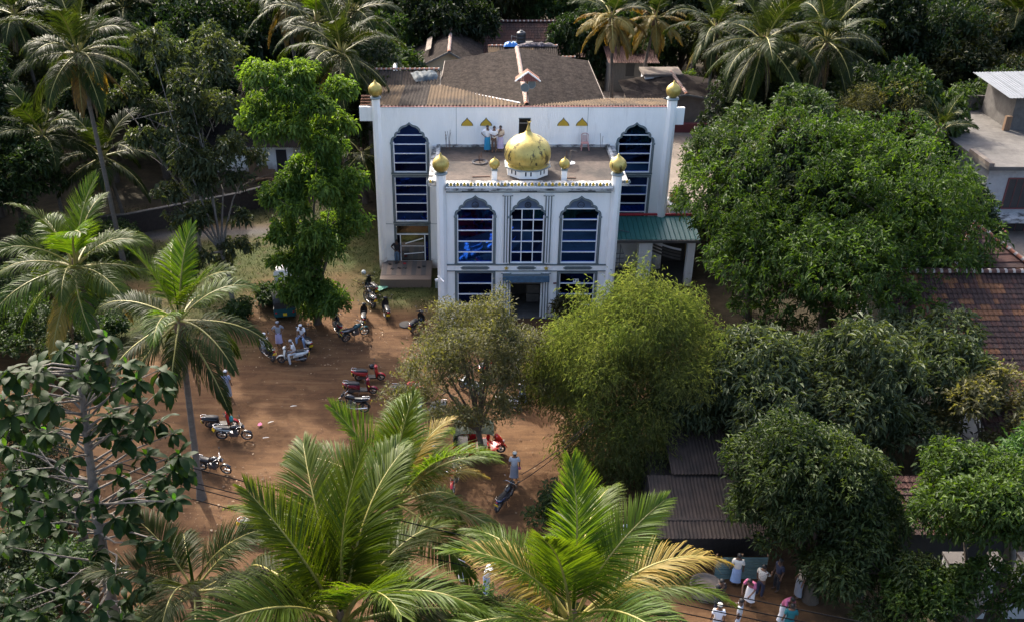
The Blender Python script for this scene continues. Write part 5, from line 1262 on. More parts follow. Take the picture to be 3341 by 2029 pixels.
# feathery tree in the yard
lob = []
g_ = random.Random(44)
for i in range(46):
    a = i*2.4; z = 3.3 + 4.4*(i/45.0); r_ = 4.3*(1 - max(0.0, z - 4.2)/4.6)**0.7*g_.uniform(0.45, 1.0)
    lob.append((0.4 + r_*math.cos(a)*0.95 - 0.7*(1 - i/45.0), 36.6 + r_*math.sin(a)*0.8, z, g_.uniform(.75,1.15), g_.uniform(.7,1.0), g_.uniform(.12,.24)))
lob += [(1.2, 36.5, 8.3, .5,.5,.5), (1.0, 36.5, 7.6, .8,.7,.35), (1.4,36.4,8.9,.28,.28,.45)]
tree('yard_tree', 'feathery olive tree with thin spreading sprays in the middle of the yard', (0.65, 36.5), lob, 3700, 10, 0.18, 0.028, 'olive', 0.16, 'bark', seed=44, spread=0.8, droop=0.0, inner=0.0, clump_r=0.3, ntops=16, fork=0.30, low=-1)
# bamboo: arching culms and a haze of narrow leaves
bt_ = thing('bamboo_clump', 'great feathery yellow-green bamboo clump in front of the right half of the mosque', 'bamboo', (7.2, 36.8, 0))
lob = [(3.9,-0.4,4.4,1.3,1.2,1.3),(3.0,-1.6,3.0,1.4,1.1,1.2),(4.3,-1.0,2.9,1.1,1.0,1.1),(2.2,-2.4,1.6,1.3,1.0,1.0)] + lumps((0.2, 0.0, 3.9), (3.9, 3.2, 4.0), 34, 0.40, 51, zmin=-0.8) + [(-0.6,-1.6,1.5,2.2,1.4,1.3),(1.0,-1.9,1.3,2.0,1.3,1.2),(0.3,0.6,8.0,1.3,1.1,1.4),(-1.0,0.3,7.2,1.2,1.0,1.2),(1.7,0.5,7.2,1.4,1.2,1.2),(-2.6,0,6.0,.9,.9,1.2),(3.3,.4,6.0,1.0,1.0,1.1),(0.2,0.9,9.2,.32,.32,.75)]
g_ = random.Random(19)
for i in range(30):
    a = g_.uniform(0, 2*PI); e = g_.uniform(-0.3, 1.2); rr_ = g_.uniform(0.95, 1.12)
    lob.append((0.2 + 4.1*rr_*math.cos(a)*math.cos(e), 3.3*rr_*math.sin(a)*math.cos(e), 4.1 + 4.4*rr_*math.sin(e), 0.5, 0.5, g_.uniform(.5, .9)))
place('leaves', crown('leaves', lob, 14000, 9, 0.21, 0.0135, 'bamboo', 51, spread=0.8, droop=0.45, inner=0.45, clump_r=0.42, low=-0.9), bt_)
g_ = random.Random(5)
for i in range(26):
    a = g_.uniform(0, 2*PI); rr_ = g_.uniform(0.8, 3.4); h = g_.uniform(5.5, 8.8); mb = MB()
    bx_, by_ = g_.uniform(-.5,.5), g_.uniform(-.5,.5)
    mb.tube([(bx_ + rr_*math.cos(a)*(t**2.2), by_ + rr_*math.sin(a)*(t**2.2), h*(t if t < .8 else .8 + (t-.8)*.4)) for t in [k/7.0 for k in range(8)]], [0.035*(1 - 0.8*k/7.0) for k in range(8)], 6)
    mb.build('culm', M['rachis'], bt_)
# bushes at the wall foot and between the palms
def bush(label, x, y, r, h, m, n, seed, L=0.2, W=0.045, group=None, name='bush'):
    t = thing(name, label, 'bush', (x, y, 0), group=group)
    place('foliage', crown('foliage', lumps((0,0,h*0.45), (r, r*0.85, h*0.6), 8, 0.5, seed), n, 9, L, W, m, seed, inner=0.4, low=-0.3), t)
    mb = MB()
    for i in range(5):
        a = i*1.3; mb.tube([(0,0,-0.1),(math.cos(a)*r*.3, math.sin(a)*r*.3, h*.35),(math.cos(a)*r*.6, math.sin(a)*r*.6, h*.7)], [0.03,0.02,0.006], 5)
    mb.build('stems', M['bark'], t); return t
bush('twiggy shrub with pointed leaves in front of the right lower window', 5.6, 48.9, 0.8, 2.2, 'olive', 330, 61)
bush('low green shrub at the right end of the yard by the bamboo foot', 3.9, 31.8, 1.2, 1.8, 'midleaf', 420, 62)
bush('small leafy tree between the two large bottom palms', 0.6, 24.5, 1.2, 3.2, 'mango', 520, 63, 0.16, 0.04)
bush('green shrub beside the seated man in white by the shed', 7.2, 29.2, 0.9, 1.2, 'mango', 300, 64)
bush('pale green young tree behind the pink gabled house', 18.0, 82, 1.9, 6.9, 'bright', 500, 65, 0.3, 0.06)
for i, (x, y, r, h) in enumerate(((-22.5,50.5,1.7,2.0),(-25.0,53,1.9,2.6),(-20.6,47.5,1.5,1.6),(-27.5,56,2.2,3.2),(-24,58.5,1.8,2.4),(-13.6,50.0,1.0,1.0),(-12.2,52.0,1.0,1.1),(-11.2,54.4,0.9,0.9),(-28,48,2.2,3.4),(-30,52,2.4,4.2),(-24.5,46,2.0,2.6),(-21.5,44,1.7,2.2))):
    bush('low dark green bush in the thicket at the left edge', x, y, r, h, 'midleaf', 500 if r > 1.2 else 260, 70 + i, 0.24, 0.06, group='bushes in the left thicket')
for i, (x, y, r, h) in enumerate(((33,63.5,1.9,8.9),(35.5,68.5,2.4,9.6),(38.5,70,2.6,10.6),(31,71,2.4,9.2))):
    bush('rounded bush seen above the slotted concrete parapet', x, y, r, h, 'midleaf', 700, 90 + i, 0.3, 0.06, group='bushes behind the parapet')
for i, (x, y, r, h) in enumerate(((-14.5,23.5,1.4,2.6),(-16.2,25,1.5,3.0),(-12.6,21.8,1.3,2.4),(-10.5,20.5,1.3,2.6),(-17.5,28,1.5,2.8),(-13.5,19.8,1.4,4.0),(-8.6,19.6,1.1,3.0),(-17.5,31,1.6,2.4),(-15.2,27.2,1.3,2.6),(-18.8,33.5,1.7,2.4),(-12.2,24.2,1.2,2.6),(-13.6,21.4,1.5,4.4),(-11.2,18.6,1.5,5.0),(-16.6,22.6,1.7,4.2),(-9.6,22.6,1.1,2.2),(-20.5,37,1.8,2.4))):
    bush('tangled undergrowth below the broad-leaved tree, bottom left', x, y, r, h, 'darkleaf' if i % 2 else 'midleaf', 620, 100 + i, 0.19, 0.045, group='undergrowth at the bottom left')

# ---------------------------------------------------------------- broad-leaved tree, bottom left: big leaves in rosettes
bl = thing('broad_leaved_tree', 'tree with big drooping leaves in rosettes filling the bottom left', 'tree', (-9.9, 18.9, 0))
def big_leaf(seed, L=0.48, W=0.088, arc=0.5):
    g = random.Random(seed); mb = MB(); vs = []; K = 6
    for i in range(K + 1):
        t = i/K; x = L*(t - 0.12*arc*t*t); z = 0.10*L*math.sin(t*2.2) - arc*L*t*t*0.55
        w = W*(math.sin(PI*min(1, t*0.86 + 0.06))**0.75)*(1.15 if 0.45 < t < 0.9 else 0.9) if i < K else 0.004
        wob = g.uniform(-0.012, 0.012)
        vs += [(x, -w, z + 0.22*w + wob), (x, 0, z), (x, w, z + 0.22*w - wob)]
    mb.raw(vs, [(3*i+a, 3*i+3+a, 3*i+4+a, 3*i+1+a) for i in range(K) for a in (0, 1)], 0, True)
    me = mb.mesh('leaf', M['bigleaf']); a = me.attributes.new('v', 'FLOAT', 'POINT')
    b = g.uniform(0.2, 0.6); a.data.foreach_set('value', [min(1, b + (0.35 if i % 3 == 1 else 0)) for i in range(len(vs))])
    return me
LEAF = [big_leaf(i, arc=0.25 + 0.16*i) for i in range(5)]
NEWL = big_leaf(9, 0.22, 0.05, 0.1).copy(); NEWL.materials[0] = M['newleaf']
g_ = random.Random(77)
ROS = [(-9.39, 20.03, 15.8), (-9.22, 17.53, 16.89), (-8.22, 19.65, 15.68), (-8.41, 19.31, 16.57), (-9.38, 19.08, 16.37), (-10.38, 18.89, 15.7), (-7.57, 18.48, 15.96), (-7.29, 19.32, 15.71), (-7.54, 19.85, 14.84), (-10.25, 18.41, 15.33), (-9.22, 17.31, 16.07), (-8.36, 18.61, 16.1), (-7.51, 18.24, 15.44), (-10.7, 18.54, 14.66), (-9.52, 17.72, 15.01), (-8.93, 18.02, 15.14), (-8.24, 18.54, 14.95), (-8.0, 18.96, 14.48), (-7.63, 19.55, 14.07), (-7.18, 19.07, 14.04), (-8.93, 19.16, 14.1), (-7.84, 18.02, 14.68), (-11.22, 19.63, 13.25), (-11.32, 19.07, 13.67), (-7.6, 18.24, 14.04), (-10.87, 18.25, 13.55), (-10.23, 18.26, 13.41), (-9.26, 17.93, 14.16), (-9.67, 19.3, 12.33), (-8.42, 18.44, 13.27), (-11.22, 18.77, 12.37), (-9.69, 17.4, 13.37), (-9.22, 18.67, 12.19), (-8.68, 19.3, 12.2), (-7.8, 19.37, 12.54), (-7.24, 19.51, 12.56), (-10.79, 18.05, 12.06), (-10.21, 18.43, 11.6), (-9.14, 17.55, 12.63), (-8.59, 18.11, 12.27), (-11.56, 18.28, 11.19), (-10.97, 18.78, 10.46), (-10.47, 19.0, 10.11), (-9.47, 18.59, 10.77), (-8.48, 18.47, 11.83), (-7.73, 17.23, 12.27), (-6.67, 17.08, 13.64), (-11.66, 18.76, 9.62), (-9.73, 16.99, 11.07), (-9.35, 17.58, 10.63), (-8.15, 16.56, 11.88), (-10.95, 16.81, 10.71), (-10.11, 16.54, 10.72), (-9.27, 16.38, 10.89), (-8.65, 16.39, 11.01), (-9.0, 18.56, 9.08), (-7.65, 16.92, 11.14), (-8.64, 17.32, 9.63), (-11.36, 18.93, 7.79), (-9.03, 16.34, 10.39), (-7.57, 18.48, 12.61), (-10.18, 17.54, 16.03), (-9.85, 17.44, 16.84), (-9.57, 19.39, 15.38), (-9.19, 19.7, 14.82), (-7.21, 19.31, 13.11), (-11.34, 18.47, 12.04), (-9.38, 18.08, 12.7), (-10.21, 18.95, 14.17), (-6.9, 17.33, 13.36), (-10.58, 17.88, 13.35), (-7.44, 19.25, 12.77), (-10.51, 18.77, 14.89), (-10.42, 19.49, 15.56), (-9.22, 19.32, 15.97), (-9.03, 17.01, 17.03), (-10.03, 17.47, 15.66), (-7.31, 19.62, 12.5), (-7.96, 19.34, 14.16), (-10.72, 16.54, 10.62), (-9.33, 16.54, 11.22), (-8.64, 18.74, 16.32), (-9.98, 18.28, 14.71), (-8.49, 19.09, 11.93), (-8.0, 18.95, 12.5), (-10.92, 19.51, 13.65), (-8.46, 19.1, 14.61), (-8.59, 18.31, 16.02), (-7.95, 18.57, 15.71), (-8.29, 18.38, 15.01), (-9.02, 19.48, 15.19), (-7.97, 17.42, 10.72), (-10.95, 19.28, 10.03), (-7.21, 17.36, 12.15), (-7.42, 18.03, 14.96), (-8.85, 17.06, 16.27), (-7.01, 18.71, 13.68), (-9.34, 16.37, 10.54), (-9.91, 17.62, 16.64), (-11.67, 18.56, 7.32), (-8.11, 18.05, 14.72), (-9.78, 17.11, 13.1)]
tips = [Vector(p) for p in ROS]
lc = 0; rest = MB()
order = sorted(range(len(tips)), key=lambda i: -tips[i].z)
for ii in order:
    p = tips[ii] - Vector((-9.9, 18.9, 0)); a0 = g_.uniform(0, 6.28); nn = g_.randrange(8, 13)
    for k in range(nn):
        el = R(g_.choice((4, -16, -34, -52, -68))) if k > 1 else R(35); az = a0 + k*2.4; s = g_.uniform(0.75, 1.15)
        me = LEAF[g_.randrange(5)]; loc = p + Vector((0, 0, g_.uniform(-0.12, 0.04))); rot = (R(g_.uniform(-25, 25)), -el, az)
        if lc < 296:
            place('leaf', me, bl, loc, rot, s)
        else:
            from mathutils import Euler
            mt = Matrix.Translation(loc) @ Euler(rot).to_matrix().to_4x4() @ Matrix.Scale(s, 4)
            rest.raw([mt @ v.co for v in me.vertices], [tuple(q.vertices) for q in me.polygons], 0, True)
        lc += 1
    place('young_leaf', NEWL, bl, p, (0, R(-70), a0), g_.uniform(0.8, 1.2)) if g_.random() < 0.45 else None
if rest.v:
    o = rest.build('leaves', M['bigleaf'], bl); kind(o, 'stuff'); a = o.data.attributes.new('v', 'FLOAT', 'POINT'); a.data.foreach_set('value', np.repeat(np.random.default_rng(3).uniform(.1, .8, len(rest.v)//3 + 1), 3)[:len(rest.v)])
mb = MB(); tr0 = Vector((0.0, 0.0, 0))
spine = [Vector((0,0,-0.3)), Vector((0.05,0.1,4)), Vector((0.2,0.2,8)), Vector((0.35,0.2,11)), Vector((0.6,0.1,13.5)), Vector((0.8,0.1,15.6)), Vector((0.9,0.1,16.6))]
mb.tube(spine, [0.24,0.19,0.16,0.14,0.10,0.06,0.03], 10)
for p in tips:
    q = p - Vector((-9.9, 18.9, 0))
    z0 = max(1.0, q.z - 0.45*math.hypot(q.x - .5, q.y) - 0.3)
    j = next((i for i in range(len(spine)-1) if spine[i+1].z >= z0), len(spine)-2)
    b = spine[j].lerp(spine[j+1], max(0, min(1, (z0 - spine[j].z)/(spine[j+1].z - spine[j].z))))
    m_ = b.lerp(q, 0.5) + Vector((g_.uniform(-.2,.2), g_.uniform(-.2,.2), g_.uniform(-.1,.25)))
    mb.tube([b, m_, q], [0.035, 0.022, 0.010], 5)
mb.build('trunk', M['palebark'], bl)

# ---------------------------------------------------------------- the forest behind
def tmpl(seed, m, n, per, L, W, r=(4.2, 3.8, 3.6), c=6.5, k=24, sub=0.38, **kw):
    lb = lumps((0, 0, c), r, k, sub, seed, zmin=-0.5); cm = crown('crown', lb, n, per, L, W, m, seed, **kw)
    mb = MB(); g = random.Random(seed); limbs(mb, (0,0,0), [lb[i][:3] for i in g.sample(range(1, len(lb)), 6)], 0.28, 0.4, seed=seed); return cm, mb.mesh('trunk', M['bark'])
TP = [tmpl(201, 'darkleaf', 1700, 10, 0.46, 0.10), tmpl(202, 'midleaf', 1700, 10, 0.46, 0.09, (4.6, 4.0, 3.2), 6.0), tmpl(203, 'darkleaf', 1700, 10, 0.42, 0.09, (3.4, 3.4, 4.6), 7.0),
      tmpl(204, 'oliveshade', 1600, 11, 0.38, 0.07, (4.2, 3.8, 3.4), 6.2), tmpl(205, 'midleaf', 1500, 10, 0.5, 0.10, (3.6, 3.4, 4.0), 6.4)]
WORD = ['dark rounded', 'mid green spreading', 'tall dark', 'olive brown', 'mid green upright']
def ftree(i, x, y, s, sz, rot, label=None, group='trees of the forest behind'):
    cm, tm = TP[i]
    t = thing('forest_tree', label or (WORD[i] + ' tree in the forest behind the houses'), 'tree', (x, y, 0), rot, group if not label else None)
    place('crown', cm, t, scale=(s, s, sz)); place('trunk', tm, t, scale=(s, s, sz))
ftree(1, *(-4.78, 92.00, 5.76)[:2], 1.0, 1.0, 0.3, 'mid green spreading tree left of the far red tiled roof')
ftree(0, *(10.75, 90.00, 5.48)[:2], 0.72, 1.05, 1.3, 'dark rounded tree between the far red tiled roof and the golden palms')
ftree(4, 6.9, 88.5, 0.28, 0.62, 2.3, 'small upright tree before the far red tiled roof')
ftree(3, 38.5, 77, 1.15, 1.15, 0.8, 'big olive brown tree above the slotted parapet')
ftree(2, 33.0, 80, 1.1, 1.25, 0.1, 'tall black-green tree left of the big olive brown tree')
ftree(1, -9.5, 78.5, 1.1, 1.1, 2.0, 'mid green tree behind the bright pillar tree')
ftree(4, -24.5, 73.5, 0.9, 1.1, 1.2, 'mid green upright tree left of the white house')
g_ = random.Random(8)
pts_ = []
def try_add(x, y, dmin=5.0):
    if all((x - a)**2 + (y - b)**2 > dmin*dmin for a, b in pts_): pts_.append((x, y)); return True
    return False
blocked = [(-22.5, -11, 64, 82), (-9, 3.5, 74, 90), (0.5, 13.5, 78, 104), (10, 18.5, 66, 89), (30, 44, 52, 74), (-5, 19, 55, 84), (12.5, 21, 70, 84), (-13, 0, 57, 66)]
for k in range(2600):
    y = g_.uniform(61, 112); x = g_.uniform(-0.62*y - 4, 0.72*y + 4)
    if any(a < x < b and c < y < d for a, b, c, d in blocked): continue
    if y < 72 and abs(x + 21) < 9: continue
    if not try_add(x, y): continue
    i = g_.choices(range(5), (5, 3, 4, 3, 3))[0]
    hz = 1.0 if y < 80 else g_.uniform(1.05, 1.5)
    ftree(i, x, y, g_.uniform(0.75, 1.1), hz*g_.uniform(0.85, 1.1), g_.uniform(0, 6.28))
# tree cover outside the middle, seen from a step to the side, and the far wood as one mass
for x, y, s, i in ((43,38,1,1),(42,30,1,0),(35,21,0.9,2),(48,47,1.1,4),(-29,42,1.0,0),(-32,36,1.1,2),(-27,32,0.9,1),(-35,46,1.1,4),(-25,25,0.8,0),(-27,20,0.9,1),(-34,56,1.1,2),(-40,64,1.1,0),(27,18,0.8,0),(52,60,1.1,1)):
    ftree(i, x, y, s, s*0.85, x, group='trees of the forest behind')
fb = np.random.default_rng(6); lob = []
for k in range(170):
    a = fb.uniform(-1.25, 1.25); d = fb.uniform(118, 240); lob.append((d*math.sin(a), d*math.cos(a), fb.uniform(4, 8), fb.uniform(5, 8), fb.uniform(5, 8), fb.uniform(4, 5.5)))
o = bpy.data.objects.new('far_wood', crown('far_wood', lob, 14000, 6, 1.4, 0.34, 'darkleaf', 300, inner=0.8)); col.objects.link(o); kind(o, 'stuff')

# ---------------------------------------------------------------- motorcycles, scooters, three-wheelers (+x is forwards)
M['tyre'] = mat('black_tyre', (0.015,0.015,0.016), 0.85, var=0.1)
M['alloy'] = mat('grey_alloy', (0.22,0.22,0.23), 0.4, metal=0.8, var=0.1)
M['chrome'] = mat('chrome', (0.65,0.65,0.66), 0.18, metal=1.0, var=0.05)
M['seat'] = mat('black_vinyl', (0.018,0.018,0.02), 0.5, var=0.15)
M['plastic'] = mat('black_plastic', (0.02,0.02,0.022), 0.45, var=0.1)
M['plate'] = mat('yellow_plate', (0.75,0.50,0.02), 0.5, var=0.05)
M['lampred'] = mat('red_lens', (0.40,0.01,0.015), 0.15, var=0.05)
M['lampclear'] = mat('clear_lens', (0.55,0.57,0.6), 0.08, metal=0.6, var=0.05)
M['mirror'] = mat('mirror_glass', (0.8,0.82,0.85), 0.03, metal=1.0, var=0.02)
def paint(n, c): M[n] = mat(n, c, 0.22, var=0.06, spec=0.6); return n
for n_, c_ in (('paint_black', (0.012,0.012,0.014)), ('paint_teal', (0.012,0.055,0.065)), ('paint_red', (0.42,0.018,0.018)), ('paint_crimson', (0.22,0.010,0.026)), ('paint_white', (0.66,0.68,0.68)), ('paint_silver', (0.42,0.46,0.46)), ('paint_blue', (0.03,0.08,0.22)), ('paint_tuk', (0.40,0.016,0.014)), ('paint_tukteal', (0.012,0.075,0.085))): paint(n_, c_)
def wheel(parent, x, r, w, z=None, spokes=5):
    z = r if z is None else z
    mb = MB(); prof = [(r - w*0.75, -w*0.4), (r - w*0.3, -w*0.5), (r, -w*0.2), (r, w*0.2), (r - w*0.3, w*0.5), (r - w*0.75, w*0.4)]
    n = 22; vs = []
    for a, b in prof:
        for k in range(n): t = 2*PI*k/n; vs.append((a*math.cos(t), b, a*math.sin(t)))
    L_ = len(prof); mb.raw(vs, [(i*n+k, i*n+(k+1) % n, ((i+1) % L_)*n+(k+1) % n, ((i+1) % L_)*n+k) for i in range(L_) for k in range(n)], 0, True)
    w_ = mb.build('wheel', M['tyre'], parent, (x, 0, z))
    mb = MB()
    for k in range(spokes):
        t = 2*PI*k/spokes; mb.bar((0,0,0), (math.cos(t)*(r - w*0.7), 0, math.sin(t)*(r - w*0.7)), 0.03, 0.02)
    mb.tube([(0,-w*0.6,0),(0,w*0.6,0)], 0.055, 10)
    m_ = [(r - w*0.78)*math.cos(2*PI*k/18) for k in range(19)]; mz = [(r - w*0.78)*math.sin(2*PI*k/18) for k in range(19)]
    mb.tube([(a, 0, b) for a, b in zip(m_, mz)], 0.014, 5, cap=False)
    mb.build('rim', M['alloy'], w_)
    return w_
def loft(mb, secs, n=12, m=0):
    """closed rings: (x, z, half width, half height, tilt)"""
    vs = []
    for x, z, a, b in secs:
        for k in range(n):
            t = 2*PI*k/n; cx_, sz_ = math.cos(t), math.sin(t)
            vs.append((x, a*math.copysign(abs(cx_)**0.8, cx_), z + b*math.copysign(abs(sz_)**0.8, sz_)))
    mb.raw(vs, [(i*n+k, i*n+(k+1) % n, (i+1)*n+(k+1) % n, (i+1)*n+k) for i in range(len(secs)-1) for k in range(n)], m, True)
    mb.face([vs[k] for k in range(n)][::-1], m); mb.face(vs[-n:], m)
def mirrors(parent, x, z, up=0.24, out=0.34, lean=0.0):
    for s in (-1, 1):
        mb = MB(); mb.tube([(x, s*0.28, z), (x + 0.02, s*(0.30), z + up*0.6), (x - 0.02, s*out, z + up)], 0.009, 5)
        o = mb.build('mirror', M['plastic'], parent)
        g = MB(); g.ball((x - 0.02, s*(out + 0.02), z + up + 0.03), 0.062, 10, squash=(0.35, 1.0, 0.7)); g.build('shell', M['plastic'], o)
        g = MB(); g.ball((x - 0.042, s*(out + 0.02), z + up + 0.03), 0.054, 10, squash=(0.12, 1.0, 0.7)); g.build('glass', M['mirror'], o)
def plate_(parent, x, z, ang=-25, y=0):
    mb = MB(); mb.box(-0.008, 0.008, -0.11, 0.11, -0.085, 0.085); mb.build('number_plate', M['plate'], parent, (x, y, z), (0, R(ang), 0))
    p = parent.children[-1] if parent.children else None
def stand_shadow(): pass
def motorcycle(label, x, y, rz, colour='paint_black', lean=8, steer=0, box=None, scale=0.95, cat='motorcycle', side='paint_black', helmet=None):
    t = thing('motorcycle', label, cat, (x, y, 0.0), rz, 'motorcycles and scooters parked in the yard', scale); t.rotation_euler = (R(lean), 0, rz)
    wheel(t, -0.63, 0.30, 0.10); 
    fw = wheel(t, 0.66, 0.30, 0.085); fw.rotation_euler = (0, 0, R(steer))
    mb = MB(); loft(mb, [(-0.12,0.80,0.10,0.09),(0.0,0.83,0.145,0.13),(0.16,0.87,0.155,0.14),(0.30,0.88,0.13,0.11),(0.38,0.86,0.06,0.06)]); mb.build('fuel_tank', M[colour], t)
    mb = MB(); loft(mb, [(-0.86,0.86,0.07,0.03),(-0.74,0.85,0.125,0.05),(-0.45,0.81,0.14,0.055),(-0.2,0.785,0.12,0.055),(-0.06,0.81,0.09,0.05)]); mb.build('seat', M['seat'], t)
    mb = MB(); loft(mb, [(-0.96,0.84,0.05,0.03),(-0.80,0.76,0.105,0.06),(-0.5,0.68,0.12,0.09),(-0.25,0.64,0.11,0.10),(-0.12,0.66,0.07,0.06)]); mb.build('side_panel', M[side if side else colour], t)
    mb = MB(); mb.box(-0.18,0.22,-0.13,0.13,0.30,0.52); mb.tube([(0.06,0,0.5),(0.12,0,0.70)], [0.085,0.075], 10)
    for k in range(4): mb.box(0.0,0.2,-0.11,0.11,0.53 + 0.04*k,0.545 + 0.04*k)
    mb.tube([(0.08,-0.15,0.42),(0.08,0.15,0.42)], 0.09, 12); mb.build('engine', M['alloy'], t)
    mb = MB(); mb.tube([(0.20,0.05,0.55),(0.34,0.09,0.32),(0.0,0.14,0.24),(-0.4,0.15,0.27)], 0.022, 7); mb.tube([(-0.38,0.155,0.27),(-0.85,0.16,0.36)], [0.045,0.05], 9); mb.build('exhaust', M['chrome'], t)
    mb = MB(); 
    for s in (-1, 1):
        mb.tube([(0.66,s*0.085,0.30),(0.44,s*0.085,0.95)], 0.024, 7)
    mb.build('fork', M['chrome'], t)
    mb = MB(); mb.tube([(0.42,0,0.90),(0.30,0,0.72),(-0.1,0,0.62),(-0.6,0,0.74)], 0.028, 7); mb.tube([(0.40,0,0.86),(0.25,0,0.34),(-0.2,0,0.27)], 0.025, 7)
    for s in (-1, 1): mb.tube([(-0.63,s*0.09,0.30),(-0.18,s*0.07,0.36)], 0.022, 6); mb.tube([(-0.6,s*0.11,0.34),(-0.5,s*0.11,0.70)], 0.03, 7)
    mb.tube([(-0.1,-0.1,0.28),(-0.22,-0.24,0.02)], 0.014, 5); mb.build('frame', M['black'], t)
    mb = MB(); mb.tube([(0.26,-0.36,1.02),(0.34,-0.24,1.06),(0.42,-0.08,0.99),(0.42,0.08,0.99),(0.34,0.24,1.06),(0.26,0.36,1.02)], 0.015, 7); 
    hb = mb.build('handlebar', M['chrome'], t)
    for s in (-1, 1): g = MB(); g.tube([(0.315,s*0.275,1.045),(0.255,s*0.37,1.018)], 0.021, 7); g.build('grip', M['plastic'], hb)
    mb = MB(); loft(mb, [(0.46,0.90,0.09,0.09),(0.54,0.90,0.11,0.11),(0.60,0.89,0.095,0.09)]); mb.box(0.42,0.52,-0.10,0.10,1.0,1.06); h_ = mb.build('headlamp', M['plastic' if colour != 'paint_red' else colour], t)
    g = MB(); g.ball((0.60,0,0.89), 0.08, 12, squash=(0.25,1,1)); g.build('lens', M['lampclear'], h_)
    for xw, a0, a1, rr in ((0.66, 35, 140, 0.335), (-0.63, 60, 175, 0.34)):
        mb = MB(); vs = []
        for k in range(9):
            a = R(a0 + (a1 - a0)*k/8)
            for s in (-1, 1): vs += [(xw + rr*math.cos(a), s*0.065, 0.30 + rr*math.sin(a))]
            vs += [(xw + (rr + 0.02)*math.cos(a), 0, 0.30 + (rr + 0.02)*math.sin(a))]
        mb.raw(vs, [(3*k, 3*k+2, 3*k+5, 3*k+3) for k in range(8)] + [(3*k+2, 3*k+1, 3*k+4, 3*k+5) for k in range(8)], 0, True); mb.build('mudguard', M[colour if xw > 0 else 'plastic'], t)
    mb = MB(); mb.ball((-0.97,0,0.79), 0.06, 10, squash=(0.5,1,0.7)); mb.build('tail_lamp', M['lampred'], t)
    plate_(t, -1.0, 0.64)
    mb = MB(); mb.tube([(-0.5,0.14,0.86),(-0.9,0.14,0.92),(-0.98,0,0.93),(-0.9,-0.14,0.92),(-0.5,-0.14,0.86)], 0.014, 6); mb.build('grab_rail', M['chrome'], t)
    mirrors(t, 0.36, 1.05)
    if box:
        mb = MB(); mb.box(-1.15,-0.75,-0.22,0.22,0.93,1.23); mb.build('carrier_box', M[box], t)
    return t
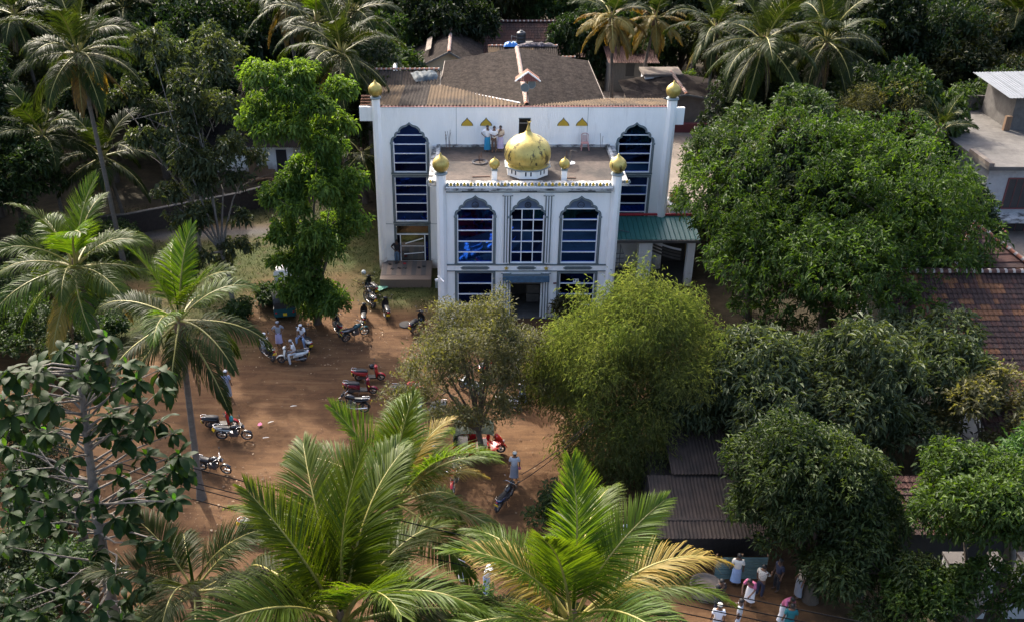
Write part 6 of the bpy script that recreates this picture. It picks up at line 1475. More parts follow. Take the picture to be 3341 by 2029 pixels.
def scooter(label, x, y, rz, colour='paint_red', lean=6, steer=0, scale=0.95, front=None, dark='plastic', screen=False):
    t = thing('scooter', label, 'scooter', (x, y, 0.0), rz, 'motorcycles and scooters parked in the yard', scale); t.rotation_euler = (R(lean), 0, rz)
    front = front or colour
    wheel(t, -0.60, 0.235, 0.10); fw = wheel(t, 0.62, 0.235, 0.095); fw.rotation_euler = (0,0,R(steer))
    mb = MB(); loft(mb, [(-0.98,0.66,0.05,0.05),(-0.86,0.63,0.14,0.10),(-0.6,0.57,0.18,0.16),(-0.3,0.52,0.18,0.18),(-0.12,0.44,0.15,0.15),(-0.08,0.40,0.10,0.10)]); rb = mb.build('rear_body', M[colour], t)
    for s in (-1, 1):
        g = MB(); g.bar((-0.92,s*0.155,0.64),(-0.15,s*0.19,0.46),0.012,0.022); g.build('trim_strip', M['chrome'], rb)
    mb = MB(); loft(mb, [(-0.86,0.76,0.09,0.03),(-0.7,0.75,0.145,0.055),(-0.4,0.73,0.155,0.06),(-0.15,0.70,0.13,0.055),(-0.08,0.68,0.07,0.03)]); mb.build('seat', M['seat'], t)
    mb = MB(); mb.box(-0.14,0.40,-0.16,0.16,0.235,0.30); mb.build('floorboard', M[dark], t)
    mb = MB(); vs = []
    for x_, z_, w_, b_ in ((0.40,0.24,0.15,0.0),(0.43,0.38,0.20,0.02),(0.42,0.60,0.23,0.05),(0.38,0.80,0.19,0.06),(0.34,0.92,0.12,0.05)):
        vs += [(x_ - 0.04,-w_,z_),(x_ + b_,-w_*0.6,z_),(x_ + b_ + 0.03,0,z_),(x_ + b_,w_*0.6,z_),(x_ - 0.04,w_,z_)]
    k = 5; mb.raw(vs, [(r*k+c, r*k+c+1, (r+1)*k+c+1, (r+1)*k+c) for r in range(4) for c in range(4)], 0, True)
    vs2 = [(a - 0.035, b, c_) for a, b, c_ in vs]; mb.raw(vs2, [(r*k+c, (r+1)*k+c, (r+1)*k+c+1, r*k+c+1) for r in range(4) for c in range(4)], 1, True)
    mb.build('front_shield', [M[front], M[dark]], t)
    mb = MB(); loft(mb, [(0.30,0.98,0.06,0.05),(0.34,1.0,0.16,0.065),(0.42,0.99,0.13,0.075),(0.48,0.97,0.08,0.05)]); hd = mb.build('handlebar_cowl', M[front], t)
    g = MB(); g.ball((0.47,0,0.97), 0.07, 12, squash=(0.4,1.1,0.7)); g.build('headlamp', M['lampclear'], hd)
    for s in (-1, 1): g = MB(); g.tube([(0.34,s*0.14,0.99),(0.26,s*0.36,0.985)], 0.02, 7); g.build('grip', M['plastic'], hd)
    mb = MB(); vs = []
    for q in range(9):
        a = R(20 + 150*q/8)
        vs += [(0.62 + 0.285*math.cos(a), -0.075, 0.235 + 0.285*math.sin(a)), (0.62 + 0.315*math.cos(a), 0, 0.235 + 0.315*math.sin(a)), (0.62 + 0.285*math.cos(a), 0.075, 0.235 + 0.285*math.sin(a))]
    mb.raw(vs, [(3*q+c, 3*q+c+1, 3*q+c+4, 3*q+c+3) for q in range(8) for c in (0, 1)], 0, True); mb.build('front_mudguard', M[front], t)
    mb = MB(); mb.tube([(0.62,0.075,0.235),(0.42,0.05,0.62),(0.38,0,0.9)], 0.022, 6); mb.tube([(0.62,-0.075,0.235),(0.42,-0.05,0.62)], 0.022, 6); mb.build('fork', M['black'], t)
    mb = MB(); mb.box(-0.66,-0.10,-0.14,-0.05,0.20,0.36); mb.tube([(-0.2,0.13,0.22),(-0.5,0.16,0.24),(-0.82,0.17,0.30)], [0.03,0.05,0.055], 8); mb.tube([(-0.1,-0.1,0.24),(-0.15,-0.22,0.02)], 0.014, 5); mb.build('engine', M['alloy'], t)
    mb = MB(); mb.ball((-0.97,0,0.66), 0.09, 10, squash=(0.4,1.1,0.55)); mb.build('tail_lamp', M['lampred'], t)
    mb = MB(); mb.tube([(-0.7,0.12,0.80),(-0.95,0.10,0.82),(-0.99,0,0.82),(-0.95,-0.10,0.82),(-0.7,-0.12,0.80)], 0.014, 6); mb.build('grab_rail', M['chrome'], t)
    mb = MB(); mb.box(-0.93,-0.84,-0.08,0.08,0.36,0.56); mb.build('rear_fender', M['plastic'], t)
    plate_(t, -0.965, 0.47, -20)
    mirrors(t, 0.32, 1.0, 0.2, 0.36)
    return t
A = R
motorcycle('teal-black motorcycle with its front wheel turned, in front of the bright tree', -6.60, 47.75, A(38), 'paint_teal', steer=-18)
motorcycle('black motorcycle seen from behind, left of the teal-black one', -7.75, 48.45, A(112), 'paint_black', side='paint_crimson')
scooter('black scooter with grey tail seen from behind, second from the mosque porch', -6.33, 49.75, A(95), 'paint_black')
motorcycle('black motorcycle with yellow plate squeezed between two scooters near the porch', -6.2, 51.9, A(118), 'paint_black', side='paint_silver')
scooter('dark scooter farthest back beside the porch, a round mirror raised', -6.25, 53.45, A(120), 'paint_black')
scooter('slim black scooter with red tail lamp, nearest the mosque porch', -5.08, 50.52, A(103), 'paint_black')
scooter('black scooter with leaf-strewn tail facing the corner column', -3.10, 48.95, A(62), 'paint_black')
motorcycle('black motorcycle carrying the man in the patterned shirt', -11.25, 45.7, A(128), 'paint_black', lean=2)
scooter('white and grey scooter carrying the man in white with one foot down', -9.75, 45.15, A(188), 'paint_white', lean=1)
scooter('silver scooter with red tail lamp behind the white and grey one', -9.30, 46.9, A(120), 'paint_silver', lean=1)
scooter('bright red scooter with black seat, farther of the two red ones', -5.35, 43.3, A(2), 'paint_red')
scooter('dark crimson scooter with chrome trim, nearer of the two red ones', -5.65, 42.05, A(-2), 'paint_crimson')
motorcycle('black motorcycle turned left below the two red scooters', -5.95, 40.4, A(172), 'paint_black', lean=8)
scooter('scooter with red front shield, blue bag and black rear, behind the black motorcycle at left', -12.25, 39.05, A(4), 'paint_black', front='paint_red')
motorcycle('black motorcycle with silver panels beside the red-fronted scooter', -11.40, 38.05, A(-2), 'paint_black', side='paint_silver')
motorcycle('black motorcycle behind the palm trunk, lowest on the left of the yard', -11.80, 35.55, A(-14), 'paint_black', side='paint_black')
motorcycle('motorcycle with a pale blue tank half hidden by the bottom palm fronds', -8.80, 31.2, A(-12), 'paint_silver', side='paint_crimson')
scooter('silver-grey scooter under the left sprays of the yard tree', -2.10, 40.1, A(185), 'paint_silver')
motorcycle('red and black motorcycle half hidden under the left edge of the yard tree', -3.2, 41.8, A(12), 'paint_red', side='paint_black')
scooter('white scooter with yellow plate right of the yard tree by the man in checks', 1.85, 40.75, A(152), 'paint_white')
scooter('pale scooter behind the tip of a yellow-green palm frond', -2.05, 36.2, A(4), 'paint_white')
motorcycle('small red motorcycle seen from the front below the red three-wheeler', -0.65, 34.6, A(-98), 'paint_red', side='paint_black')
motorcycle('dark motorcycle below the man in grey, behind palm leaf tips', 1.5, 33.3, A(60), 'paint_black', side='paint_blue')
scooter('red scooter behind the yard tree crown', 0.9, 44.3, A(60), 'paint_red')
scooter('blue-grey scooter deep under the yard tree', 0.0, 42.2, A(140), 'paint_silver')
motorcycle('black motorcycle in the shade of the broad-leaved tree, bottom left', -14.4, 28.4, A(30), 'paint_black', side='paint_red')
motorcycle('black motorcycle between the feathery tree and the mosque door', 1.7, 47.0, A(120), 'paint_black', side='paint_red')

def tuk(label, x, y, rz, colour, hood, scale=0.95):
    t = thing('three_wheeler', label, 'three-wheeler', (x, y, 0), rz, None, scale)
    for s in (-1, 1): w = wheel(t, -0.75, 0.24, 0.12); w.location.y = s*0.52
    wheel(t, 1.15, 0.24, 0.11)
    mb = MB()
    side = [(-1.15,0.32),(0.55,0.30),(0.62,0.42),(0.60,0.80),(0.50,0.85),(0.42,0.45),(-0.05,0.42),(-0.12,0.80),(-1.18,0.84)]
    for s in (-1, 1):
        y0 = s*0.64; mb.prism(side, min(y0, y0 - s*0.05), max(y0, y0 - s*0.05))
    mb.box(-1.16,0.55,-0.59,0.59,0.28,0.33); mb.box(-1.2,-1.15,-0.6,0.6,0.33,0.84)
    body = mb.build('body', M[colour], t)
    mb = MB(); vs = []
    for x_, z_, w_ in ((0.62,0.34,0.62),(0.95,0.40,0.45),(1.2,0.50,0.26),(1.30,0.62,0.20),(1.18,0.82,0.24),(0.98,0.98,0.40),(0.86,1.02,0.50)):
        vs += [(x_ - 0.28*(w_/0.6), -w_, z_), (x_, -w_*0.5, z_ + 0.01), (x_ + 0.02, 0, z_ + 0.015), (x_, w_*0.5, z_ + 0.01), (x_ - 0.28*(w_/0.6), w_, z_)]
    mb.raw(vs, [(r*5+c, r*5+c+1, (r+1)*5+c+1, (r+1)*5+c) for r in range(6) for c in range(4)], 0, True); n_ = mb.build('nose', M[colour], t)
    g = MB(); g.ball((1.29,0,0.70), 0.085, 12, squash=(0.4,1,1)); g.build('headlamp', M['lampclear'], n_)
    mb = MB(); 
    for q in range(7):
        pass
    vs = []
    for q in range(9):
        a = R(15 + 140*q/8); vs += [(1.15 + 0.30*math.cos(a), -0.09, 0.24 + 0.30*math.sin(a)), (1.15 + 0.33*math.cos(a), 0, 0.24 + 0.33*math.sin(a)), (1.15 + 0.30*math.cos(a), 0.09, 0.24 + 0.30*math.sin(a))]
    mb.raw(vs, [(3*q+c, 3*q+c+1, 3*q+c+4, 3*q+c+3) for q in range(8) for c in (0,1)], 0, True); mb.build('mudguard', M[colour], t)
    mb = MB(); vs = []
    for x_, z_ in ((-1.22,1.25),(-1.15,1.58),(-0.8,1.72),(0.0,1.74),(0.55,1.70),(0.78,1.58)):
        for q in range(7):
            u = -1 + 2*q/6; vs.append((x_, 0.63*u, z_ - 0.14*abs(u)**3))
    mb.raw(vs, [(r*7+c, r*7+c+1, (r+1)*7+c+1, (r+1)*7+c) for r in range(5) for c in range(6)], 0, True); mb.build('hood', M[hood], t)
    mb = MB(); mb.box(-1.21,-1.17,-0.58,0.58,0.85,1.22); mb.build('rear_curtain', M[hood], t)
    mb = MB()
    for s in (-1, 1):
        mb.tube([(-1.14,s*0.6,0.83),(-1.14,s*0.6,1.5)], 0.02, 6); mb.tube([(-0.1,s*0.61,0.8),(-0.1,s*0.61,1.58)], 0.018, 6); mb.tube([(0.90,s*0.48,1.0),(0.74,s*0.58,1.5)], 0.02, 6)
    mb.build('hood_frame', M['black'], t)
    mb = MB(); mb.face([(0.90,-0.47,1.02),(0.90,0.47,1.02),(0.76,0.52,1.5),(0.76,-0.52,1.5)]); mb.build('windscreen', M['glassgrey'], t)
    mb = MB(); mb.box(-1.05,-0.5,-0.55,0.55,0.55,0.68); mb.box(-1.12,-1.0,-0.55,0.55,0.68,1.1); mb.box(0.1,0.45,-0.3,0.3,0.52,0.64); mb.build('seat', M['seat'], t)
    mb = MB(); mb.tube([(0.72,-0.3,1.02),(0.80,0,1.0),(0.72,0.3,1.02)], 0.018, 6); mb.tube([(0.80,0,1.0),(1.1,0,0.5)], 0.025, 6); mb.build('handlebar', M['black'], t)
    for s in (-1, 1): mb = MB(); mb.ball((-1.215,s*0.5,0.6), 0.06, 8, squash=(0.3,1,1)); mb.build('tail_lamp', M['lampred'], t)
    plate_(t, -1.23, 0.48, 0, 0)
    return t
M['hoodgreen'] = mat('dark_green_hood', (0.02,0.035,0.022), 0.7); M['hoodblack'] = mat('black_hood', (0.02,0.02,0.02), 0.6); M['hoodpale'] = mat('pale_hood', (0.62,0.62,0.60), 0.6)
tuk('red three-wheeler with a dark green hood parked behind the yard tree trunk', 0.35, 37.0, A(0), 'paint_tuk', 'hoodgreen')
tuk('dark teal three-wheeler with rear lamps showing under the bright tree', -11.1, 50.9, A(100), 'paint_tukteal', 'hoodblack', 1.0)
tuk('white-hooded three-wheeler almost hidden behind the bright tree leaves', -11.3, 54.3, A(80), 'paint_white', 'hoodpale', 1.0)
# small things on the bikes
o = MB(); o.ball((0,0,0), 0.15, 12, squash=(0.8,0.7,1.2)); o = o.build('bag', mat('turquoise_bag', (0.03,0.25,0.27), 0.6), None, (-11.72, 38.98, 0.55)); tag(o, 'turquoise bag hanging from the red-fronted scooter', 'bag')
def helmet(x, y, z, c, label):
    mb = MB(); mb.lathe([(0.11,-0.10),(0.14,-0.04),(0.15,0.03),(0.125,0.11),(0.07,0.155),(0.005,0.17)], 14); o = mb.build('helmet', M[c], None, (x, y, z)); tag(o, label, 'helmet')
helmet(-6.62, 53.7, 1.22, 'paint_silver', 'silver helmet on the mirror of the farthest scooter by the porch')
helmet(-5.20, 43.3, 0.86, 'paint_black', 'round black helmet on the bright red scooter')
helmet(-12.62, 35.8, 1.0, 'paint_silver', 'grey helmet on the motorcycle behind the palm trunk')

# ---------------------------------------------------------------- people
def skinm(n, c): M[n] = mat(n, c, 0.6, var=0.08)
skinm('skin', (0.145,0.075,0.045)); skinm('skindark', (0.09,0.048,0.03))
M['hair'] = mat('black_hair', (0.010,0.009,0.009), 0.7); M['beard'] = M['hair']
for n_, c_, v_ in (('c_white', (0.74,0.75,0.78), .05), ('c_offwhite', (0.60,0.58,0.52), .06), ('c_blue', (0.02,0.22,0.42), .15), ('c_navy', (0.02,0.024,0.05), .15), ('c_black', (0.014,0.014,0.018), .1), ('c_grey', (0.26,0.27,0.31), .1), ('c_jeans', (0.09,0.15,0.23), .2), ('c_brown', (0.10,0.065,0.055), .15), ('c_lilac', (0.46,0.42,0.62), .12), ('c_cream', (0.58,0.47,0.36), .15), ('c_pink', (0.45,0.12,0.22), .12), ('c_ltblue', (0.26,0.36,0.56), .2), ('c_teal', (0.01,0.13,0.15), .15), ('c_palegrey', (0.46,0.48,0.52), .12)):
    M[n_] = mat(n_, c_, 0.85, var=v_, scale=6)
def pattern(n, a, b, scale, kind_='check'):
    m = mat(n, a, 0.85, var=0.05); nt = m.node_tree; N = nt.nodes; L = nt.links
    tc = N.new('ShaderNodeTexCoord'); bs = N['Principled BSDF']
    if kind_ == 'check': tx = N.new('ShaderNodeTexChecker'); tx.inputs['Scale'].default_value = scale; L.new(tc.outputs['Object'], tx.inputs[0]); f = tx.outputs['Fac']
    elif kind_ == 'stripe': tx = N.new('ShaderNodeTexWave'); tx.inputs['Scale'].default_value = scale; L.new(tc.outputs['Object'], tx.inputs[0]); f = tx.outputs['Fac']
    else: 
        tx = N.new('ShaderNodeTexVoronoi'); tx.inputs['Scale'].default_value = scale; L.new(tc.outputs['Object'], tx.inputs[0]); lt = N.new('ShaderNodeMath'); lt.operation = 'LESS_THAN'; lt.inputs[1].default_value = 0.3; L.new(tx.outputs['Distance'], lt.inputs[0]); f = lt.outputs[0]
    mx = N.new('ShaderNodeMix'); mx.data_type = 'RGBA'; L.new(f, mx.inputs[0]); mx.inputs[6].default_value = (*a, 1); mx.inputs[7].default_value = (*b, 1); L.new(mx.outputs[2], bs.inputs['Base Color']); M[n] = m
pattern('c_check', (0.50,0.54,0.60), (0.20,0.24,0.32), 9); pattern('c_floral', (0.62,0.64,0.70), (0.16,0.17,0.24), 11, 'spot'); pattern('c_stripe', (0.40,0.45,0.62), (0.12,0.14,0.24), 7, 'stripe'); pattern('c_dots', (0.50,0.48,0.42), (0.12,0.11,0.10), 22, 'spot')
# joints, metres, +y is the way the person faces... z up, x to the person's right
STAND = dict(pel=(0,0,.90), sp=(0,.0,1.06), ch=(0,.01,1.26), nk=(0,.0,1.42), hd=(0,.02,1.52), tp=(0,.03,1.64),
  sr=(.17,0,1.37), er=(.23,-.02,1.10), wr=(.24,.06,.86), sl=(-.17,0,1.37), el=(-.23,-.02,1.10), wl=(-.24,.06,.86),
  hr=(.09,0,.86), kr=(.10,.02,.48), ar=(.10,-.02,.07), tr=(.11,.13,.03), hl=(-.09,0,.86), kl=(-.10,.02,.48), al=(-.10,-.02,.07), tl=(-.12,.13,.03))
def P_(**k): d = dict(STAND); d.update(k); return d
POSE = dict(stand=STAND,
  hips=P_(er=(.36,-.08,1.12), wr=(.19,.06,.98), el=(-.36,-.08,1.12), wl=(-.19,.06,.98)),
  righthip=P_(er=(.37,-.10,1.13), wr=(.17,.04,.97)),
  phone=P_(er=(.22,.04,1.10), wr=(.07,.28,1.14), el=(-.22,.04,1.10), wl=(-.05,.28,1.13)),
  chin=P_(er=(.20,.10,1.10), wr=(.05,.17,1.38), el=(-.22,.02,1.08), wl=(-.02,.17,1.06)),
  walk=P_(kr=(.10,.16,.48), ar=(.10,.20,.07), tr=(.11,.35,.03), kl=(-.10,.02,.47), al=(-.10,-.26,.12), tl=(-.11,-.14,.04), wr=(.25,-.10,.88), wl=(-.24,.20,.92)),
  reach=P_(er=(.24,.16,1.16), wr=(.16,.40,1.12)),
  sit=P_(pel=(0,0,.80), sp=(0,.02,.96), ch=(0,.08,1.15), nk=(0,.12,1.30), hd=(0,.17,1.38), tp=(0,.19,1.50), sr=(.17,.09,1.26), er=(.24,.16,1.02), wr=(.14,.38,.92), sl=(-.17,.09,1.26), el=(-.24,.16,1.02), wl=(-.10,.38,.90),
     hr=(.09,.02,.76), kr=(.20,.38,.72), ar=(.24,.34,.30), tr=(.26,.47,.27), hl=(-.09,.02,.76), kl=(-.22,.36,.70), al=(-.26,.30,.08), tl=(-.28,.43,.03)),
  lean=P_(ch=(0,.16,1.22), nk=(0,.25,1.34), hd=(0,.31,1.41), tp=(0,.36,1.51), sr=(.17,.17,1.31), er=(.24,.30,1.09), wr=(.18,.46,.92), sl=(-.17,.17,1.31), el=(-.24,.28,1.08), wl=(-.16,.46,.92)),
  low=P_(pel=(0,0,.30), sp=(0,.02,.46), ch=(0,.08,.66), nk=(0,.12,.82), hd=(0,.17,.91), tp=(0,.19,1.03), sr=(.17,.09,.78), er=(.24,.18,.55), wr=(.16,.40,.50), sl=(-.17,.09,.78), el=(-.24,.18,.55), wl=(-.12,.40,.50),
     hr=(.09,.02,.27), kr=(.16,.36,.46), ar=(.14,.42,.07), tr=(.15,.56,.03), hl=(-.09,.02,.27), kl=(-.16,.36,.46), al=(-.14,.42,.07), tl=(-.15,.56,.03)))
def skin_obj(name, verts, edges, radii, root, m, parent, levels=1):
    me = bpy.data.meshes.new(name); me.from_pydata([tuple(v) for v in verts], edges, []); me.materials.append(m)
    o = bpy.data.objects.new(name, me); col.objects.link(o); o.parent = parent
    o.modifiers.new('skin', 'SKIN').use_smooth_shade = True
    for i, r in enumerate(radii):
        d = me.skin_vertices[0].data[i]; d.radius = r if hasattr(r, '__len__') else (r, r); d.use_root = (i == root)
    s = o.modifiers.new('sub', 'SUBSURF'); s.levels = levels; s.render_levels = levels
    return o
def person(label, x, y, z, rz, pose='stand', top='c_white', bottom='sarong', bcol='c_white', head='cap', capcol='c_white', beard=False, skin='skin', scale=0.97, sleeves='short', holds=None, collar=True, blong=0.16):
    p = POSE[pose]; t = thing('person', label, 'person', (x, y, z), rz - PI/2, None, scale)
    J = {k: Vector(v) for k, v in p.items()}
    V = []; E = []; Rr = []; ix = {}
    def add(k, v, r, par=None):
        ix[k] = len(V); V.append(Vector(v)); Rr.append(r)
        if par is not None: E.append((ix[par], ix[k]))
    fwd = (J['hd'] - J['nk']); 
    add('pel', J['pel'], (.135,.10)); add('sp', J['sp'], (.125,.092), 'pel'); add('ch', J['ch'], (.145,.10), 'sp'); add('nk', J['nk'], .055, 'ch'); add('hd', J['hd'], (.078,.092), 'nk'); add('tp', J['tp'], (.066,.078), 'hd')
    add('nose', J['hd'] + Vector((0,.112,.02)), .014, 'hd')
    for s, sg in (('r', 1), ('l', -1)):
        add('s'+s, J['s'+s], .056, 'ch'); add('e'+s, J['e'+s], .041, 's'+s); add('w'+s, J['w'+s], .029, 'e'+s)
        d = (J['w'+s] - J['e'+s]).normalized(); sd = d.cross(Vector((0,1,0.2))).normalized(); up = sd.cross(d)
        add('h'+s+'p', J['w'+s] + d*.055, (.036,.018), 'w'+s)
        for i, (o_, l_) in enumerate(((-.03,.075),(-.011,.088),(.009,.083),(.027,.066))):     # four fingers and a thumb
            b = J['w'+s] + d*.085 + sd*o_
            add('f%d%s' % (i, s), b + d*l_*.45 - up*.008, .0095, 'h'+s+'p'); add('g%d%s' % (i, s), b + d*l_*.8 - up*.028, .0075, 'f%d%s' % (i, s))
        add('t'+s+'h', J['w'+s] + d*.05 + sd*(-.05) , .0105, 'h'+s+'p'); add('u'+s+'h', J['w'+s] + d*.085 + sd*(-.062) - up*.012, .009, 't'+s+'h')
        add('h'+s, J['h'+s], .085, 'pel'); add('k'+s, J['k'+s], .058, 'h'+s); add('a'+s, J['a'+s], .040, 'k'+s); add('t'+s, J['t'+s], (.042,.028), 'a'+s)
    skin_obj('body', V, E, Rr, 0, M[skin], t)
    # face: eyes, ears, mouth
    H = J['hd']; Fh = Vector((0, .085, .028)) 
    for s in (-1, 1):
        mb = MB(); mb.ball(H + Vector((s*.030, .083, .034)), .010, 6); mb.build('eye', M['ink'], t)
        mb = MB(); mb.ball(H + Vector((s*.082, -.005, .022)), .026, 6, squash=(.4,.7,1.1)); mb.build('ear', M[skin], t)
    mb = MB(); mb.ball(H + Vector((0,.088,-.028)), .022, 6, squash=(1.1,.35,.3)); mb.build('mouth', M['c_brown'], t)
    if beard: mb = MB(); mb.ball(H + Vector((0,.062,-.055)), .06, 10, squash=(1.05,.75,1.15)); mb.build('beard', M['beard'], t)
    C_ = (J['tp'] + J['hd'])/2
    mb = MB(); mb.ball(C_ + Vector((0,-.016,.018)), .098, 12, squash=(.96,1.06,.98)) if head != 'bald' else None
    if head != 'bald': 
        # hair keeps off the face
        mb.v = [(a, min(b, C_.y + .062 + max(0, (c_ - C_.z - .02))*0.5), max(c_, C_.z - .045)) for a, b, c_ in mb.v]; mb.build('hair', M['hair'], t)
    if head == 'cap':
        mb = MB(); mb.lathe([(.100,.0),(.104,.02),(.102,.055),(.085,.075),(.004,.088)], 16, tuple(C_ + Vector((0,-.012,.025)))); mb.build('cap', M[capcol], t)
    # upper garment
    V2 = [J['pel'] + Vector((0,0,-.04)), J['sp'], J['ch'], J['ch'].lerp(J['nk'], .62)]; E2 = [(0,1),(1,2),(2,3)]; R2 = [(.172,.132),(.162,.122),(.178,.128),(.075,.075)]
    for s in ('r', 'l'):
        i = len(V2); V2 += [J['s'+s], J['s'+s].lerp(J['e'+s], .55 if sleeves == 'short' else 1.0)]; E2 += [(2, i), (i, i+1)]; R2 += [.078, .070]
        if sleeves == 'short': V2.append(J['s'+s].lerp(J['e'+s], .8)); E2.append((i+1, i+2)); R2.append(.071)
        else: V2.append(J['e'+s].lerp(J['w'+s], .85)); E2.append((i+1, i+2)); R2.append(.050)
    skin_obj('shirt', V2, E2, R2, 0, M[top], t)
    # lower garment
    if bottom == 'sarong':
        mid = lambda a, b: (J[a] + J[b])/2
        kn, an = mid('kr','kl'), mid('ar','al'); an = an.lerp(kn, blong); w = J['pel'] + Vector((0,0,.06))
        sep_k = (J['kr'] - J['kl']).length/2; sep_a = (J['ar'] - J['al']).length/2
        secs = [(w, .155, .118), (J['pel'] + Vector((0,0,-.06)), .178, .138), (J['pel'].lerp(kn, .55), .165 + sep_k*.25, .135), (kn, .10 + sep_k*.95, .125), (kn.lerp(an, .55), .11 + sep_a*.95, .13), (an, .12 + sep_a, .14)]
        mb = MB(); n = 20; vs = []
        for j, (c_, a_, b_) in enumerate(secs):
            ax = (secs[min(j+1, 5)][0] - secs[max(j-1, 0)][0]).normalized(); ff = Vector((1,0,0)); gg = ax.cross(ff).normalized()
            for k in range(n):
                th = 2*PI*k/n; f = 1 + .045*math.sin(5*th + j)*(j/5.0)
                vs.append(c_ + ff*a_*f*math.cos(th) + gg*b_*f*math.sin(th))
        mb.raw(vs, [(j*n+k, j*n+(k+1) % n, (j+1)*n+(k+1) % n, (j+1)*n+k) for j in range(5) for k in range(n)], 0, True); mb.build('sarong', M[bcol], t)
    else:
        V3 = [J['pel'] + Vector((0,0,.03)), J['pel'] + Vector((0,0,-.06))]; E3 = [(0,1)]; R3 = [(.152,.116),(.155,.12)]
        for s in ('r','l'):
            i = len(V3); V3 += [J['h'+s] + Vector((0,0,-.05)), J['k'+s], J['k'+s].lerp(J['a'+s], .95)]; E3 += [(1,i),(i,i+1),(i+1,i+2)]; R3 += [.102,.078,.066]
        skin_obj('trousers', V3, E3, R3, 0, M[bcol], t)
    if holds:
        c_ = (J['wr'] + J['wl'])/2 + Vector((0,.09,.02)) if holds == 'phone' else J['wr'] + (J['wr'] - J['er']).normalized()*.11
        mb = MB()
        if holds == 'phone': mb.box(-.075,.075,-.006,.006,-.035,.045, 0, Matrix.Translation(c_) @ Matrix.Rotation(R(-40), 4, 'X'))
        else: mb.ball(c_ + Vector((0,0,-.06)), .075, 10, squash=(1,.8,1.1))
        o = mb.build('phone' if holds == 'phone' else 'bag', M['black'] if holds == 'phone' else M['c_pink'], None)
        o.matrix_world = Matrix.Translation((x, y, z)) @ Matrix.Rotation(rz - PI/2, 4, 'Z') @ Matrix.Scale(scale, 4)
        tag(o, 'dark phone held by the middle man on the roof' if holds == 'phone' else 'small pink bag in the hand of the man in grey', holds)
    return t
D_ = R(-90)       # facing the camera
person('bearded man in white shirt and bright blue sarong on the roof, left of three', 1.02, 55.9, 8.30, D_, 'righthip', 'c_white', 'sarong', 'c_blue', 'bare', beard=True)
person('man in white T-shirt and brown trousers holding a phone on the roof', 1.42, 55.75, 8.30, D_, 'phone', 'c_white', 'trousers', 'c_brown', 'bare', holds='phone')
person('man in a cream shirt and lilac sarong with hand at his chin on the roof', 1.80, 55.85, 8.30, D_, 'chin', 'c_cream', 'sarong', 'c_lilac', 'bare', blong=.4)
person('man in a black shirt and jeans standing in the left doorway of the mosque', -4.75, 56.45, 0.57, D_, 'righthip', 'c_black', 'trousers', 'c_jeans', 'bare', skin='skindark')
person('man in white with a white cap walking towards the mosque corner', -1.03, 47.2, 0.0, R(80), 'walk', 'c_white', 'sarong', 'c_white', 'cap', sleeves='long')
person('man in a grey shirt and pale shorts standing with hands on hips between the scooters', -10.75, 46.8, 0.0, R(-80), 'hips', 'c_grey', 'sarong', 'c_lilac', 'cap', 'c_grey', blong=.55)
person('man in a patterned white shirt seated on the black motorcycle, back turned', -11.35, 45.55, 0.02, R(70), 'sit', 'c_floral', 'trousers', 'c_grey', 'cap')
person('man in white seated on the white and grey scooter', -9.60, 45.15, -0.06, R(195), 'sit', 'c_white', 'trousers', 'c_palegrey', 'cap', 'c_grey')
person('man in white with a cap seated sideways on the silver scooter', -9.42, 46.95, -0.06, R(-110), 'sit', 'c_white', 'trousers', 'c_ltblue', 'cap')
person('person in a striped blue and grey sarong, half hidden by palm leaf tips', -12.5, 41.7, 0.0, R(75), 'stand', 'c_stripe', 'sarong', 'c_grey', 'cap')
person('man in a checked shirt and cap walking right of the yard tree', 2.62, 40.85, 0.0, R(95), 'walk', 'c_check', 'sarong', 'c_ltblue', 'cap', blong=.3)
person('man in a grey shirt and sarong seen from behind at the right of the yard', 1.98, 34.85, 0.0, R(88), 'stand', 'c_palegrey', 'sarong', 'c_grey', 'cap', 'c_offwhite', holds='bag', blong=.45)
person('man in white half hidden behind the right edge of the yard tree', 2.45, 43.6, 0.0, R(-60), 'stand', 'c_white', 'trousers', 'c_white', 'cap')
person('man in pale blue squatting in white by the corrugated shed', 6.55, 30.7, 0.0, R(180), 'low', 'c_white', 'sarong', 'c_palegrey', 'cap', 'c_palegrey')
person('person in white glimpsed between the two large bottom palms', -0.35, 28.6, 0.0, R(200), 'stand', 'c_white', 'sarong', 'c_white', 'cap')
person('person in white bent over beside the leafy tree between the bottom palms', 0.62, 27.9, 0.0, R(20), 'lean', 'c_white', 'sarong', 'c_ltblue', 'cap')
person('man in an off-white shirt and blue sarong in front of the tin fence', 10.45, 28.35, 0.0, R(75), 'stand', 'c_offwhite', 'sarong', 'c_ltblue', 'bare', skin='skindark', blong=.4)
person('man in a pink shirt and white sarong, head down, bottom right group', 10.75, 27.35, 0.0, R(-130), 'lean', 'c_pink', 'sarong', 'c_white', 'bare', blong=.4)
person('man in a dotted cream shirt and dark trousers, bottom right group', 11.25, 27.75, 0.0, R(40), 'reach', 'c_dots', 'trousers', 'c_navy', 'bare')
person('man in a dark blue shirt and trousers at the back of the bottom right group', 12.0, 28.1, 0.0, R(200), 'stand', 'c_navy', 'trousers', 'c_black', 'bare', skin='skindark')
person('person in a tan striped shirt and grey sarong by the tree trunk, bottom right', 12.75, 27.75, 0.0, R(190), 'stand', 'c_cream', 'sarong', 'c_grey', 'bare')
person('man in a white shirt with a cream cap at the bottom edge', 9.10, 25.75, 0.0, R(80), 'stand', 'c_white', 'sarong', 'c_palegrey', 'cap', 'c_offwhite')
person('man in a pale blue shirt gesturing at the bottom edge beside the cream cap', 9.95, 26.0, 0.0, R(150), 'reach', 'c_palegrey', 'trousers', 'c_palegrey', 'bare', skin='skindark')
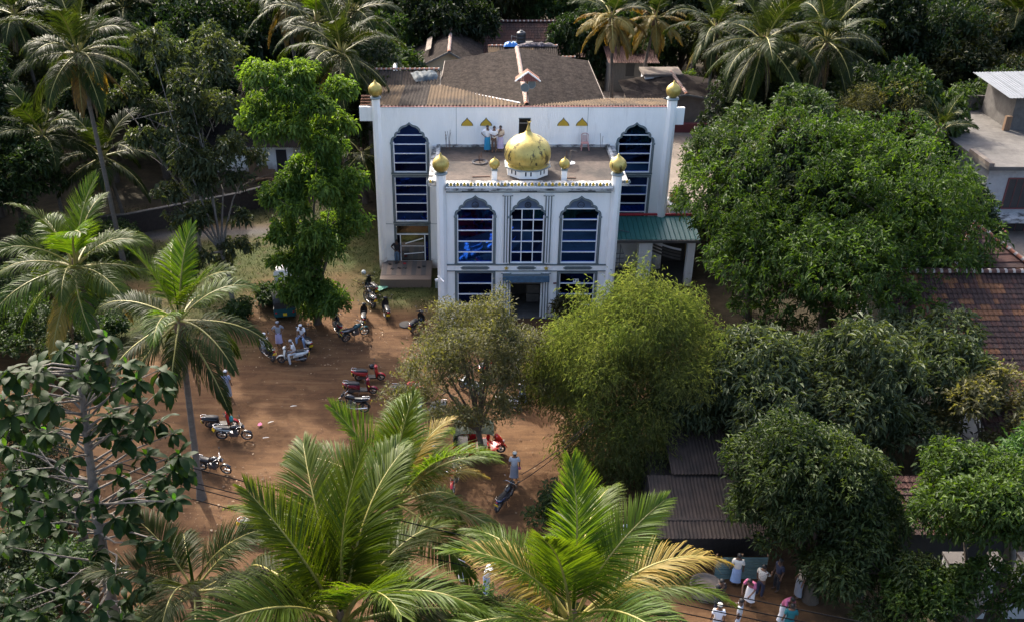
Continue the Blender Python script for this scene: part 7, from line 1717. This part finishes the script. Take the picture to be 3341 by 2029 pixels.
person('man in black behind the pale blue shirt, bottom right', 9.45, 27.0, 0.0, R(-70), 'chin', 'c_black', 'trousers', 'c_navy', 'bare', skin='skindark')
person('person in a pink top seen from above at the bottom edge', 11.75, 26.45, 0.0, R(-60), 'lean', 'c_pink', 'sarong', 'c_white', 'bare')
person('person in a teal top at the very bottom edge before the pink one', 11.75, 25.75, 0.0, R(85), 'stand', 'c_teal', 'sarong', 'c_teal', 'bare')

# ---------------------------------------------------------------- small things
# plastic chair on the roof
ch_ = thing('plastic_chair', 'pink plastic chair with a slatted back against the upper wall', 'chair', (6.95, 56.25, 8.30), R(180), None, 0.95)
pk_ = mat('pink_plastic', (0.45,0.22,0.20), 0.55, var=0.08); M['pinkplastic'] = pk_
for sx in (-1, 1):
    for sy in (-1, 1):
        mb = MB(); mb.bar((sx*0.19, sy*0.19, 0.43), (sx*0.25, sy*0.25, 0.0), 0.05); mb.build('leg', pk_, ch_)
mb = MB(); mb.box(-0.23,0.23,-0.22,0.22,0.42,0.455); mb.build('seat', pk_, ch_)
for sx in (-1, 1): mb = MB(); mb.bar((sx*0.20,-0.21,0.45),(sx*0.21,-0.30,0.92),0.04); mb.build('back_post', pk_, ch_)
for i in range(5):
    mb = MB(); x = -0.13 + 0.065*i; mb.bar((x,-0.22,0.48),(x,-0.295,0.86),0.03,0.015); mb.build('slat', pk_, ch_)
mb = MB(); mb.tube([(-0.21,-0.295,0.88),(-0.14,-0.30,0.95),(0,-0.305,0.98),(0.14,-0.30,0.95),(0.21,-0.295,0.88)], 0.025, 6); mb.build('top_rail', pk_, ch_)
# reinforcing bars, wire ring, pipe stub, paint-spattered post on the roof
def rods(label, x, y, n, h, seed, ring=False):
    g = random.Random(seed); t = thing('reinforcing_bars', label, 'steel bars', (x, y, 8.30), 0, 'steel bars left on the mosque roof')
    for i in range(n):
        a, b = g.uniform(-.18,.18), g.uniform(-.15,.15); mb = MB(); mb.tube([(a,b,-0.02),(a + g.uniform(-.05,.05), b, h*.6),(a + g.uniform(-.1,.1), b + g.uniform(-.05,.05), h*g.uniform(.8,1.1))], 0.012, 5); mb.build('rod', M['rust'], t)
    if ring:
        for k in range(3): mb = MB(); r_ = 0.36 + 0.05*k; mb.tube([(r_*math.cos(2*PI*i/24), r_*math.sin(2*PI*i/24), 0.03 + 0.015*k) for i in range(25)], 0.02, 5, cap=False); mb.build('wire_coil', M['ink'], t)
rods('bundle of thin steel bars standing at the back left of the mosque roof', -1.35, 56.2, 6, 1.2, 1)
rods('steel bars inside a coil of dark wire on the left of the mosque roof', 0.55, 53.9, 5, 0.6, 2, True)
rods('two thin steel bars leaning at the back right of the mosque roof', 8.1, 56.3, 2, 1.0, 3)
ps = thing('pipe_stub', 'white spattered pipe standing in a ring of spilt plaster on the roof', 'pipe', (5.85, 53.9, 8.30))
mb = MB(); mb.tube([(0,0,0),(0.01,0,0.75)], [0.05,0.045], 8); mb.build('pipe', M['concrete_pale'], ps); mb = MB(); mb.lathe([(0.30,0.003),(0.18,0.02),(0.07,0.05)], 14); mb.build('plaster_ring', M['whiteclean'], ps)
mb = MB(); mb.tube([(-0.2,0.02,0),(-0.2,0.02,0.7)], 0.012, 5); mb.tube([(-0.26,0.0,0),(-0.25,0.0,0.68)], 0.012, 5); mb.build('rod', M['rust'], ps)
for x, y, l, a, lab in ((0.6, 51.55, 1.0, 4, 'long rusty batten lying behind the front cresting, left'), (5.5, 51.35, 0.9, -3, 'rusty batten lying behind the front cresting, right'), (6.3, 55.9, 0.4, -40, 'short grey batten lying near the plastic chair')):
    mb = MB(); mb.box(-l/2, l/2, -0.04, 0.04, 0, 0.05); o = mb.build('batten', M['rust' if l > 0.5 else 'concrete_pale'], None, (x, y, 8.302), (0, 0, R(a))); tag(o, lab, 'batten')
# green sheet and manhole in the yard, pairs of shoes on the porch
mb = MB(); vs = [(-0.5,-0.25,0.02),(0.5,-0.2,0.05),(0.5,0.22,0.03),(-0.45,0.25,0.12)]; mb.face(vs); mb.face([(a, b, c_ - 0.012) for a, b, c_ in vs][::-1]); o = mb.build('green_sheet', mat('green_sheet_plastic', (0.16,0.36,0.26), 0.5), None, (-5.65, 53.75, 0.06), (0, 0, R(38))); tag(o, 'pale green plastic sheet on the grass left of the porch', 'plastic sheet')
mb = MB(); mb.lathe([(0.38,0.0),(0.38,0.05),(0.34,0.06),(0.0,0.062)], 28); o = mb.build('manhole_cover', M['concrete'], None, (-3.8, 49.3, 0.0)); tag(o, 'round grey concrete cover in the soil behind the leaf-strewn scooter', 'manhole cover')
def shoes(x, y, rz, m, label):
    t = thing('sandals', label, 'sandals', (x, y, 0.572), rz, 'sandals left on the porch')
    for s in (-1, 1):
        mb = MB(); mb.ball((0, s*0.07, 0.02), 0.05, 8, squash=(2.4, 0.8, 0.5)); mb.build('sandal', M[m], t)
for i, (x, y, r, m, l) in enumerate(((-5.2,56.2,20,'black','black sandals at the left end of the porch'),(-5.0,55.5,70,'black','black sandals near the porch front edge, left'),(-4.55,55.6,50,'seat','dark pair of sandals in the middle of the porch'),(-4.25,56.3,10,'paint_red','red sandals by the feet of the man in black'),(-4.2,55.65,60,'seat','dark sandals right of the middle of the porch'),(-3.3,55.7,30,'black','black sandals at the right end of the porch'),(-3.0,55.85,10,'seat','dark sandals nearest the corner of the front block'),(-4.8,56.35,0,'black','black sandals against the door sill'))):
    shoes(x, y, R(r), m, l)
# scraps of litter big enough to see
for i, (px_, py_, m, l) in enumerate((((-10.4, 39.2), 0, 'c_pink', 'pink paper scrap in front of the black motorcycle'), ((-9.9, 39.4), 30, 'c_offwhite', 'long pale leaf sheath right of the pink scrap'), ((-9.9, 38.1), 10, 'c_offwhite', 'pale leaf beside the front wheel of the silver-panelled motorcycle'), ((-9.0, 40.8), 10, 'c_offwhite', 'pale leaf on the soil in the middle of the left yard'), ((-6.7, 41.6), 50, 'c_cream', 'cream scrap left of the crimson scooter'))):
    mb = MB(); w, h = (0.10, 0.16) if i == 0 else (0.15, 0.035)
    mb.face([(-w, -h*.6, 0.01), (0, -h, 0.03), (w, -h*.3, 0.015), (w*1.1, h*.3, 0.02), (0, h, 0.04), (-w, h*.5, 0.02)]); o = mb.build('scrap', M[m], None, (px_[0], px_[1], 0.05), (0, 0, R(py_))); tag(o, l, 'litter')
# dry palm leaf lying on the grass left of the porch
t = thing('fallen_frond', 'dry fallen palm frond lying on the grass by the bright tree', 'palm frond', (-7.4, 54.5, 0.3)); place('frond', FR['dry'][4][1], t, rot=(R(80), R(10), R(-20)), scale=0.45)
# power lines
M['cable'] = mat('cable_sheath', (0.006,0.006,0.007), 0.9, spec=0.05)
def cable(label, a, b, sag, r=0.02, name='power_cable'):
    a = Vector(a); b = Vector(b); mb = MB(); n = 24
    mb.tube([a.lerp(b, i/n) - Vector((0, 0, sag*4*(i/n)*(1 - i/n))) for i in range(n + 1)], r, 5); o = mb.build(name, M['cable'], None); tag(o, label, 'cable', 'cables across the bottom of the yard'); return o
W0 = [((-13.29, 22.0, 12.65), (12.52, 17.0, 9.15)), ((-13.41, 22.0, 12.16), (11.51, 17.0, 9.07)), ((-13.44, 22.0, 12.02), (11.02, 17.0, 8.93)), ((-13.54, 22.0, 11.59), (10.53, 17.0, 8.81))]
LAB = ['topmost dark power cable from the broad-leaved tree to the bottom right', 'second dark power cable from the top across the yard', 'third dark power cable from the top across the yard', 'lowest dark power cable, well below the other three']
for i, (a, b) in enumerate(W0): cable(LAB[i], a, b, 0.4, 0.016)
cable('upper thin wire crossing the right of the yard towards the bamboo', ((1.73, 26, 7.35), (4.67, 31, 6.06))[0], ((1.73, 26, 7.35), (4.67, 31, 6.06))[1], 0.2, 0.014, 'service_wire')
cable('lower thin wire crossing the right of the yard towards the bamboo', ((1.53, 26, 6.91), (4.76, 31, 5.96))[0], ((1.53, 26, 6.91), (4.76, 31, 5.96))[1], 0.2, 0.014, 'service_wire')
# second palm stump-like trunk seen through the broad-leaved tree
t = thing('dark_stump', 'dark bare trunk showing behind the broad-leaved tree', 'trunk', (-15.6, 29.6, 0)); mb = MB(); mb.tube([(0,0,-0.2),(0.1,0,1.5),(0.2,0.1,3.4)], [0.28,0.2,0.15], 9); mb.build('trunk', M['bark'], t)
